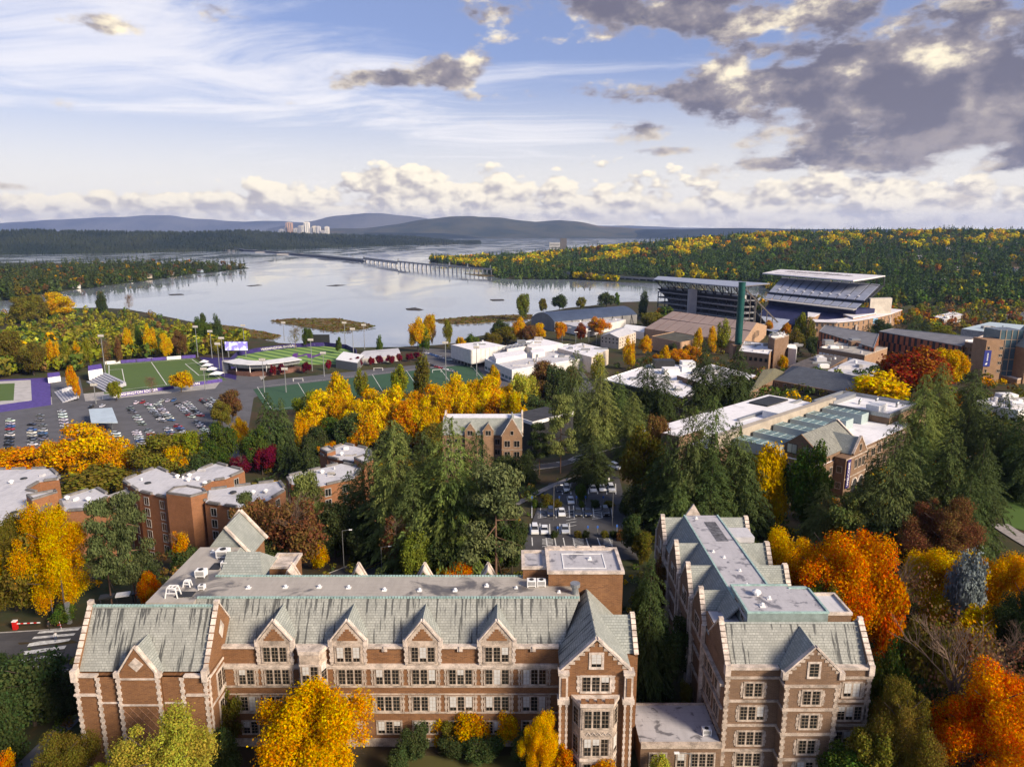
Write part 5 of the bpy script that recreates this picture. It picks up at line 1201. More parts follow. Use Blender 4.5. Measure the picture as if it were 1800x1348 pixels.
def ballpark():
    poly = [(404, 640), (418, 626), (460, 618), (520, 611), (570, 609), (608, 613), (626, 622), (628, 640), (560, 641), (500, 640)]
    m, t, b = newmat('mown_outfield'); o = t.n('ShaderNodeTexCoord').outputs['Object']; x, y, z = t.sep(o)
    w = t.m('FRACT', t.m('ADD', t.m('MULTIPLY', x, .060), t.m('MULTIPLY', y, .072))); n = t.noise(o, .3, 3)
    t.L(t.mix(t.m('GREATER_THAN', w, .5), t.mix(n, (.05, .12, .022), (.07, .15, .03)), t.mix(n, (.16, .26, .05), (.22, .33, .07))), b.inputs['Base Color']); b.inputs['Roughness'].default_value = .9
    P = flat('baseball_field', poly, m, .2)
    P2 = PX([(512, 624), (556, 622), (552, 627), (512, 630)], FL)
    # big letter W in the outfield
    c = onz(538, 625, FL)
    mk = MB(); S = 13
    for (a, b2) in (((-1, .5), (-.6, -.5)), ((-.6, -.5), (0, .35)), ((0, .35), (.6, -.5)), ((.6, -.5), (1, .5))): mk.beam((c.x+a[0]*S, c.y+a[1]*S*1.9, FL+.2), (c.x+b2[0]*S, c.y+b2[1]*S*1.9, FL+.2), 4.5)
    o = mk.build('field_letter', M('violet_paint', (.11, .03, .20), .8, .2, .3)); o['kind'] = 'structure'; o.scale = (1, 1, .02); o.location = (0, 0, (FL+.2)*.98)
    # outfield wall of padded panels
    T = thing('outfield_wall', 'purple padded wall with white lettering round the baseball outfield', 'wall', (P[3].x, P[3].y, FL))
    Q = [P[0], P[1], P[2], P[3], P[4], P[5], P[6]]
    for a, b2 in zip(Q, Q[1:]):
        d = b2-a; L = d.length; d.normalize(); nrm = Vector((-d.y, d.x, 0)); k = max(2, int(L/9))
        for i in range(k):
            p, q = a+d*(L*i/k+.1), a+d*(L*(i+1)/k-.1); M_ = MB(); M_.prism([tuple((p+nrm*.0).xy), tuple(q.xy), tuple((q+nrm*.6).xy), tuple((p+nrm*.6).xy)], FL, FL+4.2); M_.build('wall_panel', NAVY, T)
    def text(body, p, q, z, size, mat):
        cu = bpy.data.curves.new('t', 'FONT'); cu.body = body; cu.size = size; cu.align_x = 'CENTER'; cu.align_y = 'CENTER'; cu.extrude = .02
        to = bpy.data.objects.new('tmp', cu); COL.objects.link(to); dg = bpy.context.evaluated_depsgraph_get(); me = bpy.data.meshes.new_from_object(to.evaluated_get(dg)); bpy.data.objects.remove(to)
        me.materials.clear(); me.materials.append(mat); c = (p+q)/2; d = (q-p).normalized()
        o = bpy.data.objects.new('lettering', me); COL.objects.link(o); out = Vector((d.y, -d.x, 0))
        o.rotation_euler = (R(90), 0, math.atan2(d.y, d.x)); return o, c+out*.35
    o, pc = text('WASHINGTON BASEBALL', P[2], P[3], 0, 3.2, WHITE); o.parent = T; o.location = Vector((pc.x, pc.y, FL+2.1))-Vector(T['_wl'])
    # video board and scoreboard
    s = thing('video_board', 'lit purple and white video board at the left outfield corner', 'scoreboard', onz(417, 628, FL)); c = Vector(s['_wl']); MB().box(c.x-11, c.x+11, c.y, c.y+1.2, FL+6, FL+15).build('frame', DARK, s)
    m2, t2, b2_ = newmat('screen_picture'); o2 = t2.n('ShaderNodeTexCoord').outputs['Object']; n2 = t2.noise(o2, .22, 2); t2.L(t2.mix(t2.ss(n2, .45, .55), (.75, .72, .95), (.25, .18, .75)), b2_.inputs['Emission Color']); b2_.inputs['Emission Strength'].default_value = .7; b2_.inputs['Base Color'].default_value = (.1, .1, .12, 1)
    MB().box(c.x-10.4, c.x+10.4, c.y-.15, c.y-.02, FL+6.5, FL+14.5).build('screen', m2, s)
    for a in (-8, 8): MB().box(c.x+a-.4, c.x+a+.4, c.y+.2, c.y+1, FL, FL+6).build('post', METAL, s)
    s = thing('scoreboard', 'black scoreboard seen from behind at centre field by the water', 'scoreboard', onz(557, 609, FL)); c = Vector(s['_wl']); MB().box(c.x-13, c.x+13, c.y, c.y+1.5, FL+2.5, FL+12).build('board', DARK, s)
    for a in (-10, 0, 10): MB().box(c.x+a-.4, c.x+a+.4, c.y+.3, c.y+1.1, FL, FL+2.5).build('post', METAL, s)
    # curved grandstand with white canopy
    g = thing('grandstand', 'curved grey grandstand with white canopy roof beside the striped ballpark', 'grandstand', onz(450, 655, FL))
    fr = [onz(u, v, FL) for u, v in ((398, 656), (415, 660), (440, 662), (470, 661), (500, 657), (530, 652))]
    for a, b3 in zip(fr, fr[1:]):
        d = (b3-a).normalized(); n = Vector((-d.y, d.x, 0))
        def W_(p, dd, z): return (p.x+n.x*dd, p.y+n.y*dd, FL+z)
        MB().prism([W_(a, 0, 0)[:2], W_(b3, 0, 0)[:2], W_(b3, 14, 0)[:2], W_(a, 14, 0)[:2]], FL, FL+3.2).build('concourse', M('red_brown_wall', (.16, .08, .06), .8, .3, .3), g)
        MB().slab([W_(a, 3, 6.0), W_(b3, 3, 6.0), W_(b3, 17, 2.2), W_(a, 17, 2.2)], .4).build('seating_bank', CONC, g)
        MB().slab([W_(a, -2, 10.0), W_(b3, -2, 10.0), W_(b3, 12, 10.8), W_(a, 12, 10.8)], .4).build('canopy_panel', M('canopy_white', (.62, .61, .61), .5, .1, .2), g)
        MB().prism([W_(a, 1.5, 0)[:2], W_(b3, 1.5, 0)[:2], W_(b3, 2.2, 0)[:2], W_(a, 2.2, 0)[:2]], FL+6.5, FL+9.0).build('press_box', METAL, g)
        p = a; MB().tube(W_(p, 1, 0), W_(p, 1, 10), .35, None, 8).build('column', WHITE, g)
    e = fr[0]; MB().box(e.x-2.5, e.x+2.5, e.y-1, e.y+4, FL, FL+10.4).build('stair_tower', CONC, g)
ballpark()
def hut(name, label, poly, ztop, wall, roof, ridge=1.5):
    P = PX(poly, ztop); c = sum(P, Vector())/4; T = thing(name, label, 'building', (c.x, c.y, FL)); MB().prism([(p.x, p.y) for p in P], FL, ztop).build('wall', wall, T)
    a = (P[0]+P[3])/2; b = (P[1]+P[2])/2; a.z = b.z = ztop+ridge; e = Vector((0, 0, .05))
    MB().slab([P[0]+e, P[1]+e, b, a], .2).build('roof', roof, T); MB().slab([P[2]+e, P[3]+e, a, b], .2).build('roof', roof, T); return T
hut('pavilion', 'clubhouse with white roof right of the baseball grandstand', [(590, 632), (628, 638), (640, 624), (604, 618)], -38, METAL, WHITE, .6)
hut('pavilion', 'long low batting hall with pale roof beside the red maples', [(626, 632), (705, 624), (700, 612), (640, 617)], -40, CONC, ROOF3, .8)
hut('ticket_hut', 'small hut with white and purple gable behind the left bleachers', [(84, 664), (106, 661), (104, 655), (84, 657)], -41, WHITE, PURPLE, 2)
hut('ticket_hut', 'purple roofed hut at the corner of the soccer pitch', [(155, 652), (180, 648), (177, 642), (156, 645)], -37, WHITE, PURPLE, 2.5)
def bleacher(label, A, B, depth, steps, rise):
    A, B = onz(*A, FL), onz(*B, FL); d = (B-A).normalized(); n = Vector((-d.y, d.x, 0)); T = thing('bleachers', label, 'bleachers', A)
    for i in range(steps):
        p, q = A+n*(depth*i/steps), B+n*(depth*i/steps); r, s = B+n*(depth*(i+1)/steps), A+n*(depth*(i+1)/steps)
        MB().prism([p.xy[:], q.xy[:], r.xy[:], s.xy[:]], FL+rise*i*.6, FL+rise*(i+1)).build('step', M('bench_grey', (.40, .40, .44), .6, .2, 1), T)
bleacher('white stepped bleachers left of the soccer pitch', (152, 672), (186, 690), 14, 7, .8)
bleacher('narrow grey bleachers beside the purple running track', (95, 690), (110, 708), 10, 6, .6)
for i, (u, v) in enumerate(((359, 642), (365, 648), (373, 655), (381, 663))):
    p = onz(u, v, FL); T = thing('tent', ['farthest', 'second farthest', 'second nearest', 'nearest'][i]+' of the four white tents between soccer pitch and ballpark', 'tent', p, 0, 'white tents')
    s = 3.2+.5*i; MB().poly([(p.x-s, p.y-s, FL+3), (p.x+s, p.y-s, FL+3), (p.x, p.y, FL+5)]).poly([(p.x+s, p.y-s, FL+3), (p.x+s, p.y+s, FL+3), (p.x, p.y, FL+5)]).poly([(p.x+s, p.y+s, FL+3), (p.x-s, p.y+s, FL+3), (p.x, p.y, FL+5)]).poly([(p.x-s, p.y+s, FL+3), (p.x-s, p.y-s, FL+3), (p.x, p.y, FL+5)]).build('canopy', WHITE, T)
    for a in (-1, 1):
        for b in (-1, 1): MB().tube((p.x+a*(s-.2), p.y+b*(s-.2), FL), (p.x+a*(s-.2), p.y+b*(s-.2), FL+3), .12, None, 6).build('pole', METAL, T)
def fence_line(label, pts, h, mat, name='banner_fence', word=None):
    Q = [onz(u, v, FL) for u, v in pts]; T = thing(name, label, 'fence', Q[0])
    for a, b in zip(Q, Q[1:]):
        L = (b-a).length; d = (b-a)/L; k = max(1, int(L/12)); n = Vector((-d.y, d.x, 0))*.12
        for i in range(k):
            p, q = a+d*(L*i/k), a+d*(L*(i+.96)/k); MB().prism([(p-n).xy[:], (q-n).xy[:], (q+n).xy[:], (p+n).xy[:]], FL+.1, FL+h).build('fence_panel', mat if (i % 4) else WHITE, T)
    return T
fence_line('purple banner fence along the far side of the soccer pitch', [(185, 641), (345, 629)], 3.0, PURPLE)
NEARF = fence_line('purple and white banner fence along the near side of the soccer pitch', [(180, 702), (392, 671)], 2.6, PURPLE)
def fence_text(T, body, a, b, t, size, mat):
    A, B = onz(*a, FL), onz(*b, FL); d = (B-A).normalized(); out = Vector((d.y, -d.x, 0))
    cu = bpy.data.curves.new('t', 'FONT'); cu.body = body; cu.size = size; cu.align_x = 'CENTER'; cu.align_y = 'CENTER'; cu.extrude = .02; cu.offset = .03
    to = bpy.data.objects.new('tmp', cu); COL.objects.link(to); dg = bpy.context.evaluated_depsgraph_get(); me = bpy.data.meshes.new_from_object(to.evaluated_get(dg)); bpy.data.objects.remove(to)
    me.materials.clear(); me.materials.append(mat); o = bpy.data.objects.new('lettering', me); COL.objects.link(o); o.parent = T; p = A.lerp(B, t)+out*.25; o.location = Vector((p.x, p.y, FL+1.4))-Vector(T['_wl']); o.rotation_euler = (R(90), 0, math.atan2(d.y, d.x))
fence_text(NEARF, 'WASHINGTON SOCCER', (180, 702), (392, 671), .27, 2.5, WHITE); fence_text(NEARF, 'BOW DOWN', (180, 702), (392, 671), .70, 2.5, WHITE); fence_text(NEARF, 'W', (180, 702), (392, 671), .50, 2.6, NAVY)
def goal(label, u, v, rz=0):
    p = onz(u, v, FL); T = thing('goal', label, 'goal', p); m = MB(); d = Vector((cos(rz), sin(rz), 0))*3.66; z = Vector((0, 0, 2.6)); q = Vector((-sin(rz), cos(rz), 0))*2
    for a, b in ((p-d, p-d+z), (p+d, p+d+z), (p-d+z, p+d+z), (p-d+z, p-d+q), (p+d+z, p+d+q), (p-d+q, p+d+q)): m.tube(a, b, .14, None, 6)
    m.build('goal_frame', WHITE, T, split=False)
goal('white soccer goal at far left of the darker turf field', 524, 671, .1); goal('white soccer goal at the far side of the soccer pitch', 267, 634, .1); goal('white soccer goal at the far right of the darker turf field', 768, 655, .4); goal('white soccer goal on the far edge of the darker turf field', 665, 652, .1)
def mast(label, u, vb, vt, lamps=True):
    p = onz(u, vb, FL); zt = aty(u, vt, p.y).z; T = thing('floodlight_mast', label, 'floodlight', p)
    MB().tube(p, (p.x, p.y, zt), .42, .2, 8).build('pole', METAL, T)
    h = MB(); h.box(p.x-2.3, p.x+2.3, p.y-.3, p.y+.3, zt-1.1, zt+.9, 0); h.build('lamp_head', M('lamp_grey', (.36, .34, .32), .5, .1, 1), T)
    for i in range(4): MB().tube((p.x-1.7+i*1.1, p.y-.5, zt), (p.x-1.7+i*1.1, p.y-.3, zt), .45, .4, 8).build('lamp', M('pale_lens', (.7, .66, .58), .4, .05, 1), T)
for lab, u, vb, vt in (('tallest floodlight mast at the left end of the soccer pitch', 185, 655, 590), ('floodlight mast at the far right of the soccer pitch', 348, 628, 574), ('floodlight mast just left of the baseball video board', 373, 630, 582), ('floodlight mast beside the grandstand stair tower', 394, 655, 594), ('floodlight mast between grandstand and tents', 386, 650, 604),
                       ('floodlight mast on the marsh left of the ballpark', 430, 612, 572), ('floodlight mast behind the black scoreboard', 500, 600, 567), ('floodlight mast right of the black scoreboard', 607, 610, 567), ('short broad floodlight mast at the right of the ballpark', 622, 632, 578), ('floodlight mast at far right behind the ballpark', 641, 614, 571),
                       ('floodlight mast in the middle of the path behind the ballpark', 549, 652, 597), ('floodlight mast in front of the grandstand canopy', 465, 690, 632), ('floodlight mast at near left of the darker turf field', 503, 690, 648), ('floodlight mast right of the darker turf field', 784, 668, 602), ('floodlight mast by the white gymnasium', 838, 662, 610), ('floodlight mast on the path by the red maples', 570, 662, 620), ('lamp mast at the near edge of the soccer pitch', 169, 710, 676), ('lamp mast at right end of the soccer pitch', 361, 685, 648)):
    mast(lab, u, vb, vt)
# ---- white gymnasium complex
PANEL = M('white_panel_wall', (.60, .57, .54), .7, .1, .4)
def gym():
    T = thing('gymnasium', 'white gymnasium complex of panelled boxes and pale flat roofs by the lake', 'building', (30, 590, FL))
    P = block(T, [(793, 606), (829, 616), (890, 608), (852, 600)], -30, -42, CONC, WROOF)
    for a, b, k in ((P[0], P[1], 6), (P[1], P[2], 8)):
        d = b-a; L = d.length; d.normalize(); out = Vector((d.y, -d.x, 0))
        for i in range(k):
            p, q = a+d*(L*i/k+.12), a+d*(L*(i+1)/k-.12); MB().prism([p.xy[:], q.xy[:], (q+out*.5).xy[:], (p+out*.5).xy[:]], -41.5, -29.6).build('wall_panel', PANEL, T)
    for i in range(6): p = P[0].lerp(P[1], (i+.5)/6)+Vector((1, 1, 0)); MB().box(p.x-.5, p.x+.5, p.y-.5, p.y+.5, FL, -42).build('column', CONC, T)
    block(T, [(852, 632), (900, 652), (1060, 626), (1000, 606), (890, 616)], -36, FL, PANEL, ROOF3, WHITE, .8, .6)
    block(T, [(905, 603), (935, 612), (990, 604), (948, 594)], -31, FL, PANEL, WROOF)
    block(T, [(980, 612), (1040, 628), (1070, 614), (1022, 603)], -32, FL, M('cream_panel', (.56, .48, .40), .7, .1, .4), WROOF)
    for poly, z in (([(866, 622), (872, 632), (926, 622), (918, 614)], -32.5), ([(932, 616), (936, 622), (958, 618), (954, 611)], -32), ([(888, 608), (892, 614), (930, 608), (922, 602)], -31)): block(T, poly, z, -37, PANEL, WROOF)
    for i in range(7): a, b = onz(884+i*7, 612-i*1.1, -29), onz(894+i*7, 608-i*1.1, -29); MB().beam(a, b, 1.0).build('roof_louvre', METAL, T)
    for pl, zz, nn in (([(852, 632), (900, 652), (1060, 626), (1000, 606)], -35.9, 16), ([(793, 606), (829, 616), (890, 608), (852, 600)], -29.9, 4), ([(980, 612), (1040, 628), (1070, 614), (1022, 603)], -31.9, 8), ([(905, 603), (935, 612), (990, 604), (948, 594)], -30.9, 5)): clutter(T, PX(pl, zz), zz, nn, 1.8)
    Q = PX([(852, 632), (900, 652)], -36); face(T, Q[0]+Vector((-.1, -.1, 0)), Q[1]+Vector((-.1, -.1, 0)), [-42.5], 8, 5, 2.2, glass('teal_glass', (.10, .15, .16)), None)
gym()
# ---- barrel-roofed hall
def barrel():
    T = thing('arched_hall', 'long indoor practice hall with dark blue arched roof at the lakeside', 'building', (90, 720, FL))
    z0 = -34.0
    A, B = onz(934, 558, z0), onz(975, 566, z0); C = onz(1120, 553, z0); d = C-B
    n = 14; rise = 8.5; mb = MB(); end = []
    for i in range(n+1):
        t = i/n; p = A.lerp(B, t); h = rise*(1-(2*t-1)**2); end.append((p, h))
    SKY = M('navy_steel_roof', (.055, .075, .125), .55, .15, .1, metal=.2)
    for (p, h), (q, g) in zip(end, end[1:]):
        for k in range(1): mb.poly([(p.x, p.y, z0+h), (q.x, q.y, z0+g), (q.x+d.x, q.y+d.y, z0+g), (p.x+d.x, p.y+d.y, z0+h)])
    mb.build('roof', SKY, T, smooth=True)
    GW = M('grey_cladding', (.19, .185, .185), .7, .15, .2)
    w = MB(); w.poly([(p.x, p.y, FL) for p in (A, B)]+[(p.x, p.y, z0+h) for p, h in reversed(end)]); w.poly([(p.x+d.x, p.y+d.y, FL) for p in (A, B)]+[(p.x+d.x, p.y+d.y, z0+h) for p, h in reversed(end)]); w.poly([(B.x, B.y, FL), (B.x+d.x, B.y+d.y, FL), (B.x+d.x, B.y+d.y, z0), (B.x, B.y, z0)]); w.poly([(A.x, A.y, FL), (A.x+d.x, A.y+d.y, FL), (A.x+d.x, A.y+d.y, z0), (A.x, A.y, z0)]); w.build('wall', GW, T, split=False)
    for i in range(8): p = B+d*((i+.6)/8.2); out = Vector((d.y, -d.x, 0)).normalized(); MB().beam((p+out*4).xy.to_3d()+Vector((0, 0, FL)), p+Vector((0, 0, .5)), .8).build('buttress', DARK, T)
barrel()
simple('low_hall', 'low hall with grey ribbed roof in front of the arched hall', 'building', [(985, 568), (1030, 578), (1100, 562), (1050, 554)], -36, FL, PANEL, ROOF3)
def cream():
    T = thing('office_building', 'cream office block with grey pitched roof and small square windows', 'building', onz(1085, 600, FL)); z = -34
    P = PX([(1056, 590), (1088, 594), (1118, 584), (1084, 577)], z); MB().prism([(p.x, p.y) for p in P], FL, z).build('wall', M('cream_render', (.50, .42, .34), .8, .15, .3), T)
    a = (P[0]+P[1])/2; b = (P[2]+P[3])/2; a.z = b.z = z+3.4
    MB().slab([P[1], P[2], b, a], .3).build('roof', ROOF3, T); MB().slab([P[3], P[0], a, b], .3).build('roof', ROOF3, T); MB().poly([P[0], P[1], a]).build('gable', MATS['cream_render'], T)
    face(T, P[0], P[1], [z-2, z-5.5], 5, 1.5, 1.5); face(T, P[1], P[2], [z-2, z-5.5, z-8.6], 7, 1.5, 1.5)
cream()
# ---- tan-roofed arena
def arena():
    T = thing('arena', 'big brick arena with tan pitched roof and arched windows in front of the stadium', 'arena', onz(1240, 600, -42))
    rl, rr = onz(1183, 547, -22), onz(1330, 567, -22); fl, fr = onz(1133, 577, -33), onz(1306, 602, -33)
    bl, br = rl+(rl-fl), rr+(rr-fr); bl.z = br.z = -33
    TAN = M('tan_roof_sheet', (.27, .20, .17), .75, .12, .05); TW = brick('arena_brick', (.40, .25, .15), (.33, .2, .12), (.4, .3, .22))
    MB().slab([fl, fr, rr, rl], .4).build('roof', TAN, T); MB().slab([rl, rr, br, bl], .4).build('roof', TAN, T)
    seam = MB()
    for i in range(1, 9): a, b = fl.lerp(fr, i/9), rl.lerp(rr, i/9); seam.beam(a+Vector((0, 0, .2)), b+Vector((0, 0, .2)), .5)
    seam.beam(fl.lerp(rl, .55)+Vector((0, 0, .3)), fr.lerp(rr, .55)+Vector((0, 0, .3)), .8); seam.build('roof_seam', M('brown_seam', (.16, .11, .10), .8, .1, 1), T, kind='stuff')
    w = MB(); g = lambda p: (p.x, p.y, FL)
    w.poly([g(fl), g(fr), fr, fl]); w.poly([g(fr), g(br), br, rr, fr]); w.poly([g(fl), g(bl), bl, rl, fl]); w.build('wall', TW, T, split=False)
    d = (br-fr).normalized()
    for i in range(5):
        p = fr.lerp(br, .38+.06*i); out = Vector((d.y, -d.x, 0))*.3; zz = -35.5; hh = 6.5-abs(i-2)*.9
        m = MB(); pts = [(-1.1, 0)]+[(-1.1*cos(t*pi/6), hh+1.1*sin(t*pi/6)) for t in range(7)]+[(1.1, 0)]
        q = p+out; m.poly([(q.x+d.x*a, q.y+d.y*a, zz+z-2) for a, z in pts]); m.build('arched_window', DARK, T)
    P = PX([(1145, 592), (1195, 603), (1240, 594), (1185, 584)], -33); 
    T2 = thing('arena_annexe', 'windowless tan annexe with dark flat roof before the arena', 'building', (P[1].x, P[1].y, FL)); block(T2, P, -33, FL, TW, M('moss_roof', (.075, .07, .05), .9, .3, .2), TW, .6, world=True)
    P = PX([(1094, 578), (1132, 584), (1140, 575), (1100, 570)], -37); T3 = thing('store', 'small white store left of the arena', 'building', (P[0].x, P[0].y, FL)); block(T3, P, -37, FL, WHITE, WHITE, world=True)
arena()
# ---- stadium: two roofed stands and a curved brick end
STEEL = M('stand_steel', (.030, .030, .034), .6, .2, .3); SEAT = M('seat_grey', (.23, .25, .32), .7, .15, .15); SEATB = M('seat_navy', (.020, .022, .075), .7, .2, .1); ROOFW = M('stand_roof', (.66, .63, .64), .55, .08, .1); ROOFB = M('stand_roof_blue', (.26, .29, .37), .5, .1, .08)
def stands():
    T = thing('stadium_stand', 'far stadium stand with broad white roof and grey seat tiers facing camera', 'stand', onz(1430, 560, -42))
    RF = [onz(1340, 480, 8), onz(1500, 493, 8), onz(1556, 484.5, 12.5), onz(1372, 473.5, 12.5)]
    MB().slab(RF, 1.6).build('roof', ROOFW, T)
    U0, U1 = onz(1351, 513, -12), onz(1520, 528, -12); V0, V1 = aty(1374, 487, 1075), aty(1548, 500, 930); 
    for i in range(11):
        s0, s1 = i/11+.006, (i+1)/11-.006
        MB().slab([U0.lerp(U1, s0), U0.lerp(U1, s1), V0.lerp(V1, s1), V0.lerp(V1, s0)], .8).build('seat_block', SEAT, T)
        p = U0.lerp(U1, (i+1)/11).lerp(V0.lerp(V1, (i+1)/11), .18)+Vector((0, 0, .6)); 
        if i < 10: MB().tube(p-Vector((0, 0, .5)), p+Vector((0, 0, .5)), 2.4, 2.0, 8).build('stair_mouth', M('stair_light', (.42, .42, .46), .6, .1, 1), T)
    MB().slab([U0, U1, V1, V0], 2.2).build('raker_deck', STEEL, T).location.z -= 1.2
    L0, L1 = onz(1344, 524, -19), onz(1506, 542, -19); M0, M1 = onz(1349, 516, -14.5), onz(1520, 530, -14.5)
    for i in range(11):
        s0, s1 = i/11+.006, (i+1)/11-.006; MB().slab([L0.lerp(L1, s0), L0.lerp(L1, s1), M0.lerp(M1, s1), M0.lerp(M1, s0)], .8).build('seat_block', SEAT, T)
    S0, S1 = onz(1346, 527, -20), onz(1500, 545, -20); MB().slab([S0, S1, L1+Vector((0, 0, -.4)), L0+Vector((0, 0, -.4))], .8).build('gallery_fascia', CONC, T)
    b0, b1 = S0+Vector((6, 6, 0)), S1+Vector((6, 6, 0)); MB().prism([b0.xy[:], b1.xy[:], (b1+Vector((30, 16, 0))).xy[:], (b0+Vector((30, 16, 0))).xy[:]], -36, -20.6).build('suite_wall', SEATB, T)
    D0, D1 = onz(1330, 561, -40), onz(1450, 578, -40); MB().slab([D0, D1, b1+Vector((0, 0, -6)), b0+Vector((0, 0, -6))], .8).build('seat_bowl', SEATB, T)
    for i in range(5):
        s0, s1 = i*.16+.0, i*.16+.15; E0, E1 = onz(1320, 572, -41), onz(1365, 585, -41); G0, G1 = onz(1345, 540, -33), onz(1405, 546, -33)
        MB().slab([E0.lerp(E1, s0/.8), E0.lerp(E1, s1/.8), G0.lerp(G1, s1/.8), G0.lerp(G1, s0/.8)], .6).build('seat_block', M('seat_pale', (.36, .39, .47), .7, .1, .15), T)
    # end wall and struts of the right end
    a, b = U1+Vector((6, -2, 0)), V1+Vector((4, -2, -4)); MB().prism([a.xy[:], (a+Vector((30, 8, 0))).xy[:], (a+Vector((34, 20, 0))).xy[:], (a+Vector((4, 12, 0))).xy[:]], -44, -10).build('end_tower', M('pale_concrete', (.47, .42, .36), .8, .15, .2), T)
    m = MB(); m.beam(RF[2]+Vector((-2, -2, -1.5)), V1+Vector((3, -3, -2)), 1.2); m.beam(RF[2]+Vector((-2, -2, -1.5)), RF[1]+Vector((3, 2, -3)), .8); m.beam(V1+Vector((2, -3, -2)), U1+Vector((1, -2, -2)), 1.4); m.beam(RF[1]+Vector((3, 2, -3)), V1+Vector((2, -3, -2)), .8); m.build('roof_truss', STEEL, T, split=False)
    for i in range(9): p = V0.lerp(V1, (i+.5)/9)+Vector((4, 2, -1)); q = RF[3].lerp(RF[2], (i+.5)/9)+Vector((-3, -2, -1.8)); MB().beam(p, q, .9).build('roof_post', STEEL, T)
    r = MB(); rr_ = random.Random(5); 
    def bl(s, t): return RF[0].lerp(RF[1], s).lerp(RF[3].lerp(RF[2], s), t)
    for i in range(26):                                   # weathered lettering on the roof, too worn to read
        s = .14+i*.026; x, y = bl(s, .55), bl(s+.014, .55); z = bl(s+.014, .55+rr_.uniform(.1, .28)); k = bl(s, .55+rr_.uniform(.1, .28)); up = Vector((0, 0, .06)); r.poly([x+up, y+up, z+up, k+up])
    for i in range(22): s = .10+i*.026; x, y = bl(s, .22), bl(s+.013, .22); z = bl(s+.013, .22+rr_.uniform(.06, .16)); up = Vector((0, 0, .06)); r.poly([x+up, y+up, z+up])
    r.build('roof_lettering', M('worn_paint', (.22, .20, .22), .8, .3, .5), T, kind='stuff')
    # near stand, seen from its back
    N = thing('stadium_stand', 'near stadium stand seen from behind with exposed black trusses and blue roof', 'stand', onz(1250, 570, -42))
    Q = [onz(1149, 491, 6), onz(1300, 504.5, 6), onz(1353, 498, 7.5), onz(1157, 485.5, 7.5)]
    MB().slab(Q, 1.0).build('roof', ROOFB, N)
    ax = (Q[1]-Q[0]); dep = Vector((ax.y, -ax.x, 0)).normalized(); dep = -dep if dep.y < 0 else dep   # towards the pitch
    nb = 11
    for i in range(nb):
        p = Q[0].lerp(Q[1], (i+.3)/(nb)); f = MB(); zt = 4.8
        top = Vector((p.x, p.y, zt)); foot = p+dep*34; foot.z = -26
        f.beam(top, foot, 1.1); f.beam(top, top+dep*30, .8)
        last = top
        for k in range(1, 6): c = top.lerp(foot, k/6); e = top+dep*(30*k/6); e.z = zt; f.beam(c, e, .55); f.beam(last if k % 2 else e, c, .5); last = e
        f.beam(Vector((p.x, p.y, -20))+dep*10, Vector((p.x, p.y, zt-9))+dep*10, .8); f.build('truss', STEEL, N, split=False)
    a, b = Q[0]+dep*12, Q[1]+dep*12
    for z, t in ((-10, 1.4), (-17, 1.6), (-24, 1.8), (-31, 1.8)):
        MB().prism([(a-dep*4).xy[:], (b-dep*4).xy[:], (b+dep*16).xy[:], (a+dep*16).xy[:]], z-t, z).build('concourse_slab', M('slab_grey', (.20, .20, .21), .8, .15, .2), N)
    for i in range(6): p, q = a.lerp(b, i/6+.015), a.lerp(b, (i+1)/6-.03); MB().prism([p.xy[:], q.xy[:], (q+dep*5).xy[:], (p+dep*5).xy[:]], -10, -4.5).build('suite_box', M('suite_grey', (.36, .35, .34), .7, .1, .2), N)
    MB().prism([(a+dep*14).xy[:], (b+dep*14).xy[:], (b+dep*16).xy[:], (a+dep*16).xy[:]], -44, -5).build('inner_wall', STEEL, N)
    for i in range(12): p = a.lerp(b, i/11)-dep*3; MB().box(p.x-.6, p.x+.6, p.y-.6, p.y+.6, -44, -10).build('column', STEEL, N)
    t = onz(1217, 552, -34); t = Vector((t.x, t.y, 0)); p = a.lerp(b, .46)-dep*7; MB().box(p.x-5, p.x+5, p.y-4, p.y+4, -44, -2.5).build('lift_tower', M('lift_grey', (.33, .32, .33), .8, .1, .2), N)
    m = MB(); e1 = Q[1]+Vector((6, -2, -2)); e2 = e1+dep*58; e2.z = -38; m.beam(e1, e2, 1.5); m.beam(Q[1], Q[2]+Vector((0, 0, -1)), 1.0)
    for k in range(1, 6): c = e1.lerp(e2, k/6); m.beam(c, Vector((c.x, c.y, -44)), .9)
    m.build('end_frame', M('rust_steel', (.11, .095, .085), .7, .2, .4), N, split=False)
    MB().slab([Q[1]+dep*8+Vector((0, 0, -12)), Q[0]+dep*8+Vector((0, 0, -12)), Q[0]+dep*50+Vector((0, 0, -46)), Q[1]+dep*50+Vector((0, 0, -46))], 1.0).build('raker_deck', STEEL, N)
    # end building, a curved brick colonnade with pale roofs
    E_ = thing('stadium_gatehouse', 'curved brick stadium end building with pale roof and row of openings', 'building', onz(1490, 590, FL)); z = -29
    arc = [onz(u, v, z) for u, v in ((1432, 566), (1470, 567), (1505, 564), (1540, 558), (1565, 552), (1584, 545))]
    for k, (a, b) in enumerate(zip(arc, arc[1:])):
        d = (b-a).normalized(); n = Vector((-d.y, d.x, 0)); MB().prism([a.xy[:], b.xy[:], (b+n*14).xy[:], (a+n*14).xy[:]], FL, z).build('wall', TANBRICK, E_)
        MB().slab([a-n*1.5+Vector((0, 0, .6)), b-n*1.5+Vector((0, 0, .6)), b+n*16+Vector((0, 0, 1.2)), a+n*16+Vector((0, 0, 1.2))], .7).build('roof', ROOFW, E_)
        face(E_, a-n*.1, b-n*.1, [z-3.2], 4, 2.2, 3.6, DARK, STONE); face(E_, a-n*.1, b-n*.1, [z-9.0], 4, 2.4, 3.6, DARK, None)
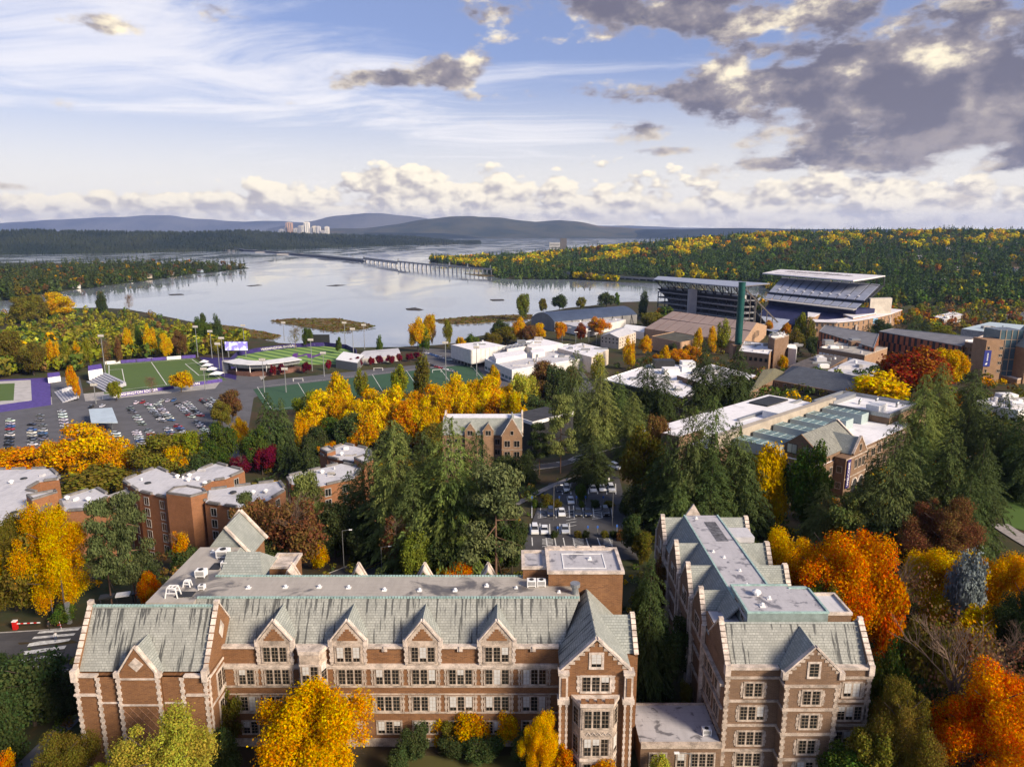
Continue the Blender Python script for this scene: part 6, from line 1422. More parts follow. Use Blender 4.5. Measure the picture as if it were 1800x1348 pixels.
        MB().box(a.x-1, a.x+1, a.y-2.2, a.y-.2, FL, z-4).build('pier', WHITESTONE, E_)
    q = arc[2].lerp(arc[3], .3); 
    for poly, zz in (([(1420, 556), (1432, 556), (1444, 550), (1420, 548)], -28), ([(1482, 552), (1500, 558), (1540, 550), (1520, 545)], -26)): P = PX(poly, zz); MB().slab([P[0], P[1], P[2], P[3]], 1.0).build('canopy', ROOFW, E_); MB().prism([(p.x, p.y) for p in P], FL, zz-1).build('wall', TANBRICK, E_)
    s = aty(1535, 564, arc[3].y-4); MB().box(s.x-5, s.x+5, s.y-.6, s.y, s.z-3, s.z+3).build('screen', M('lit_screen', (.3, .55, .8), .3, .1, .1), E_)
stands()
simple('visitor_centre', 'low pale building with sloped roof beyond the stadium end', 'building', [(1640, 556), (1660, 562), (1694, 553), (1676, 548)], -36, FL, CONC, ROOFW)
# ------------------------------------------------------------------ floating bridge and causeway
def bridge():
    T = thing('floating_bridge', 'long low grey floating bridge crossing the lake on white piers', 'bridge', onz(850, 480, LAKE))
    top = [(392, 435.2), (430, 438.5), (480, 442.5), (560, 449), (640, 455.5), (700, 460), (760, 465), (820, 470), (870, 474)]
    zs = [-34, -38, -40, -40, -37, -31, -29, -30, -32]
    P = [onz(u, v, z) for (u, v), z in zip(top, zs)]; DK = M('bridge_deck', (.11, .11, .12), .8, .15, .05)
    for a, b in zip(P, P[1:]):
        n = Vector((0, 1, 0)); w = 24*(1 if a.y < 3000 else 1.6)
        MB().slab([a-n*w/2, b-n*w/2, b+n*w/2, a+n*w/2], 2.0).build('deck', DK, T)
        if a.z < -36 and b.z < -36: MB().prism([(a-n*w/2).xy[:], (b-n*w/2).xy[:], (b+n*w/2).xy[:], (a+n*w/2).xy[:]], LAKE-1, min(a.z, b.z)-3.1).build('pontoon', DK, T)
        MB().prism([(a-n*(w/2+.5)).xy[:], (b-n*(w/2+.5)).xy[:], (b-n*(w/2)).xy[:], (a-n*(w/2)).xy[:]], min(a.z, b.z)-1.5, max(a.z, b.z)+1.6).build('parapet', CONC, T)
    us = [560+i*7.6 for i in range(41)]
    for u in us:
        v = lerp_tab(top, u)[0]; z = lerp_tab([(t[0], zz) for t, zz in zip(top, zs)], u)[0]; p = onz(u, v, z)
        MB().box(p.x-1.3, p.x+1.3, p.y-14, p.y+10, LAKE-2, z-1.9).build('pier', M('pier_white', (.55, .53, .50), .8, .1, .1), T)
    for u in (430, 470, 510): 
        v = lerp_tab(top, u)[0]; p = onz(u, v, -40); MB().box(p.x-60, p.x+60, p.y-24, p.y+24, LAKE-1, -43).build('pontoon', CONC, T)
    for u in (395, 402, 410): v = lerp_tab(top, u)[0]; p = onz(u, v, -27); MB().box(p.x-4, p.x+4, p.y-10, p.y+10, LAKE-2, -36).build('pier', DK, T)
    for u in (620, 640, 700, 790, 822, 862):
        v = lerp_tab(top, u)[0]; z = lerp_tab([(t[0], zz) for t, zz in zip(top, zs)], u)[0]; p = onz(u, v, z); m = MB(); m.box(p.x-.8, p.x+.8, p.y-12, p.y-10.5, z, z+9); m.box(p.x-.8, p.x+.8, p.y+10.5, p.y+12, z, z+9); m.box(p.x-.8, p.x+.8, p.y-12, p.y+12, z+8, z+10); m.build('gantry', METAL, T, split=False)
    C = thing('causeway', 'grey elevated causeway running right from the island to the stadium', 'bridge', onz(1050, 485, LAKE))
    tp2 = [(960, 476), (1010, 480), (1060, 484), (1110, 487), (1160, 489.5)]; Q = [onz(u, v, -38) for u, v in tp2]
    for a, b in zip(Q, Q[1:]):
        n = Vector((0, 1, 0))*16; MB().slab([a-n, b-n, b+n, a+n], 3).build('deck', DK, C); MB().prism([(a-n*1.04).xy[:], (b-n*1.04).xy[:], (b-n).xy[:], (a-n).xy[:]], -41, -36.6).build('parapet', CONC, C)
        for k in range(4): p = a.lerp(b, k/4); MB().box(p.x-1.5, p.x+1.5, p.y-15, p.y-11, LAKE-2, -40.5).build('pier', CONC, C)
    Q = [onz(u, v, -38) for u, v in ((1555, 500), (1640, 503))]; D = thing('flyover', 'distant concrete flyover right of the stadium roof', 'bridge', Q[0]); n = Vector((0, 1, 0))*9; MB().slab([Q[0]-n, Q[1]-n, Q[1]+n, Q[0]+n], 3.0).build('deck', CONC, D)
    for k in range(5): p = Q[0].lerp(Q[1], k/4); MB().box(p.x-1.2, p.x+1.2, p.y-4, p.y+4, -46, -41).build('pier', CONC, D)
bridge()
# ------------------------------------------------------------------ city towers across the lake
def city():
    Y = 8600.0
    for k, (u0, u1, vt, c, lab) in enumerate(((500, 506, 400, (.20, .19, .2), 'low dark tower at the left end of the far skyline'), (503, 514, 391.5, (.42, .27, .19), 'brown slab tower at left of the far skyline'), (516, 525, 402, (.40, .38, .36), 'low pale block between brown and white towers of the skyline'), (524, 530, 398, (.30, .29, .30), 'slim grey tower left of the tall white one'),
                                              (530, 536, 397, (.62, .58, .5), 'short cream tower beside the tallest white tower'), (535, 544, 391, (.75, .70, .60), 'tallest white tower of the far skyline'), (545, 551, 401, (.30, .31, .33), 'small dark tower right of the tallest white one'), (549, 557, 398, (.66, .60, .50), 'cream tower right of centre in the far skyline'), (556, 563, 398.5, (.56, .53, .50), 'grey white tower second from the right in the skyline'), (571, 578, 399, (.64, .60, .52), 'isolated pale tower at the right end of the skyline'), (490, 500, 404, (.3, .3, .31), 'lowest grey block at far left of the skyline'), (562, 571, 406, (.4, .38, .37), 'low block between the two right-hand skyline towers'))):
        a, b = aty(u0, 412, Y), aty(u1, 412, Y); zt = aty(u0, vt, Y).z; T = thing('office_tower', lab, 'tower', (a.x, Y, 20), 0, 'far skyline')
        m = M('tower_%d' % k, c, .5, .1, .01); x0, x1 = a.x, b.x; dpt = 40; MB().box(x0, x1, Y, Y+dpt, -30, zt).build('shaft', m, T)
        MB().box(x0+(x1-x0)*.25, x1-(x1-x0)*.25, Y+8, Y+dpt-8, zt, zt+9).build('roof_house', CONC, T)
        n = 3
        for i in range(n): MB().box(x0+(x1-x0)*(i+.3)/n, x0+(x1-x0)*(i+.62)/n, Y-.8, Y-.1, 10, zt-8).build('window_strip', glass('tower_glass', (.10, .12, .15)), T)
    T = thing('apartment_tower', 'dark grey condominium tower standing on the wooded shore point', 'tower', aty(986, 440, 3000))
    p = aty(990, 440, 3000); MB().box(p.x-12, p.x+14, 3000, 3030, -46, aty(990, 419, 3000).z).build('shaft', M('condo_dark', (.10, .095, .10), .6, .1, .1), T); 
    T = thing('apartment_tower', 'lower white condominium slab beside the dark one on the shore point', 'tower', aty(974, 440, 2995)); q = aty(974, 440, 2995); zt = aty(974, 426.5, 2995).z; MB().box(q.x-20, q.x+24, 2990, 3010, -46, zt).build('shaft', M('condo_white', (.52, .52, .53), .6, .1, .1), T)
    for i in range(5): MB().box(q.x-19, q.x+23, 2989, 2989.8, zt-4-i*6, zt-2-i*6).build('window_strip', GLASS, T)
city()
# ------------------------------------------------------------------ trees
nr = np.random.default_rng(7)
def leafmat(name, hue=.03, val=.5, trans=.3, attr=False, nsc=3.0):
    m = bpy.data.materials.new(name); m.use_nodes = True; nt = m.node_tree; t = NT(nt)
    nt.nodes.remove(nt.nodes['Principled BSDF'])
    if attr: c = t.n('ShaderNodeVertexColor', layer_name='Col').outputs[0]
    else: c = t.n('ShaderNodeObjectInfo').outputs['Color']
    isl = t.n('ShaderNodeNewGeometry').outputs['Random Per Island']
    n = t.noise(t.n('ShaderNodeTexCoord').outputs['Object'], nsc, 3, .6)
    h = t.n('ShaderNodeHueSaturation'); t.L(c, h.inputs['Color'])
    t.L(t.ss(t.m('ADD', t.m('MULTIPLY', n, .7), t.m('MULTIPLY', isl, .3)), .3, .7, .5-hue, .5+hue), h.inputs['Hue'])
    t.L(t.m('ADD', 1-val/2, t.m('MULTIPLY', t.m('FRACT', t.m('MULTIPLY', isl, 7.3)), val)), h.inputs['Value'])
    h.inputs['Saturation'].default_value = 1.06
    d = t.n('ShaderNodeBsdfDiffuse'); tr = t.n('ShaderNodeBsdfTranslucent'); mx = t.n('ShaderNodeMixShader')
    t.L(h.outputs[0], d.inputs[0]); t.L(h.outputs[0], tr.inputs[0]); mx.inputs[0].default_value = trans
    t.L(d.outputs[0], mx.inputs[1]); t.L(tr.outputs[0], mx.inputs[2]); t.L(mx.outputs[0], nt.nodes['Material Output'].inputs[0])
    return m
LEAF = leafmat('broad_leaves', .042, .5, .34, False, 2.2); NEEDLE = leafmat('needles', .018, .55, .2); WOODLEAF = leafmat('wood_leaves', .018, .5, .2, True, .02)
BARK = M('bark', (.075, .055, .042), .95, .35, 4); PALEBARK = M('grey_bark', (.16, .14, .12), .95, .3, 4)
def quads_mesh(name, C, N, A, su, sv, mat, col=None):
    """leaf-sized quads: centres C, normals N, in-plane axis A, half sizes su, sv"""
    N = N/np.linalg.norm(N, axis=1, keepdims=True); A = A-N*np.sum(A*N, 1, keepdims=True); A /= np.linalg.norm(A, axis=1, keepdims=True)+1e-9; B = np.cross(N, A)
    a, b = A*su[:, None], B*sv[:, None]; n = len(C)
    V = np.stack([C-a, C-b*.9-a*.1, C+a, C+b*.9-a*.1], 1).reshape(-1, 3)
    me = bpy.data.meshes.new(name); me.vertices.add(4*n); me.vertices.foreach_set('co', V.astype(np.float32).ravel())
    me.loops.add(4*n); me.loops.foreach_set('vertex_index', np.arange(4*n, dtype=np.int32)); me.polygons.add(n)
    me.polygons.foreach_set('loop_start', np.arange(0, 4*n, 4, dtype=np.int32)); me.materials.append(mat); me.update(calc_edges=True)
    if col is not None:
        at = me.color_attributes.new('Col', 'FLOAT_COLOR', 'POINT'); at.data.foreach_set('color', np.repeat(np.concatenate([col, np.ones((n, 1))], 1), 4, 0).astype(np.float32).ravel())
    return me
def unit(n): v = nr.normal(size=(n, 3)); return v/np.linalg.norm(v, axis=1, keepdims=True)
def broad(n, leaf, lobes=16, bottom=.14, spread=.72, fill=.22, flat=1.0):
    """height 1, width 1: overlapping lobes, leaves mostly in their shells"""
    cs, rs = [], []
    for i in range(lobes):
        while True:
            p = nr.uniform(-1, 1, 3)
            if np.linalg.norm(p) < 1 : break
        p = p/max(np.linalg.norm(p), .35)*nr.uniform(.35, 1.0)*spread
        r = nr.uniform(.10, .34)*(24/max(24, lobes))**.25*(1.15-.3*abs(p[2])); cs.append(p); rs.append(r)
    cs = np.array(cs); rs = np.array(rs); w = rs**2; w /= w.sum()
    k = nr.choice(lobes, n*2, p=w); d = unit(n*2); q = nr.random(n*2)
    rad = np.where(q < fill, nr.random(n*2)**.5, np.clip(nr.normal(.92, .20, n*2), .3, 1.5)); P = cs[k]+nr.normal(size=(n*2, 3))*.018*np.array([1, 1, .6])+d*(rs[k]*rad)[:, None]
    inside = np.zeros(n*2, bool)
    for j in range(lobes): inside |= (np.linalg.norm(P-cs[j], axis=1) < rs[j]*.72) & (k != j)
    keep = ~inside | (nr.random(n*2) < .3); P = P[keep][:n]; d = d[keep][:n]
    m = 1.0; N = d*.7+unit(len(P))*.75; N[:, 2] += .25
    P = P/np.array([1.0, 1.0, 1.0]); ext = np.abs(P[:, :2]).max(); P[:, :2] *= .5/ext
    z = P[:, 2]; P[:, 2] = bottom+(z-z.min())/(z.max()-z.min())*(1-bottom)
    s = leaf*nr.uniform(.6, 1.4, len(P)); return P, N, unit(len(P)), s, s*nr.uniform(.6, .95, len(P))
def conifer(n, leaf, levels=34, power=.85, droop=.35, bottom=.08, gap=.12, top=1.0, ragged=.35):
    P, N, A, su = [], [], [], []
    per = n/levels; ph = nr.uniform(0, 6.28, 2)
    for i in range(levels):
        t = (i+.5)/levels; z = bottom+(1-bottom)*t**.92; Rr = .5*((1-t)**power)*nr.uniform(1-ragged, 1.05)+.012
        nb = max(4, int(9*(1-t)+4)); m = max(3, int(per*(1.7*(1-t)+.25)/nb)); az0 = nr.uniform(0, 6.28)
        for b in range(nb):
            if nr.random() < gap: continue
            az = az0+6.283*b/nb+nr.normal()*.25; L = Rr*nr.uniform(.7, 1.1)*(1+.22*sin(3*az+ph[0]+9*t)+.18*sin(5*az+ph[1]-15*t)); s = nr.random(m)**.5
            out = np.array([cos(az), sin(az), 0]); side = np.array([-sin(az), cos(az), 0])
            wv = (nr.random(m)-.5)*L*.75*(1.1-s)
            p = out*(s*L)[:, None]+side*wv[:, None]; p[:, 2] = z+.025*np.sin(s*2)-droop*L*s**1.7+nr.normal(size=m)*.006
            P.append(p); nn = np.tile(np.array([0, 0, 1.0]), (m, 1))+out*.35+unit(m)*.55; N.append(nn); A.append(out+side*(wv/(L+1e-6))[:, None]*1.6+np.array([0, 0, -.5])+unit(m)*.3); su.append(np.full(m, leaf)*nr.uniform(.6, 1.35, m)*(.45+.6*(1-t)))
    P = np.concatenate(P); N = np.concatenate(N); A = np.concatenate(A); su = np.concatenate(su); return P, N, A, su, su*.42
def tuft(n, leaf, clumps=26, bottom=.35):
    """open pine crown: flat tufts on limbs"""
    c = []
    for i in range(clumps):
        t = nr.uniform(0, 1); z = bottom+(1-bottom)*t; r = .5*(1-.62*t)*nr.uniform(.35, 1); a = nr.uniform(0, 6.28); c.append((r*cos(a), r*sin(a), z))
    c = np.array(c); k = nr.integers(0, clumps, n); d = unit(n)*nr.random((n, 1))**.4; P = c[k]+d*np.array([.17, .17, .055])
    P[:, :2] *= .5/np.abs(P[:, :2]).max(); N = d+unit(n)*.7; N[:, 2] += .4; s = leaf*nr.uniform(.6, 1.3, n); return P, N, unit(n), s, s*.55
def trunk_mesh(name, top=.7, r=.022, limbs=7, mat=None, conif=False):
    mb = MB(); rg = random.Random(len(name)+int(top*100))
    mb.tube((0, 0, -.03), (0, 0, top*.5), r*1.15, r*.75, 8); mb.tube((0, 0, top*.5), (0, 0, top), r*.75, r*.15, 8)
    for i in range(limbs):
        z = top*(.3+.6*i/limbs); a = i*2.4; L = .4*(1-.55*i/limbs); q = (cos(a)*L, sin(a)*L, z+(.16 if not conif else -.03)); mb.tube((0, 0, z), q, r*.4, r*.1, 5)
    return mb.mesh(name, mat or BARK)
PROTO = {}
def proto(kind, data, leafm, tr):
    C, N, A, a, b = data; PROTO.setdefault(kind, []).append((quads_mesh('crown', C, N, A, a, b, leafm), tr))
TB = trunk_mesh('trunk', .85, .02, 18); TC = trunk_mesh('trunk', .97, .014, 0); TPOP = trunk_mesh('trunk', .8, .012, 4); TPN = trunk_mesh('trunk', .97, .016, 12, M('pine_bark', (.15, .085, .055), .95, .3, 4), True)
for s in range(3): proto('big', broad(66000, .0070, 62, .05, .92, .16), LEAF, TB)
for s in range(3): proto('maple', broad(11000, .0185, 40, .12, .8), LEAF, TB)
for s in range(2): proto('round', broad(3800, .032, 20, .16), LEAF, TB)
for s in range(2): proto('poplar', broad(4200, .028, 34, .06, .74), LEAF, TPOP)
for s in range(3): proto('fir', conifer(24000, .020, 40, .50, .26, .04, .05, 1, .18), NEEDLE, TC)
for s in range(2): proto('firmid', conifer(8000, .031, 28, .58, .3, .05, .06, 1, .25), NEEDLE, TC)
proto('cypress', broad(9000, .020, 26, .04, .66), NEEDLE, TC)
for s in range(2): proto('pine', tuft(9000, .020, 34, .30), NEEDLE, TPN)
for s in range(2): proto('shrub', broad(3200, .034, 22, .0, .66), LEAF, TB)
for s in range(2): proto('bigshrub', broad(9000, .019, 32, .0, .7), LEAF, TB)
def sparse():
    mb = MB(); rg = random.Random(9)
    def grow(p, d, L, r, lev):
        q = p+d*L; mb.tube(p, q, r, r*.6, 4, cap=False)
        if lev == 0: return
        for i in range(3 if lev > 1 else 4):
            e = (d+Vector((rg.uniform(-1, 1), rg.uniform(-1, 1), rg.uniform(-.25, .6)))*.75).normalized(); grow(p.lerp(q, rg.uniform(.55, 1)), e, L*rg.uniform(.6, .8), r*.58, lev-1)
    grow(Vector((0, 0, 0)), Vector((0, 0, 1)), .30, .013, 5); vs = np.array(mb.v); ex = np.abs(vs[:, :2]).max(); zm = vs[:, 2].max()
    mb.v = [(x*.5/ex, y*.5/ex, z/zm) for x, y, z in mb.v]; return mb.mesh('trunk', M('twig', (.15, .10, .07), .95, .3, 6))
TSP = sparse()
PROTO['bare'] = [(quads_mesh('crown', *broad(1300, .014, 18, .25, .6, .5), LEAF), TSP)]
PROTO['thin'] = [(quads_mesh('crown', *broad(5200, .019, 18, .16, .6, .4), LEAF), TSP)]
COLR = dict(gold=(.54, .34, .03), amber=(.53, .26, .03), orange=(.54, .21, .03), rust=(.24, .075, .022), red=(.20, .018, .022), crimson=(.13, .014, .026), yellow=(.60, .42, .02), lime=(.38, .38, .06), yellowgreen=(.20, .21, .025),
            green=(.075, .115, .024), olive=(.15, .135, .026), dark=(.058, .080, .030), fir=(.096, .126, .044), firlight=(.15, .178, .056), brown=(.17, .10, .04), grey=(.20, .12, .06), blue=(.17, .21, .20), pine=(.10, .118, .05), bright=(.14, .18, .03))
ADJ = dict(gold='golden', amber='amber', orange='orange', rust='rust red', red='red', crimson='crimson', yellow='bright yellow', lime='lime yellow', yellowgreen='yellow green', green='green', olive='olive', dark='dark green', fir='deep green', firlight='mid green', brown='brown', grey='grey brown', blue='silvery blue', pine='grey green', bright='fresh green')
NOUN = dict(big='maple', maple='broadleaf tree', round='small round tree', poplar='poplar', fir='fir', firmid='fir', cypress='cypress', pine='pine', shrub='shrub', bigshrub='large shrub', bare='nearly bare tree', thin='thinning tree')
KIND = dict(big='broadleaf_tree', maple='broadleaf_tree', round='broadleaf_tree', poplar='poplar_tree', fir='fir_tree', firmid='fir_tree', cypress='cypress_tree', pine='pine_tree', shrub='shrub', bigshrub='shrub', bare='broadleaf_tree', thin='broadleaf_tree')
TREES = []
def tree(zone, kind, colour, u, vt, vb, w, P=None):
    p = P if P is not None else ong(u, vb); top = aty(u, vt, p.y).z; h = max(1.2, top-p.z); d = p.y*cos(TH)-(p.z+h/2-H)*sin(TH); wid = w*d/F*(1.18 if kind in ('fir', 'firmid') else (1.22 if zone.startswith('along') else 1.0))
    ms, tr = PROTO[kind][len(TREES) % len(PROTO[kind])]
    o = bpy.data.objects.new(KIND[kind], None); COL.objects.link(o); o.location = p; o.scale = (wid, wid, h); o.rotation_euler.z = nr.uniform(0, 6.28); o.empty_display_size = .2; o['category'] = 'shrub' if 'shrub' in kind else 'tree'
    b = bpy.data.objects.new('trunk', tr); c = bpy.data.objects.new('crown', ms)
    for q in (b, c): COL.objects.link(q); q.parent = o
    cc = COLR[colour]; j = nr.uniform(.85, 1.15); c.color = (cc[0]*j, cc[1]*j*nr.uniform(.92, 1.08), cc[2]*j, 1)
    TREES.append((o, zone, ADJ[colour]+' '+NOUN[kind], u, wid, h)); return o
def grove(zone, rows):
    for r in rows: tree(zone, *r)
grove('before the longest brick hall', [('big', 'gold', 562, 1186, 1405, 270), ('bigshrub', 'gold', 772, 1248, 1304, 62), ('bigshrub', 'gold', 832, 1238, 1312, 84), ('bigshrub', 'gold', 892, 1236, 1306, 74), ('bigshrub', 'olive', 800, 1262, 1316, 60), ('bigshrub', 'dark', 800, 1290, 1326, 90), ('big', 'gold', 945, 1252, 1375, 82), ('bigshrub', 'amber', 985, 1306, 1370, 62), ('bigshrub', 'dark', 850, 1296, 1336, 90), ('bigshrub', 'dark', 930, 1290, 1345, 80), ('bigshrub', 'dark', 730, 1276, 1336, 70), ('bigshrub', 'lime', 1160, 1326, 1380, 52), ('maple', 'olive', 402, 1205, 1320, 66), ('bigshrub', 'dark', 395, 1280, 1370, 80), ('bigshrub', 'amber', 1062, 1338, 1390, 70), ('bigshrub', 'dark', 700, 1318, 1370, 60)])
grove('at the lower left corner', [('big', 'lime', 292, 1262, 1480, 250), ('big', 'olive', 118, 1290, 1440, 165), ('bigshrub', 'dark', 62, 1148, 1275, 150), ('bigshrub', 'dark', 15, 1215, 1345, 110), ('bigshrub', 'dark', 118, 1185, 1262, 85), ('maple', 'dark', 8, 1150, 1240, 80), ('bigshrub', 'orange', 8, 1320, 1400, 60), ('big', 'yellowgreen', 205, 1330, 1480, 120)])
grove('right of the second hall', [('big', 'orange', 1452, 922, 1168, 225), ('big', 'gold', 1372, 915, 1108, 140), ('maple', 'orange', 1545, 1000, 1200, 110), ('big', 'bright', 1432, 1010, 1190, 120), ('bare', 'grey', 1570, 985, 1145, 110), ('big', 'gold', 1650, 958, 1130, 180), ('big', 'amber', 1765, 965, 1130, 160), ('big', 'brown', 1640, 868, 1020, 165), ('cypress', 'blue', 1686, 962, 1165, 84), ('big', 'dark', 1785, 1015, 1230, 170), ('bare', 'grey', 1655, 1085, 1340, 190), ('big', 'orange', 1722, 1165, 1400, 230), ('bare', 'grey', 1745, 1095, 1290, 150), ('big', 'olive', 1575, 1200, 1390, 150), ('maple', 'olive', 1600, 1080, 1290, 120), ('bigshrub', 'green', 1490, 1312, 1390, 120), ('thin', 'brown', 1690, 1318, 1400, 130), ('big', 'orange', 1790, 1180, 1390, 130), ('bigshrub', 'dark', 1640, 1190, 1330, 130), ('maple', 'green', 1550, 1120, 1300, 90), ('maple', 'olive', 1530, 1270, 1390, 100), ('bigshrub', 'gold', 1700, 1060, 1220, 110)])
grove('between the two halls', [('fir', 'dark', 1135, 985, 1235, 95), ('bigshrub', 'dark', 1165, 1090, 1225, 80), ('bigshrub', 'dark', 1120, 1120, 1225, 70), ('maple', 'brown', 1155, 968, 1090, 52), ('bigshrub', 'olive', 1205, 1195, 1240, 30), ('maple', 'dark', 1190, 1080, 1200, 60), ('bigshrub', 'green', 1128, 1010, 1120, 50)])
grove('in front of the union', [('fir', 'fir', 1552, 732, 985, 140), ('fir', 'fir', 1648, 756, 975, 120), ('fir', 'dark', 1702, 772, 985, 100), ('fir', 'fir', 1600, 770, 955, 110), ('fir', 'dark', 1684, 830, 1010, 105), ('maple', 'green', 1412, 768, 940, 100), ('cypress', 'gold', 1347, 775, 935, 82), ('maple', 'firlight', 1478, 862, 985, 90), ('fir', 'firlight', 1440, 850, 965, 80), ('fir', 'dark', 1515, 820, 985, 100), ('maple', 'dark', 1560, 900, 1000, 110), ('bigshrub', 'dark', 1600, 900, 985, 100)])
grove('left of the union', [('fir', 'fir', 1208, 716, 930, 118), ('fir', 'fir', 1242, 698, 925, 105), ('fir', 'fir', 1285, 745, 935, 110), ('fir', 'dark', 1170, 760, 925, 100), ('fir', 'dark', 1310, 800, 940, 95), ('maple', 'olive', 1128, 742, 895, 92), ('maple', 'brown', 1150, 728, 830, 60), ('fir', 'dark', 1245, 800, 945, 110), ('fir', 'fir', 1190, 830, 945, 90), ('bigshrub', 'dark', 1120, 850, 920, 70), ('maple', 'dark', 1112, 900, 975, 46), ('bigshrub', 'olive', 1128, 930, 990, 50), ('shrub', 'dark', 1100, 870, 905, 30), ('shrub', 'brown', 1090, 930, 950, 24)])
grove('right of the union', [('fir', 'firlight', 1640, 640, 775, 84), ('fir', 'firlight', 1612, 660, 800, 80), ('fir', 'dark', 1748, 692, 840, 86), ('fir', 'dark', 1790, 700, 860, 90), ('fir', 'fir', 1700, 650, 770, 84), ('fir', 'dark', 1720, 790, 900, 80), ('maple', 'amber', 1672, 686, 760, 42), ('fir', 'dark', 1690, 700, 830, 80), ('round', 'yellow', 1548, 652, 716, 106), ('maple', 'rust', 1600, 607, 700, 135), ('maple', 'gold', 1662, 612, 690, 75), ('fir', 'dark', 1575, 630, 690, 50), ('shrub', 'dark', 1760, 810, 850, 60), ('fir', 'dark', 1800, 740, 880, 80)])
grove('near the lecture buildings', [*[('shrub', ('green', 'dark', 'olive')[i % 3], u, 878+(i % 2)*2, 892, 16+(i % 3)*5) for i, u in enumerate((940, 957, 978, 1022, 1045, 1072))], *[('shrub', ('dark', 'olive')[i % 2], u, 932, 946, 18) for i, u in enumerate((975, 1015, 1030, 1062, 1078))], ('fir', 'fir', 1010, 618, 775, 76), ('fir', 'firlight', 1052, 640, 790, 84), ('fir', 'fir', 1085, 660, 770, 70), ('fir', 'dark', 1135, 622, 735, 66), ('fir', 'dark', 1232, 598, 720, 60), ('fir', 'dark', 1292, 610, 715, 64), ('fir', 'fir', 1262, 632, 715, 60), ('fir', 'dark', 1165, 650, 745, 60), ('pine', 'firlight', 985, 700, 832, 66), ('pine', 'dark', 948, 745, 835, 50), ('fir', 'dark', 1040, 765, 852, 84), ('fir', 'dark', 928, 790, 850, 44), ('maple', 'dark', 975, 640, 735, 60), ('fir', 'firlight', 1110, 690, 800, 70), ('shrub', 'crimson', 886, 858, 882, 30), ('shrub', 'dark', 915, 800, 850, 50), ('shrub', 'green', 1020, 850, 882, 26), ('shrub', 'olive', 960, 868, 890, 30), ('maple', 'dark', 880, 800, 850, 60)])
grove('behind the longest hall', [('fir', 'firlight', 700, 742, 985, 130), ('fir', 'firlight', 795, 738, 1000, 165), ('fir', 'fir', 748, 762, 975, 120), ('pine', 'pine', 872, 828, 1030, 150), ('fir', 'fir', 655, 790, 960, 110), ('cypress', 'bright', 735, 935, 1032, 74), ('thin', 'brown', 700, 900, 1010, 66), ('maple', 'orange', 805, 984, 1036, 62), ('maple', 'gold', 780, 990, 1036, 40), ('fir', 'dark', 840, 760, 985, 110), ('fir', 'fir', 620, 830, 965, 90), ('bigshrub', 'dark', 770, 930, 1020, 100), ('maple', 'dark', 900, 900, 1010, 60), ('fir', 'fir', 730, 830, 1005, 110), ('bigshrub', 'dark', 640, 930, 990, 80)])
grove('beside the residence hall', [('big', 'gold', 105, 885, 1082, 158), ('pine', 'pine', 198, 884, 1072, 84), ('pine', 'pine', 240, 876, 1068, 92), ('big', 'olive', 30, 905, 1075, 130), ('maple', 'gold', -20, 900, 1080, 110), ('maple', 'brown', 445, 880, 1000, 95), ('thin', 'brown', 525, 875, 1010, 120), ('pine', 'pine', 445, 868, 985, 66), ('pine', 'firlight', 548, 838, 985, 84), ('maple', 'orange', 268, 1000, 1080, 46), ('thin', 'amber', 320, 930, 1000, 40), ('maple', 'dark', 590, 880, 985, 80), ('bigshrub', 'dark', 480, 940, 1010, 90), ('shrub', 'green', 115, 1060, 1095, 50), ('shrub', 'dark', 330, 960, 1000, 60), ('thin', 'brown', 480, 890, 1000, 90), ('maple', 'olive', 66, 930, 1080, 120), ('bigshrub', 'gold', 560, 950, 1000, 50)])
grove('above the residence hall', [('maple', 'gold', 152, 742, 850, 130), ('maple', 'amber', 55, 782, 850, 140), ('maple', 'gold', 100, 775, 855, 80), ('maple', 'olive', 292, 758, 850, 120), ('maple', 'gold', 215, 770, 850, 80), ('maple', 'yellowgreen', 345, 752, 840, 70), ('maple', 'green', 392, 738, 835, 66), ('firmid', 'dark', 478, 692, 815, 70), ('firmid', 'fir', 500, 700, 805, 50), ('maple', 'gold', 426, 730, 800, 32), ('maple', 'gold', 532, 724, 800, 46), ('maple', 'crimson', 462, 780, 835, 56), ('thin', 'crimson', 425, 800, 840, 40), ('maple', 'dark', 350, 790, 845, 70), ('shrub', 'olive', 175, 818, 870, 130), ('shrub', 'olive', 240, 828, 870, 80), ('firmid', 'dark', 515, 750, 835, 50), ('maple', 'amber', 0, 790, 845, 90), ('maple', 'brown', 410, 682, 740, 50), ('maple', 'olive', 392, 700, 755, 40), ('maple', 'gold', 318, 780, 850, 60), ('firmid', 'dark', 545, 770, 850, 60), ('maple', 'green', 455, 745, 830, 60), ('maple', 'amber', 580, 778, 835, 56), ('maple', 'dark', 560, 745, 820, 60)])
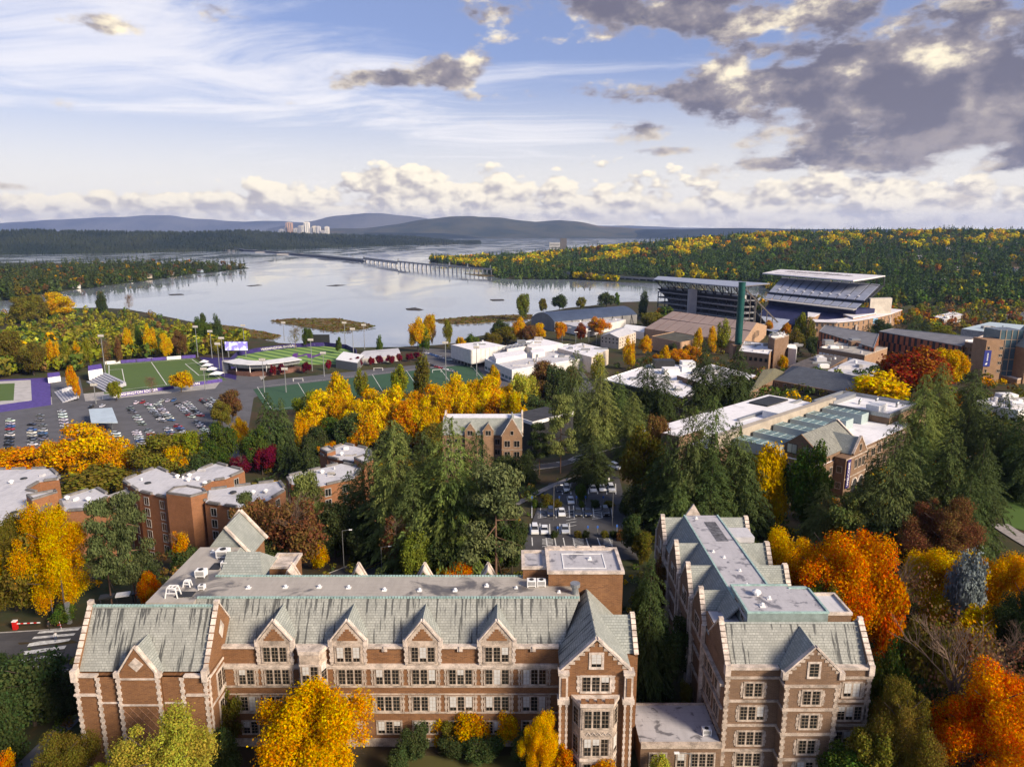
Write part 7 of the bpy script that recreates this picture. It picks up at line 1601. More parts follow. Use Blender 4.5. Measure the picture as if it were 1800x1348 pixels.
grove('along the darker turf field', [*[('maple', ('yellow', 'gold', 'gold', 'yellow', 'amber')[i % 5], u, vt, vt+92, 52) for i, (u, vt) in enumerate(((556, 700), (590, 690), (626, 700), (668, 698), (712, 700), (744, 698), (782, 688), (815, 690), (848, 684), (876, 690), (905, 684), (640, 720)))], ('maple', 'yellow', 572, 680, 770, 72), ('poplar', 'yellow', 600, 652, 745, 40), ('maple', 'gold', 652, 680, 775, 62), ('maple', 'yellow', 692, 672, 780, 64), ('maple', 'gold', 728, 684, 765, 50), ('maple', 'gold', 762, 672, 768, 62), ('maple', 'yellow', 800, 654, 750, 56), ('maple', 'yellow', 832, 664, 745, 48), ('maple', 'yellow', 862, 655, 745, 58), ('maple', 'gold', 890, 672, 735, 40), ('maple', 'lime', 918, 656, 735, 62), ('maple', 'brown', 945, 650, 730, 50), ('poplar', 'olive', 742, 618, 700, 30), ('poplar', 'yellowgreen', 702, 640, 712, 30), ('poplar', 'yellowgreen', 638, 645, 705, 24), ('poplar', 'gold', 870, 640, 700, 22), ('maple', 'dark', 622, 722, 810, 66), ('maple', 'green', 582, 732, 800, 60), ('maple', 'dark', 690, 745, 810, 60), ('firmid', 'dark', 540, 700, 790, 40), ('maple', 'yellowgreen', 545, 685, 760, 50), ('maple', 'brown', 830, 735, 790, 60), ('maple', 'olive', 770, 740, 800, 70), ('maple', 'gold', 612, 690, 770, 40), ('round', 'green', 895, 710, 760, 50), ('maple', 'orange', 855, 690, 750, 34), ('poplar', 'lime', 1050, 618, 670, 26), ('maple', 'dark', 940, 690, 760, 60), ('maple', 'brown', 960, 630, 700, 40), ('maple', 'olive', 1000, 640, 700, 40)])
grove('in the ballpark row', [('round', 'crimson' if i % 3 else 'red', u, 640-int((u-478)*.085), 662-int((u-478)*.11), 13+(i % 3)*3) for i, u in enumerate((480, 497, 540, 577, 616, 631, 653, 668, 686, 703, 721, 735))])
grove('at the near shore', [('maple', 'gold', 735, 556, 618, 40), ('maple', 'gold', 754, 550, 612, 30), ('poplar', 'green', 746, 568, 618, 26), ('poplar', 'yellowgreen', 788, 560, 614, 20), ('maple', 'bright', 918, 514, 566, 32), ('round', 'olive', 955, 524, 552, 18), ('round', 'dark', 983, 515, 548, 30), ('round', 'olive', 1020, 522, 545, 22), ('round', 'dark', 1066, 512, 542, 34), ('round', 'green', 1084, 514, 542, 14), ('poplar', 'dark', 1130, 508, 560, 20), ('maple', 'olive', 890, 572, 608, 50), ('maple', 'gold', 912, 556, 605, 30), ('maple', 'brown', 928, 570, 608, 36), ('maple', 'gold', 946, 566, 606, 34), ('maple', 'dark', 880, 560, 600, 40), ('maple', 'amber', 985, 565, 600, 30), ('maple', 'rust', 1020, 566, 600, 24), ('maple', 'amber', 1052, 556, 592, 44), ('maple', 'olive', 1140, 548, 580, 50), ('maple', 'amber', 1160, 540, 575, 26), ('round', 'green', 1172, 538, 575, 40), ('poplar', 'green', 668, 588, 622, 16), ('round', 'green', 596, 592, 622, 16), ('bare', 'olive', 520, 572, 615, 30), ('maple', 'green', 540, 575, 612, 24), ('round', 'green', 830, 585, 620, 30), ('round', 'gold', 812, 592, 622, 22), ('maple', 'olive', 866, 584, 620, 44)])
grove('near the arena', [('poplar', 'gold', 1166, 606, 660, 26), ('poplar', 'gold', 1106, 590, 650, 26), ('poplar', 'gold', 1225, 575, 630, 22), ('poplar', 'yellowgreen', 1268, 558, 620, 28), ('poplar', 'gold', 1250, 572, 625, 20), ('shrub', 'dark', 1182, 602, 628, 22), ('shrub', 'dark', 1205, 606, 630, 20), ('maple', 'gold', 1135, 588, 625, 28), ('poplar', 'yellowgreen', 1403, 548, 618, 30), ('poplar', 'olive', 1422, 556, 620, 26), ('maple', 'olive', 1395, 575, 625, 40), ('maple', 'dark', 1425, 590, 628, 36), ('maple', 'amber', 1350, 562, 585, 18), ('maple', 'amber', 1382, 566, 590, 20), ('maple', 'amber', 1190, 612, 640, 50), ('maple', 'amber', 1150, 622, 655, 40), ('firmid', 'dark', 1522, 568, 628, 50), ('round', 'gold', 1375, 622, 655, 20), ('maple', 'dark', 1545, 560, 600, 40), ('firmid', 'dark', 1600, 555, 600, 50), ('firmid', 'dark', 1625, 560, 600, 40), ('maple', 'yellowgreen', 1650, 570, 600, 60), ('maple', 'amber', 1215, 605, 640, 36)])
lw = random.Random(3)
rows = []
for u, vt, vb, w, k, c in ((70, 515, 565, 50, 'maple', 'olive'), (100, 512, 560, 60, 'maple', 'gold'), (180, 510, 552, 24, 'poplar', 'dark'), (228, 515, 552, 20, 'bare', 'grey'), (40, 520, 570, 50, 'maple', 'olive'), (355, 556, 610, 40, 'maple', 'green'), (384, 550, 606, 22, 'poplar', 'dark'), (358, 549, 580, 14, 'poplar', 'dark'), (268, 568, 628, 26, 'poplar', 'gold'), (228, 576, 630, 22, 'poplar', 'gold'), (292, 584, 632, 26, 'maple', 'gold'), (318, 578, 628, 30, 'maple', 'brown'), (188, 592, 650, 28, 'bare', 'brown'), (92, 596, 650, 22, 'poplar', 'gold'), (104, 600, 650, 18, 'poplar', 'gold'), (120, 598, 648, 18, 'poplar', 'yellowgreen'), (140, 598, 648, 16, 'poplar', 'gold'), (156, 592, 648, 18, 'poplar', 'yellowgreen'), (128, 640, 690, 18, 'round', 'amber'), (137, 655, 705, 16, 'round', 'amber'), (319, 651, 690, 44, 'round', 'gold'), (205, 668, 705, 30, 'maple', 'yellowgreen'), (268, 660, 690, 26, 'bare', 'grey'), (247, 570, 625, 16, 'poplar', 'green'), (20, 580, 650, 60, 'maple', 'olive'), (60, 600, 660, 50, 'maple', 'olive'), (210, 590, 640, 16, 'poplar', 'brown')): rows.append((k, c, u, vt, vb, w))
grove('in the lakeside wood', rows)
def relabel():
    ORD = 'first second third fourth fifth sixth seventh eighth ninth tenth eleventh twelfth'.split(); g = {}
    for o, zone, kp, u, w, h in TREES: g.setdefault((zone, kp), []).append((u, o))
    for (zone, kp), L in g.items():
        L.sort(key=lambda q: q[0])
        for i, (u, o) in enumerate(L):
            n = len(L); pos = '' if n == 1 else (', leftmost of %d' % n if i == 0 else (', rightmost of %d' % n if i == n-1 else ', %s from the left of %d' % (ORD[i], n)))
            o['label'] = '%s %s%s' % (kp, zone, pos)
            if n > 1: o['group'] = '%ss %s' % (kp, zone)
relabel()
# ------------------------------------------------------------------ woods too far or too many to tell apart
def wood(name, label, pts, hs, ws, cols, con, q=42, leaf=.13):
    """pts (n,3); hs heights; ws widths; cols (n,3); con: True where the tree is a conifer"""
    n = len(pts); C, N, A, S, K = [], [], [], [], []
    for sel, coni in ((con, True), (~con, False)):
        m = int(sel.sum())
        if not m: continue
        if coni:
            t = nr.random((m, q))**1.15; az = nr.random((m, q))*6.283; r = .5*(1-t)*nr.uniform(.6, 1.1, (m, q)); loc = np.stack([np.cos(az)*r, np.sin(az)*r, .06+.94*t], 2); nn = np.stack([np.cos(az), np.sin(az), np.full_like(az, .7)], 2)+nr.normal(size=(m, q, 3))*.35; sz = leaf*(1.15-.75*t)
        else:
            d = nr.normal(size=(m, q, 3)); d /= np.linalg.norm(d, axis=2, keepdims=True); loc = d*np.array([.42, .42, .40])*nr.uniform(.7, 1.12, (m, q, 1)); loc[..., 2] += .56; nn = d+nr.normal(size=(m, q, 3))*.45; sz = leaf*nr.uniform(.8, 1.5, (m, q))
        sc = np.stack([ws[sel], ws[sel], hs[sel]], 1)[:, None, :]
        C.append((loc*sc+pts[sel][:, None, :]).reshape(-1, 3)); N.append(nn.reshape(-1, 3)); S.append((sz*np.sqrt(ws[sel]*hs[sel])[:, None]).ravel())
        K.append((np.repeat(cols[sel][:, None, :], q, 1)*nr.uniform(.75, 1.25, (m, q, 1))).reshape(-1, 3))
    C = np.concatenate(C); N = np.concatenate(N); S = np.concatenate(S); K = np.concatenate(K)
    o = bpy.data.objects.new(name, quads_mesh(name, C, N, unit(len(C)), S, S*.8, WOODLEAF, K)); COL.objects.link(o); o['kind'] = 'stuff'; o['label'] = label; o['category'] = 'woodland'; return o
def palette(n, w):
    names = list(w); p = np.array([w[k] for k in names], float); p /= p.sum(); k = nr.choice(len(names), n, p=p); return np.array([COLR[c] for c in names])[k], np.array([c in ('fir', 'dark', 'firlight') for c in names])[k]
DEC = dict(dark=10, fir=6, firlight=1.5, olive=1.6, brown=.8, gold=.35, amber=.2, rust=.3, green=3, yellowgreen=.6)
def hill_wood():
    P, U = [], []
    for _ in range(15000):
        u = nr.uniform(757, 2050); yf = hill_front(u); y = yf+12+(2950-yf)*nr.random()**1.25
        v = proj(hillpos(u, y))[1]
        if u < 960 and nr.random() < .25: continue
        if 860 < u < 1330 and abs(proj((0, y, -38))[1]-lerp_tab([(960, 477), (1160, 490), (1330, 495)], u)[0]) < 3.2 and y < 1900: continue
        P.append(hillpos(u, y)); U.append((u, y))
        if len(P) >= 7600: break
    P = np.array(P); U = np.array(U); n = len(P); col, con = palette(n, DEC)
    pt = np.sin(U[:, 0]*.031+U[:, 1]*.006)+np.sin(U[:, 0]*.013-U[:, 1]*.011+2)+nr.normal(size=n)*.5; cd, kd = palette(n, dict(dark=8, fir=4, green=1)); sel = pt > .1; col[sel] = cd[sel]; con[sel] = kd[sel]
    gp = np.sin(U[:, 0]*.047+1)+np.sin(U[:, 0]*.021-U[:, 1]*.012)+np.sin(U[:, 0]*.11+U[:, 1]*.02)*.7+nr.normal(size=n)*.55; up = (U[:, 1] > 2200) & (gp > .35); c2, k2 = palette(n, dict(gold=2.2, amber=.8, yellow=1.4, orange=.3, yellowgreen=2)); col[up] = c2[up]; con[up] = False  # sunlight on the crest, put into the trees' own leaf colour
    sh = (U[:, 0] > 930) & (U[:, 0] < 1300) & (U[:, 1] < 1750) & (gp > .1); c3, _ = palette(n, dict(gold=3, yellow=1.5, yellowgreen=2, olive=1)); col[sh] = c3[sh]; con[sh] = False
    col *= np.where(up, 1.0, .74)[:, None]*np.array([.95, 1.1, 1.0]); hs = np.where(con, nr.uniform(14, 30, n), nr.uniform(10, 20, n)); ws = np.where(con, hs*nr.uniform(.45, .7, n), hs*nr.uniform(1.0, 1.5, n))  # crest trees keep their full tone to look sunlit, the rest are darkened
    wood('woodland', 'dense autumn woodland covering the hill at upper right', P, hs, ws, col, con, 36, .15)
hill_wood()
def inpoly(pts, x, y):
    c = False; j = len(pts)-1
    for i in range(len(pts)):
        if (pts[i][1] > y) != (pts[j][1] > y) and x < (pts[j][0]-pts[i][0])*(y-pts[i][1])/(pts[j][1]-pts[i][1]+1e-12)+pts[i][0]: c = not c
        j = i
    return c
def scatter_px(poly, n, jit=0, z=None, avoid=()):
    us = [p[0] for p in poly]; vs = [p[1] for p in poly]; out = []; k = 0
    while len(out) < n and k < n*60:
        k += 1; u, v = nr.uniform(min(us), max(us)), nr.uniform(min(vs), max(vs))
        if inpoly(poly, u, v) and not any(inpoly(a, u, v) for a in avoid): out.append(onz(u, v, z) if z is not None else ong(u, v))
    return np.array([tuple(p) for p in out])
pe = scatter_px([(max(-80, q[0]), q[1]) for q in PENIN], 1500, z=LAKE+2.5); col, con = palette(len(pe), dict(dark=7, fir=3, olive=1.2, brown=1, amber=.3, gold=.3, green=2.4)); col = col*.62; pe = pe[pe[:, 0] > -1500]; n = len(pe); col, con = col[:n], con[:n]; hs = np.where(con, nr.uniform(16, 34, n), nr.uniform(10, 19, n)); ws = np.where(con, hs*.45, hs*1.05)
wood('woodland', 'dark trees covering the left peninsula across the bay', pe, hs, ws, col, con, 40, .15)
LW = [(-120, 690), (-120, 556), (60, 552), (150, 549), (262, 556), (330, 572), (400, 586), (432, 604), (410, 622), (345, 626), (185, 636), (150, 640), (142, 655), (92, 655), (-10, 668)]
lp = scatter_px(LW, 1700); n = len(lp); col, con = palette(n, dict(olive=6, brown=1, yellowgreen=4, gold=.3, green=3, dark=1.2, lime=.5)); con[:] = False; col = col*1.1; hs = nr.uniform(6, 18, n)*np.where(lp[:, 1] > 760, .6, 1); ws = hs*nr.uniform(.6, 1.0, n)
wood('woodland', 'olive and gold lakeside thicket left of the sports fields', lp, hs, ws, col, con, 46, .12)
# low planting that fills the ground between the buildings
def understorey():
    avoid = [[(-250, 850), (420, 850), (460, 660), (-250, 732)], [(183, 695), (400, 668), (345, 627), (183, 640)], [(-120, 742), (150, 708), (140, 660), (-120, 668)], [(440, 725), (885, 696), (830, 605), (400, 605), (395, 690)], [(905, 1000), (1160, 1000), (1110, 832), (950, 850)], [(720, 690), (1080, 690), (1080, 596), (790, 596)],
             [(1735, 838), (1800, 838), (1800, 990), (1740, 930)], [(900, 850), (1100, 840), (1180, 790), (1090, 760), (940, 790)], [(0, 1185), (130, 1150), (560, 1010), (680, 960), (650, 930), (420, 1000), (0, 1080)], [(640, 1348), (980, 1348), (980, 1300), (640, 1300)], [(20, 1348), (70, 1348), (110, 1240), (60, 1240)]]
    P = scatter_px([(0, 1400), (0, 800), (560, 760), (1100, 640), (1330, 570), (1330, 530), (1800, 530), (1800, 1400)], 5600, avoid=avoid)
    keep = [not any((b[0] < p[0] < b[1] and b[2] < p[1] < b[3]) for b in ((-57, 17, 77, 110), (15, 28, 78, 90), (25, 48, 77, 124), (-50, 6, 240, 262))) for p in P]; P = P[np.array(keep)]
    n = len(P); col, con = palette(n, dict(dark=5, green=3, olive=3, brown=2, gold=.5, amber=.4, firlight=1.5)); con[:] = False; f = np.clip(P[:, 1]/180, .45, 2.2); hs = nr.uniform(1.0, 2.8, n)*f; ws = hs*nr.uniform(1.0, 1.8, n)
    wood('shrubbery', 'low mixed shrubs and ground cover between the campus buildings', P, hs, ws, col, con, 44, .115)
understorey()
# trees on the flat behind the stadium
def flat_wood():
    P = scatter_px([(1330, 530), (1590, 545), (1800, 530), (1800, 600), (1720, 590), (1590, 575), (1330, 560)], 420, z=FL); n = len(P); col, con = palette(n, dict(dark=4, olive=3, green=2, yellowgreen=2.5, rust=1.2, brown=2, gold=1, amber=.8)); hs = np.where(con, nr.uniform(12, 22, n), nr.uniform(7, 13, n)); ws = np.where(con, hs*.4, hs)
    k = ~((P[:, 0] > 300) & (P[:, 0] < 520) & (P[:, 1] < 1000) & (P[:, 0] < 470)); wood('woodland', 'mixed trees on the flat ground right of the stadium', P[k], hs[k], ws[k], col[k], con[k], 46, .12)
flat_wood()
def far_trees():
    V, Fc = [], []; rg = random.Random(2); b = 0; 
    for _ in range(9000):
        u = rg.uniform(-60, 845); base = onz(u, lerp_tab(FARBASE, u)[0], LAKE); s = rg.random()**1.3; y = base.y+30+1180*s; x = ray(u, 410).x/ray(u, 410).y*y
        zc = aty(u, lerp_tab(FARTOP, u)[0], base.y+1200).z; hh = max(8, zc-LAKE); z = LAKE-3+(hh+3)*sst(0, .8, (y-base.y)/1500)*.98; h = rg.uniform(9, 22); w = h*rg.uniform(.3, .7)
        for k in range(4): V.append((x+w*cos(k*1.571+u), y+w*sin(k*1.571+u), z-3))
        V.append((x, y, z+h)); Fc += [(b, b+1, b+4), (b+1, b+2, b+4), (b+2, b+3, b+4), (b+3, b, b+4)]; b += 5
    me = bpy.data.meshes.new('woodland'); me.from_pydata(V, [], Fc); me.materials.append(FARF); o = bpy.data.objects.new('woodland', me); COL.objects.link(o); o['kind'] = 'stuff'; o['label'] = 'dark conifer forest along the far lake shore'; o['category'] = 'woodland'
far_trees()
def reeds():
    polys = ([(472, 565), (500, 561), (590, 560), (650, 570), (660, 574), (640, 579), (590, 584), (540, 576)], [(762, 563), (830, 557), (935, 553), (938, 561), (880, 566), (800, 570)], [(330, 568), (400, 574), (470, 586), (495, 591), (480, 597), (420, 595), (350, 589)])
    P = np.concatenate([scatter_px(p, 520, z=LAKE+.6) for p in polys]); n = len(P); col, con = palette(n, dict(olive=3, brown=4, green=.6)); con[:] = False; hs = nr.uniform(.8, 2.2, n); wood('reed_bed', 'brown reeds on the marsh islands in the bay', P, hs, hs*2.4, col*.75, con, 12, .22)
reeds()
# ------------------------------------------------------------------ cars
def paintmat():
    m, t, b = newmat('car_paint'); t.L(t.n('ShaderNodeObjectInfo').outputs['Color'], b.inputs['Base Color']); b.inputs['Roughness'].default_value = .28; b.inputs['Coat Weight'].default_value = .5; b.inputs['Metallic'].default_value = .15; return m
CARP = paintmat(); TYRE = M('tyre_rubber', (.02, .02, .02), .9, .2, 3); TAIL = M('tail_lamp', (.30, .012, .01), .3, .1, 4); HEADL = M('head_lamp', (.65, .65, .62), .2, .1, 4); CGL = glass('car_glass', (.015, .017, .02), .08)
def prof(mb, pts, hw0, hw1, z0, z1, mi):
    """side profile (y, z) extruded across x, narrowing towards the top"""
    b = len(mb.v); n = len(pts)
    for s in (-1, 1):
        for y, z in pts: k = (z-z0)/(z1-z0); mb.v.append((s*(hw0+(hw1-hw0)*k), y, z))
    mb.f += [tuple(range(b+n-1, b-1, -1)), tuple(range(b+n, b+2*n))]; mb.mi += [mi, mi]
    for i in range(n): j = (i+1) % n; mb.f.append((b+i, b+j, b+n+j, b+n+i)); mb.mi.append(mi)
def car_bits(suv):
    h = .28 if suv else 0; body = MB(); prof(body, [(-2.2, .35), (-2.25, .62), (-2.15, .82+h*.4), (-1.0, .92+h*.4), (1.5, .95+h*.4), (2.15, .90+h*.4), (2.25, .6), (2.2, .32)], .90, .84, .3, 1.0+h*.4, 0)
    cab = MB(); e = 2.12 if suv else 1.75; prof(cab, [(-1.05, .90+h*.4), (-.35, 1.38+h), (.95 if not suv else 1.7, 1.40+h), (e, .92+h*.4)], .80, .60, .9, 1.45+h, 0)
    roof = MB(); prof(roof, [(-.42, 1.375+h), (-.36, 1.43+h), (.95 if not suv else 1.65, 1.45+h), (1.05 if not suv else 1.78, 1.39+h)], .62, .56, 1.37+h, 1.46+h, 0)
    wh = MB(); wh.tube((-.11, 0, 0), (.11, 0, 0), .33, None, 12); rim = MB(); rim.tube((-.12, 0, 0), (.12, 0, 0), .19, None, 8)
    return body, cab, roof, wh, rim
def near_car(label, colour, u, v, rz=0.0, suv=False):
    p = ong(u, v); T = thing('parked_car', label, 'car', (p.x, p.y, p.z+.18), rz, 'cars in the near car park'); body, cab, roof, wh, rim = car_bits(suv)
    o = body.build('body', CARP, T, True); o.color = (*colour, 1); cab.build('windows', CGL, T, True); o = roof.build('roof', CARP, T, True); o.color = (*colour, 1)
    wm = wh.mesh('wheel', TYRE); rm = rim.mesh('rim', METAL)
    for x in (-.8, .8):
        for y in (-1.4, 1.35):
            w = bpy.data.objects.new('wheel', wm); COL.objects.link(w); w.parent = T; w.location = (x, y, .33); r = bpy.data.objects.new('rim', rm); COL.objects.link(r); r.parent = w
    for x in (-.65, .65): MB().box(x-.16, x+.16, 2.2, 2.27, .66, .84).build('tail_light', TAIL, T, True); MB().box(x-.18, x+.18, -2.28, -2.2, .58, .72).build('headlight', HEADL, T, True)
WHT, BLK, DBL, SIL, GRY, RED, BLU = (.75, .75, .75), (.015, .015, .017), (.012, .018, .045), (.48, .50, .53), (.16, .17, .18), (.35, .02, .02), (.05, .12, .32)
for lab, c, u, v, suv in (('dark car beside a white one, top row of the near car park', DBL, 983, 863, 0), ('leftmost white car in the top row of the near car park', WHT, 996, 863, 1), ('white car left of three together in the top row', WHT, 1042, 863, 0), ('white car, middle of three together in the top row', WHT, 1058, 862, 0), ('white car, rightmost of three together in the top row', WHT, 1074, 863, 1),
                          ('pale blue car half hidden by a bush between the rows', SIL, 1003, 884, 0), ('dark blue car left of the white one in the middle row', DBL, 968, 905, 1), ('only white car in the middle row of the near car park', WHT, 987, 905, 0), ('black car near the centre of the middle row', BLK, 1016, 905, 0), ('dark blue car in the right half of the middle row', DBL, 1033, 905, 0), ('black car at the right end of the middle row', BLK, 1064, 904, 1),
                          ('leftmost white car in the bottom row of the near car park', WHT, 940, 936, 1), ('second white car in the bottom row of the near car park', WHT, 957, 936, 0), ('silver blue car in the bottom row of the near car park', SIL, 993, 935, 0)):
    near_car(lab, c, u, v, 0.0, bool(suv))
near_car('white van on the upper road beside the dark spruce', WHT, 1082, 824, .5, True)
def far_mesh(suv):
    body, cab, roof, wh, rim = car_bits(suv); mb = MB()
    for src, mi in ((body, 0), (cab, 1), (roof, 0)):
        b = len(mb.v); mb.v += src.v; mb.f += [tuple(i+b for i in f) for f in src.f]; mb.mi += [mi]*len(src.f)
    for x in (-.8, .8):
        for y in (-1.4, 1.35): mb.tube((x-.11, y, .33), (x+.11, y, .33), .33, None, 8, 2)
    return mb.mesh('parked_car', [CARP, CGL, TYRE])
FM = [far_mesh(False), far_mesh(True)]; cr = random.Random(21)
CN = [('white', WHT, 7), ('silver', SIL, 6), ('grey', GRY, 4), ('black', BLK, 4), ('red', RED, 1.2), ('blue', BLU, 1.2)]
ORDN = 'first second third fourth fifth sixth seventh eighth ninth tenth eleventh twelfth thirteenth fourteenth'.split()
def carrow(where, a, b, n, head, z=FL+.1, skip=0.02, group='cars in the big car park'):
    A, B = onz(*a, FL), onz(*b, FL); cars = []
    for i in range(n):
        if cr.random() < skip: continue
        p = A.lerp(B, i/max(1, n-1)); k = cr.choices(range(len(CN)), [c[2] for c in CN])[0]; o = bpy.data.objects.new('parked_car', FM[cr.random() < .4]); COL.objects.link(o)
        o.location = (p.x+cr.uniform(-.2, .2), p.y+cr.uniform(-.15, .15), z); o.rotation_euler.z = R(head+(180 if cr.random() < .4 else 0))+cr.uniform(-.03, .03); o.scale = (1.1,)*3; o.color = (*[q*cr.uniform(.85, 1.1) for q in CN[k][1]], 1); cars.append((o, CN[k][0]))
    for i, (o, c) in enumerate(cars): tag(o, '%s car, %s from far end of the %s' % (c, ORDN[i], where), 'car', group)
def Z(x, y): return (x/4, 540+y/4)
carrow('short column at far left', Z(285, 768), Z(280, 800), 3, 84); carrow('left edge column', Z(75, 805), Z(65, 1000), 10, 84); carrow('left column of the first double row', Z(225, 832), Z(235, 1090), 13, 84, skip=.15); carrow('right column of the first double row', Z(300, 838), Z(320, 1090), 13, 84)
carrow('second column left of the canopy', Z(435, 738), Z(470, 912), 9, 84); carrow('gap left of the kiosk', Z(485, 945), Z(495, 1000), 3, 84); carrow('first column right of the canopy', Z(915, 716), Z(1000, 830), 8, 74)
carrow('left column of the second double row', Z(1040, 692), Z(1140, 808), 10, 74); carrow('right column of the second double row', Z(1108, 690), Z(1205, 800), 10, 74); carrow('left column of the third double row', Z(1252, 688), Z(1345, 778), 9, 70); carrow('right column of the third double row', Z(1312, 678), Z(1408, 768), 9, 70); carrow('left column of the fourth double row', Z(1425, 662), Z(1520, 742), 9, 68); carrow('right column of the fourth double row', Z(1480, 654), Z(1570, 730), 9, 68)
carrow('lower column below the canopy', Z(815, 895), Z(850, 985), 6, 78); carrow('left column of the lower double row', Z(960, 885), Z(1010, 1000), 8, 76); carrow('right column of the lower double row', Z(1045, 872), Z(1100, 985), 8, 76); carrow('left column of the lower right rows', Z(1180, 858), Z(1250, 960), 8, 72); carrow('middle column of the lower right rows', Z(1250, 845), Z(1330, 930), 7, 72); carrow('right column of the lower right rows', Z(1390, 818), Z(1450, 880), 6, 70); carrow('kerb row below the soccer pitch', Z(960, 678), Z(1310, 655), 9, 8, skip=.4); carrow('kerb pair behind the canopy', Z(640, 708), Z(720, 700), 2, 8, skip=0); carrow('blue and white pair under the trees', Z(735, 930), Z(770, 945), 3, 78, skip=0)
carrow('gymnasium forecourt front row', (745, 640), (800, 655), 8, 70, group='cars by the gymnasium'); carrow('gymnasium forecourt back row', (750, 622), (790, 634), 7, 70, group='cars by the gymnasium')
carrow('avenue at far right', (1725, 563), (1800, 552), 9, 20, z=FL+.2, group='cars on the far avenue')
P = px([(1700, 575), (1800, 566), (1800, 545), (1740, 556)], FL); quadsheet('road', P, ASPH2, .12, 2, 2, flat=FL)
# painted stalls of the near car park
def stall(u0, v0, u1, v1, w=.11, dz=.205):
    a, b = ong(u0, v0), ong(u1, v1); d = (b-a).xy.normalized(); n = Vector((-d.y, d.x))*w; q = [a.xy-n, b.xy-n, b.xy+n, a.xy+n]; quadsheet('stall_line', q, PAINT, dz, 1, 3)
for u in (935, 950, 977, 1000, 1008, 1024, 1042, 1056, 1074): stall(u, 890.5, u+.5+(u-960)*.02, 912)
for u in (932, 949, 966, 984, 1001): stall(u, 922, u+.6, 941)
for u in (935, 960, 975, 990, 1007, 1030, 1050, 1070, 1092): stall(u, 947, u+2+(u-960)*.04, 962)
for u in (988, 1003, 1034, 1050, 1066, 1082): stall(u, 852, u+.6, 870)
for (u0, w, va, vb) in ((945, 16, 898, 913), (995, 18, 897, 930), (1041, 18, 897, 915), (953, 19, 947, 962), (1007, 19, 947, 962), (1061, 16, 947, 962)):
    for i in range(6): v = va+(vb-va)*i/6; stall(u0, v+2.5, u0+w, v, .09)
# ------------------------------------------------------------------ posts, lamps, gates
SIGNB = M('blue_sign', (.04, .12, .42), .5, .1, 2)
for i, (u, v) in enumerate(((935, 888), (967, 888), (983, 888), (1013, 888), (1029, 888), (1060, 888), (980, 943), (1033, 942), (1050, 942), (1084, 940))):
    p = ong(u, v); T = thing('sign_post', '%s blue parking sign from the left in the %s row of signs' % (ORDN[i if i < 6 else i-6], 'upper' if i < 6 else 'lower'), 'sign', p, 0, 'blue parking signs'); MB().tube(p, p+Vector((0, 0, 2.6)), .09, None, 6).build('post', METAL, T); MB().box(p.x-.2, p.x+.2, p.y-.13, p.y-.1, p.z+2.0, p.z+2.6).build('sign_plate', SIGNB, T)
for i, u in enumerate((980, 996, 1011, 1027, 1042, 1055, 1070)):
    p = ong(u, 851); T = thing('sign_post', '%s white stall marker post from the left above the top row' % ORDN[i], 'sign', p, 0, 'white stall markers'); MB().tube(p, p+Vector((0, 0, 1.4)), .07, None, 6).build('post', METAL, T); MB().box(p.x-.24, p.x+.24, p.y-.06, p.y-.02, p.z+1.1, p.z+1.9).build('sign_plate', WHITE if i else M('yellow_plate', (.6, .5, .05), .5, .1, 2), T)
LAMPM = M('lamp_post_grey', (.14, .14, .14), .6, .2, 2)
def lamp(label, u, vb, h=8.0, side=1, P=None, head=WHITE):
    p = P or ong(u, vb); T = thing('street_lamp', label, 'lamp', p); MB().tube(p, p+Vector((0, 0, h)), .09, .06, 8).build('pole', LAMPM, T); a = p+Vector((0, 0, h)); MB().tube(a, a+Vector((side*1.6, -.2, .35)), .05, None, 6).build('arm', LAMPM, T); b = a+Vector((side*1.9, -.2, .3)); MB().box(b.x-.4, b.x+.25, b.y-.14, b.y+.14, b.z-.05, b.z+.1).build('lamp_head', head, T)
lamp('street lamp beside the road left of the light green cypress', 672, 1018, 7, 1); lamp('street lamp against the dark firs above the road bend', 605, 1002, 9, 1); lamp('street lamp by the crossing below the tan hall', 905, 838, 7, -1); lamp('street lamp in the middle of the near car park', 973, 915, 9, 1); lamp('street lamp at the right of the near car park', 1076, 925, 9, -1)
lamp('slim lamp at the left of the road by the red barrier', 95, 1092, 9, -1); lamp('white path lamp at the bottom edge before the second hall', 1478, 1385, 4.2, 1); lamp('white path lamp before the low link building', 1213, 1372, 4, -1); lamp('street lamp left of the residence hall roofs', 358, 830, 8, 1)
p = ong(118, 1096); T = thing('utility_pole', 'weathered wooden utility pole with cabinet beside the road', 'pole', p); MB().tube(p, p+Vector((0, 0, 11)), .16, .12, 8).build('pole', BARK, T); MB().box(p.x+.2, p.x+.8, p.y-.3, p.y+.3, p.z+.1, p.z+4.2).build('cabinet', METAL, T)
RED_P = M('red_paint', (.50, .012, .010), .5, .15, 2)
def gate(label, u, v, rz):
    p = ong(u, v); T = thing('barrier_gate', label, 'barrier', p, rz); MB().box(-.35, .35, -.3, .3, 0, 1.7).build('cabinet', RED_P, T, True); MB().box(-.38, .38, -.33, .33, 1.7, 1.85).build('cap', WHITE, T, True)
    for i in range(7): MB().box(.36+i*.55, .36+(i+1)*.55, -.05, .05, 1.15, 1.3).build('arm_section', RED_P if i % 2 else WHITE, T, True)
gate('red and white barrier gate by the pole beside the crossing', 104, 1098, -.9); gate('red barrier gate at the left edge beside the road', 28, 1107, .1)
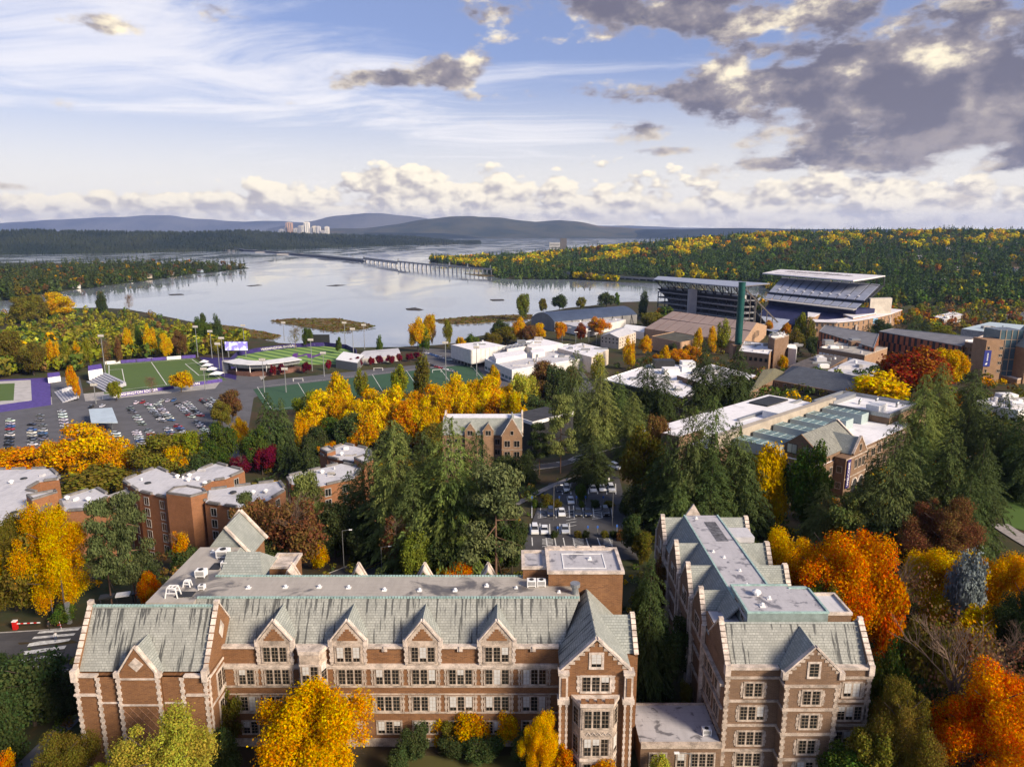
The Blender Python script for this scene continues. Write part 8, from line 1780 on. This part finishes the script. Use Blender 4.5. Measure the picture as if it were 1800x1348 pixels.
for i, (u, v, vt) in enumerate(((988, 600, 578), (1002, 598, 576), (1012, 604, 584), (1022, 596, 577), (1035, 602, 582), (1048, 606, 586), (1060, 600, 582), (1072, 608, 590), (1092, 612, 592))):
    q = onz(u, v, FL); T = thing('car_park_lamp', '%s twin lamp from the left in the car park behind the gymnasium' % ORDN[i], 'lamp', q, 0, 'twin lamps behind the gymnasium'); zt = aty(u, vt, q.y).z; MB().tube(q, (q.x, q.y, zt), .25, None, 6).build('pole', METAL, T); MB().box(q.x-2, q.x+2, q.y-.3, q.y+.3, zt, zt+.5).build('lamp_head', WHITE, T)
def canopy():
    P = PX([(160, 742), (207, 742), (197, 716), (156, 719)], FL+6.5); T = thing('canopy', 'flat pale blue canopy on posts in the big car park', 'canopy', (P[0].x+5, P[0].y+5, FL)); MB().prism([(p.x, p.y) for p in P], FL+5.9, FL+6.5).build('roof', M('pale_blue_sheet', (.42, .50, .56), .5, .1, .2), T)
    for a in (.2, .8):
        for b in (.25, .75): q = P[0].lerp(P[1], a).lerp(P[3].lerp(P[2], a), b); MB().box(q.x-.3, q.x+.3, q.y-.3, q.y+.3, FL, FL+5.9).build('post', METAL, T)
    k = onz(142, 766, FL); K = thing('kiosk', 'white kiosk left of the canopy in the big car park', 'kiosk', k); MB().box(k.x-2, k.x+2, k.y, k.y+3, FL, FL+3.6).build('wall', WHITE, K); MB().box(k.x-2.3, k.x+2.3, k.y-.3, k.y+3.3, FL+3.6, FL+3.9).build('roof', CONC, K); MB().box(k.x-1.2, k.x+1.2, k.y-.06, k.y-.01, FL+1.2, FL+2.6).build('window', GLASS, K)
    b = onz(125, 690, FL); B = thing('trailer', 'white trailer in the yard beside the running track', 'trailer', b); MB().box(b.x-2, b.x+2, b.y-7, b.y+7, FL+.8, FL+4).build('body', WHITE, B); MB().box(b.x-1.6, b.x+1.6, b.y-5, b.y+5, FL, FL+.8).build('chassis', DARK, B)
canopy()
# walkway with white-topped roof panels left of the long hall
T = thing('covered_walkway', 'dark covered walkway with white roof panels behind the left wing', 'walkway', (-74, 120, 0))
for i in range(8): a = Vector((-76+i*2.6, 119.5+i*.75, 0)); MB().prism([(a.x, a.y), (a.x+2.3, a.y+.66), (a.x+1.8, a.y+2.2), (a.x-.5, a.y+1.5)], 2.7, 2.95).build('roof_panel', WHITE if i % 2 else DARK, T); MB().box(a.x-.08, a.x+.08, a.y+.4, a.y+.56, -.5, 2.7).build('post', DARK, T)
# ------------------------------------------------------------------ people
def person(label, P, rz, top, legs, stride):
    bm = bmesh.new(); sk = bm.verts.layers.skin.verify()
    J = dict(pel=(0, 0, .95), sp=(0, 0, 1.15), ch=(0, .01, 1.36), nk=(0, 0, 1.50), hd=(0, -.02, 1.60), ht=(0, -.02, 1.72), lh=(-.10, 0, .92), lk=(-.11, -stride*.5, .50), la=(-.11, -stride*.7, .09), lt=(-.11, -stride*.7-.16, .04), rh=(.10, 0, .92), rk=(.11, stride*.35, .50), ra=(.11, stride*.9, .11), rt=(.11, stride*.9-.15, .05), ls=(-.19, 0, 1.42), le=(-.25, stride*.3, 1.14), lw=(-.24, stride*.2-.08, .90), lf=(-.24, stride*.2-.12, .80), rs=(.19, 0, 1.42), re=(.25, -stride*.3, 1.14), rw=(.24, -stride*.4-.06, .92), rf=(.24, -stride*.4-.1, .82))
    rad = dict(pel=.15, sp=.13, ch=.15, nk=.055, hd=.10, ht=.085, lh=.085, lk=.06, la=.045, lt=.04, rh=.085, rk=.06, ra=.045, rt=.04, ls=.06, le=.045, lw=.033, lf=.03, rs=.06, re=.045, rw=.033, rf=.03); V = {}
    for k, c in J.items(): v = bm.verts.new(c); v[sk].radius = (rad[k], rad[k]*.85); v[sk].use_root = k == 'pel'; V[k] = v
    for e in 'pel-sp sp-ch ch-nk nk-hd hd-ht pel-lh lh-lk lk-la la-lt pel-rh rh-rk rk-ra ra-rt ch-ls ls-le le-lw lw-lf ch-rs rs-re re-rw rw-rf'.split(): a, b = e.split('-'); bm.edges.new((V[a], V[b]))
    me = bpy.data.meshes.new('person'); bm.to_mesh(me); bm.free(); o = bpy.data.objects.new('person', me); COL.objects.link(o); o.modifiers.new('s', 'SKIN'); o.modifiers.new('d', 'SUBSURF').levels = 1; o.modifiers['d'].render_levels = 1
    dg = bpy.context.evaluated_depsgraph_get(); dg.update(); m2 = bpy.data.meshes.new_from_object(o.evaluated_get(dg)); o.modifiers.clear(); o.data = m2
    m2.materials.clear()
    for m in (M('skin', (.42, .25, .18), .6, .1, 4), top, legs, M('hair', (.05, .03, .02), .7, .2, 8)): m2.materials.append(m)
    for f in m2.polygons: z = f.center.z; x = abs(f.center.x); f.use_smooth = True; f.material_index = 2 if z < .96 and x < .21 else (1 if z < 1.47 and not (x > .2 and z < .95) else (3 if z > 1.66 or (z > 1.56 and f.center.y > .03) else 0))
    o.location = P; o.rotation_euler.z = rz; tag(o, label, 'person'); return o
def groundp(u, v): q = ong(u, v); q.z += .2; return q
person('person in white top and blue jeans walking over the zebra crossing', groundp(99, 1128), .5, WHITE, M('denim', (.06, .10, .2), .8, .2, 4), .28); person('person in dark clothes walking on the pavement behind the crossing', groundp(87, 1108), 1.4, DARK, M('black_cloth', (.02, .02, .022), .9, .2, 4), .22)
# ------------------------------------------------------------------ houses on the hill and the peninsula
def houses():
    hr = random.Random(8); W3 = [M('house_white', (.62, .60, .57), .7, .1, .5), M('house_cream', (.50, .43, .33), .7, .1, .5), M('house_grey', (.30, .30, .31), .7, .1, .5), M('house_blue', (.22, .27, .33), .7, .1, .5)]; R3 = [M('roof_brown', (.12, .085, .07), .85, .2, .5), M('roof_grey', (.20, .20, .21), .8, .2, .5)]
    spots = [(u, v, 0) for u, v in ((1640, 512), (1665, 498), (1722, 492), (1760, 486), (1795, 478), (1730, 470), (1690, 475), (1780, 455), (1620, 455), (1745, 440), (1670, 440), (1575, 470), (1790, 432), (1715, 450))]+[(u, v, 1) for u, v in ((45, 512), (88, 503), (135, 506), (180, 498), (228, 494), (262, 489), (305, 484), (352, 479))]
    by = {0: [], 1: []}
    for (u, v, pen) in spots:
        if pen: p = onz(u, v, LAKE+2)
        else:
            y = 1200
            while y < 2900 and proj(hillpos(u, y))[1] > v: y += 8
            p = hillpos(u, y); u2 = u
        w, d, h = hr.uniform(9, 15), hr.uniform(8, 11), hr.uniform(4.5, 7); T = thing('house', '', 'house', p, hr.uniform(-.5, .5), 'houses on the '+('peninsula' if pen else 'wooded hill')); ci = hr.randrange(4)
        if pen: p.z
        MB().box(-w/2, w/2, -d/2, d/2, -3, h).build('wall', W3[ci], T, True)
        r = MB(); r.slab([(-w/2-.6, -d/2-.6, h-.2), (w/2+.6, -d/2-.6, h-.2), (w/2+.6, 0, h+3.5), (-w/2-.6, 0, h+3.5)], .3); r.slab([(-w/2-.6, d/2+.6, h-.2), (w/2+.6, d/2+.6, h-.2), (w/2+.6, 0, h+3.5), (-w/2-.6, 0, h+3.5)], .3); r.build('roof', R3[hr.randrange(2)], T, True, split=False); g = MB(); g.poly([(-w/2, -d/2, h), (-w/2, d/2, h), (-w/2, 0, h+3.4)]); g.poly([(w/2, -d/2, h), (w/2, d/2, h), (w/2, 0, h+3.4)]); g.build('gable', W3[ci], T, True)
        for i in range(3): MB().box(-w/2+w*(i+.5)/3-.9, -w/2+w*(i+.5)/3+.9, -d/2-.08, -d/2-.01, h-3.2, h-1.2).build('window', GLASS, T, True)
        by[pen].append((u, T, ('white', 'cream', 'grey', 'blue grey')[ci]))
    for pen, L in by.items():
        L.sort(key=lambda q: q[0])
        for i, (u, T, c) in enumerate(L): T['label'] = '%s house among trees, %s from the left of the houses on the %s' % (c, (ORDN+['last'])[min(i, 13)], 'peninsula' if pen else 'wooded hill')
houses()
# ------------------------------------------------------------------ the air between here and the mountains
def haze():
    mb = MB().box(-22000, 56000, -400, 26000, -60, 640)
    o = mb.build('haze', M('none', (0, 0, 0)))
    m = bpy.data.materials.new('haze_air'); m.use_nodes = True; nt = m.node_tree
    for n in list(nt.nodes):
        if n.type == 'BSDF_PRINCIPLED': nt.nodes.remove(n)
    v = nt.nodes.new('ShaderNodeVolumePrincipled'); v.inputs['Density'].default_value = HAZE
    v.inputs['Color'].default_value = (.36, .52, 1.0, 1); v.inputs['Anisotropy'].default_value = .1
    nt.links.new(v.outputs[0], nt.nodes['Material Output'].inputs['Volume'])
    o.data.materials.clear(); o.data.materials.append(m); o['kind'] = 'stuff'
HAZE = 2.5e-5
haze()
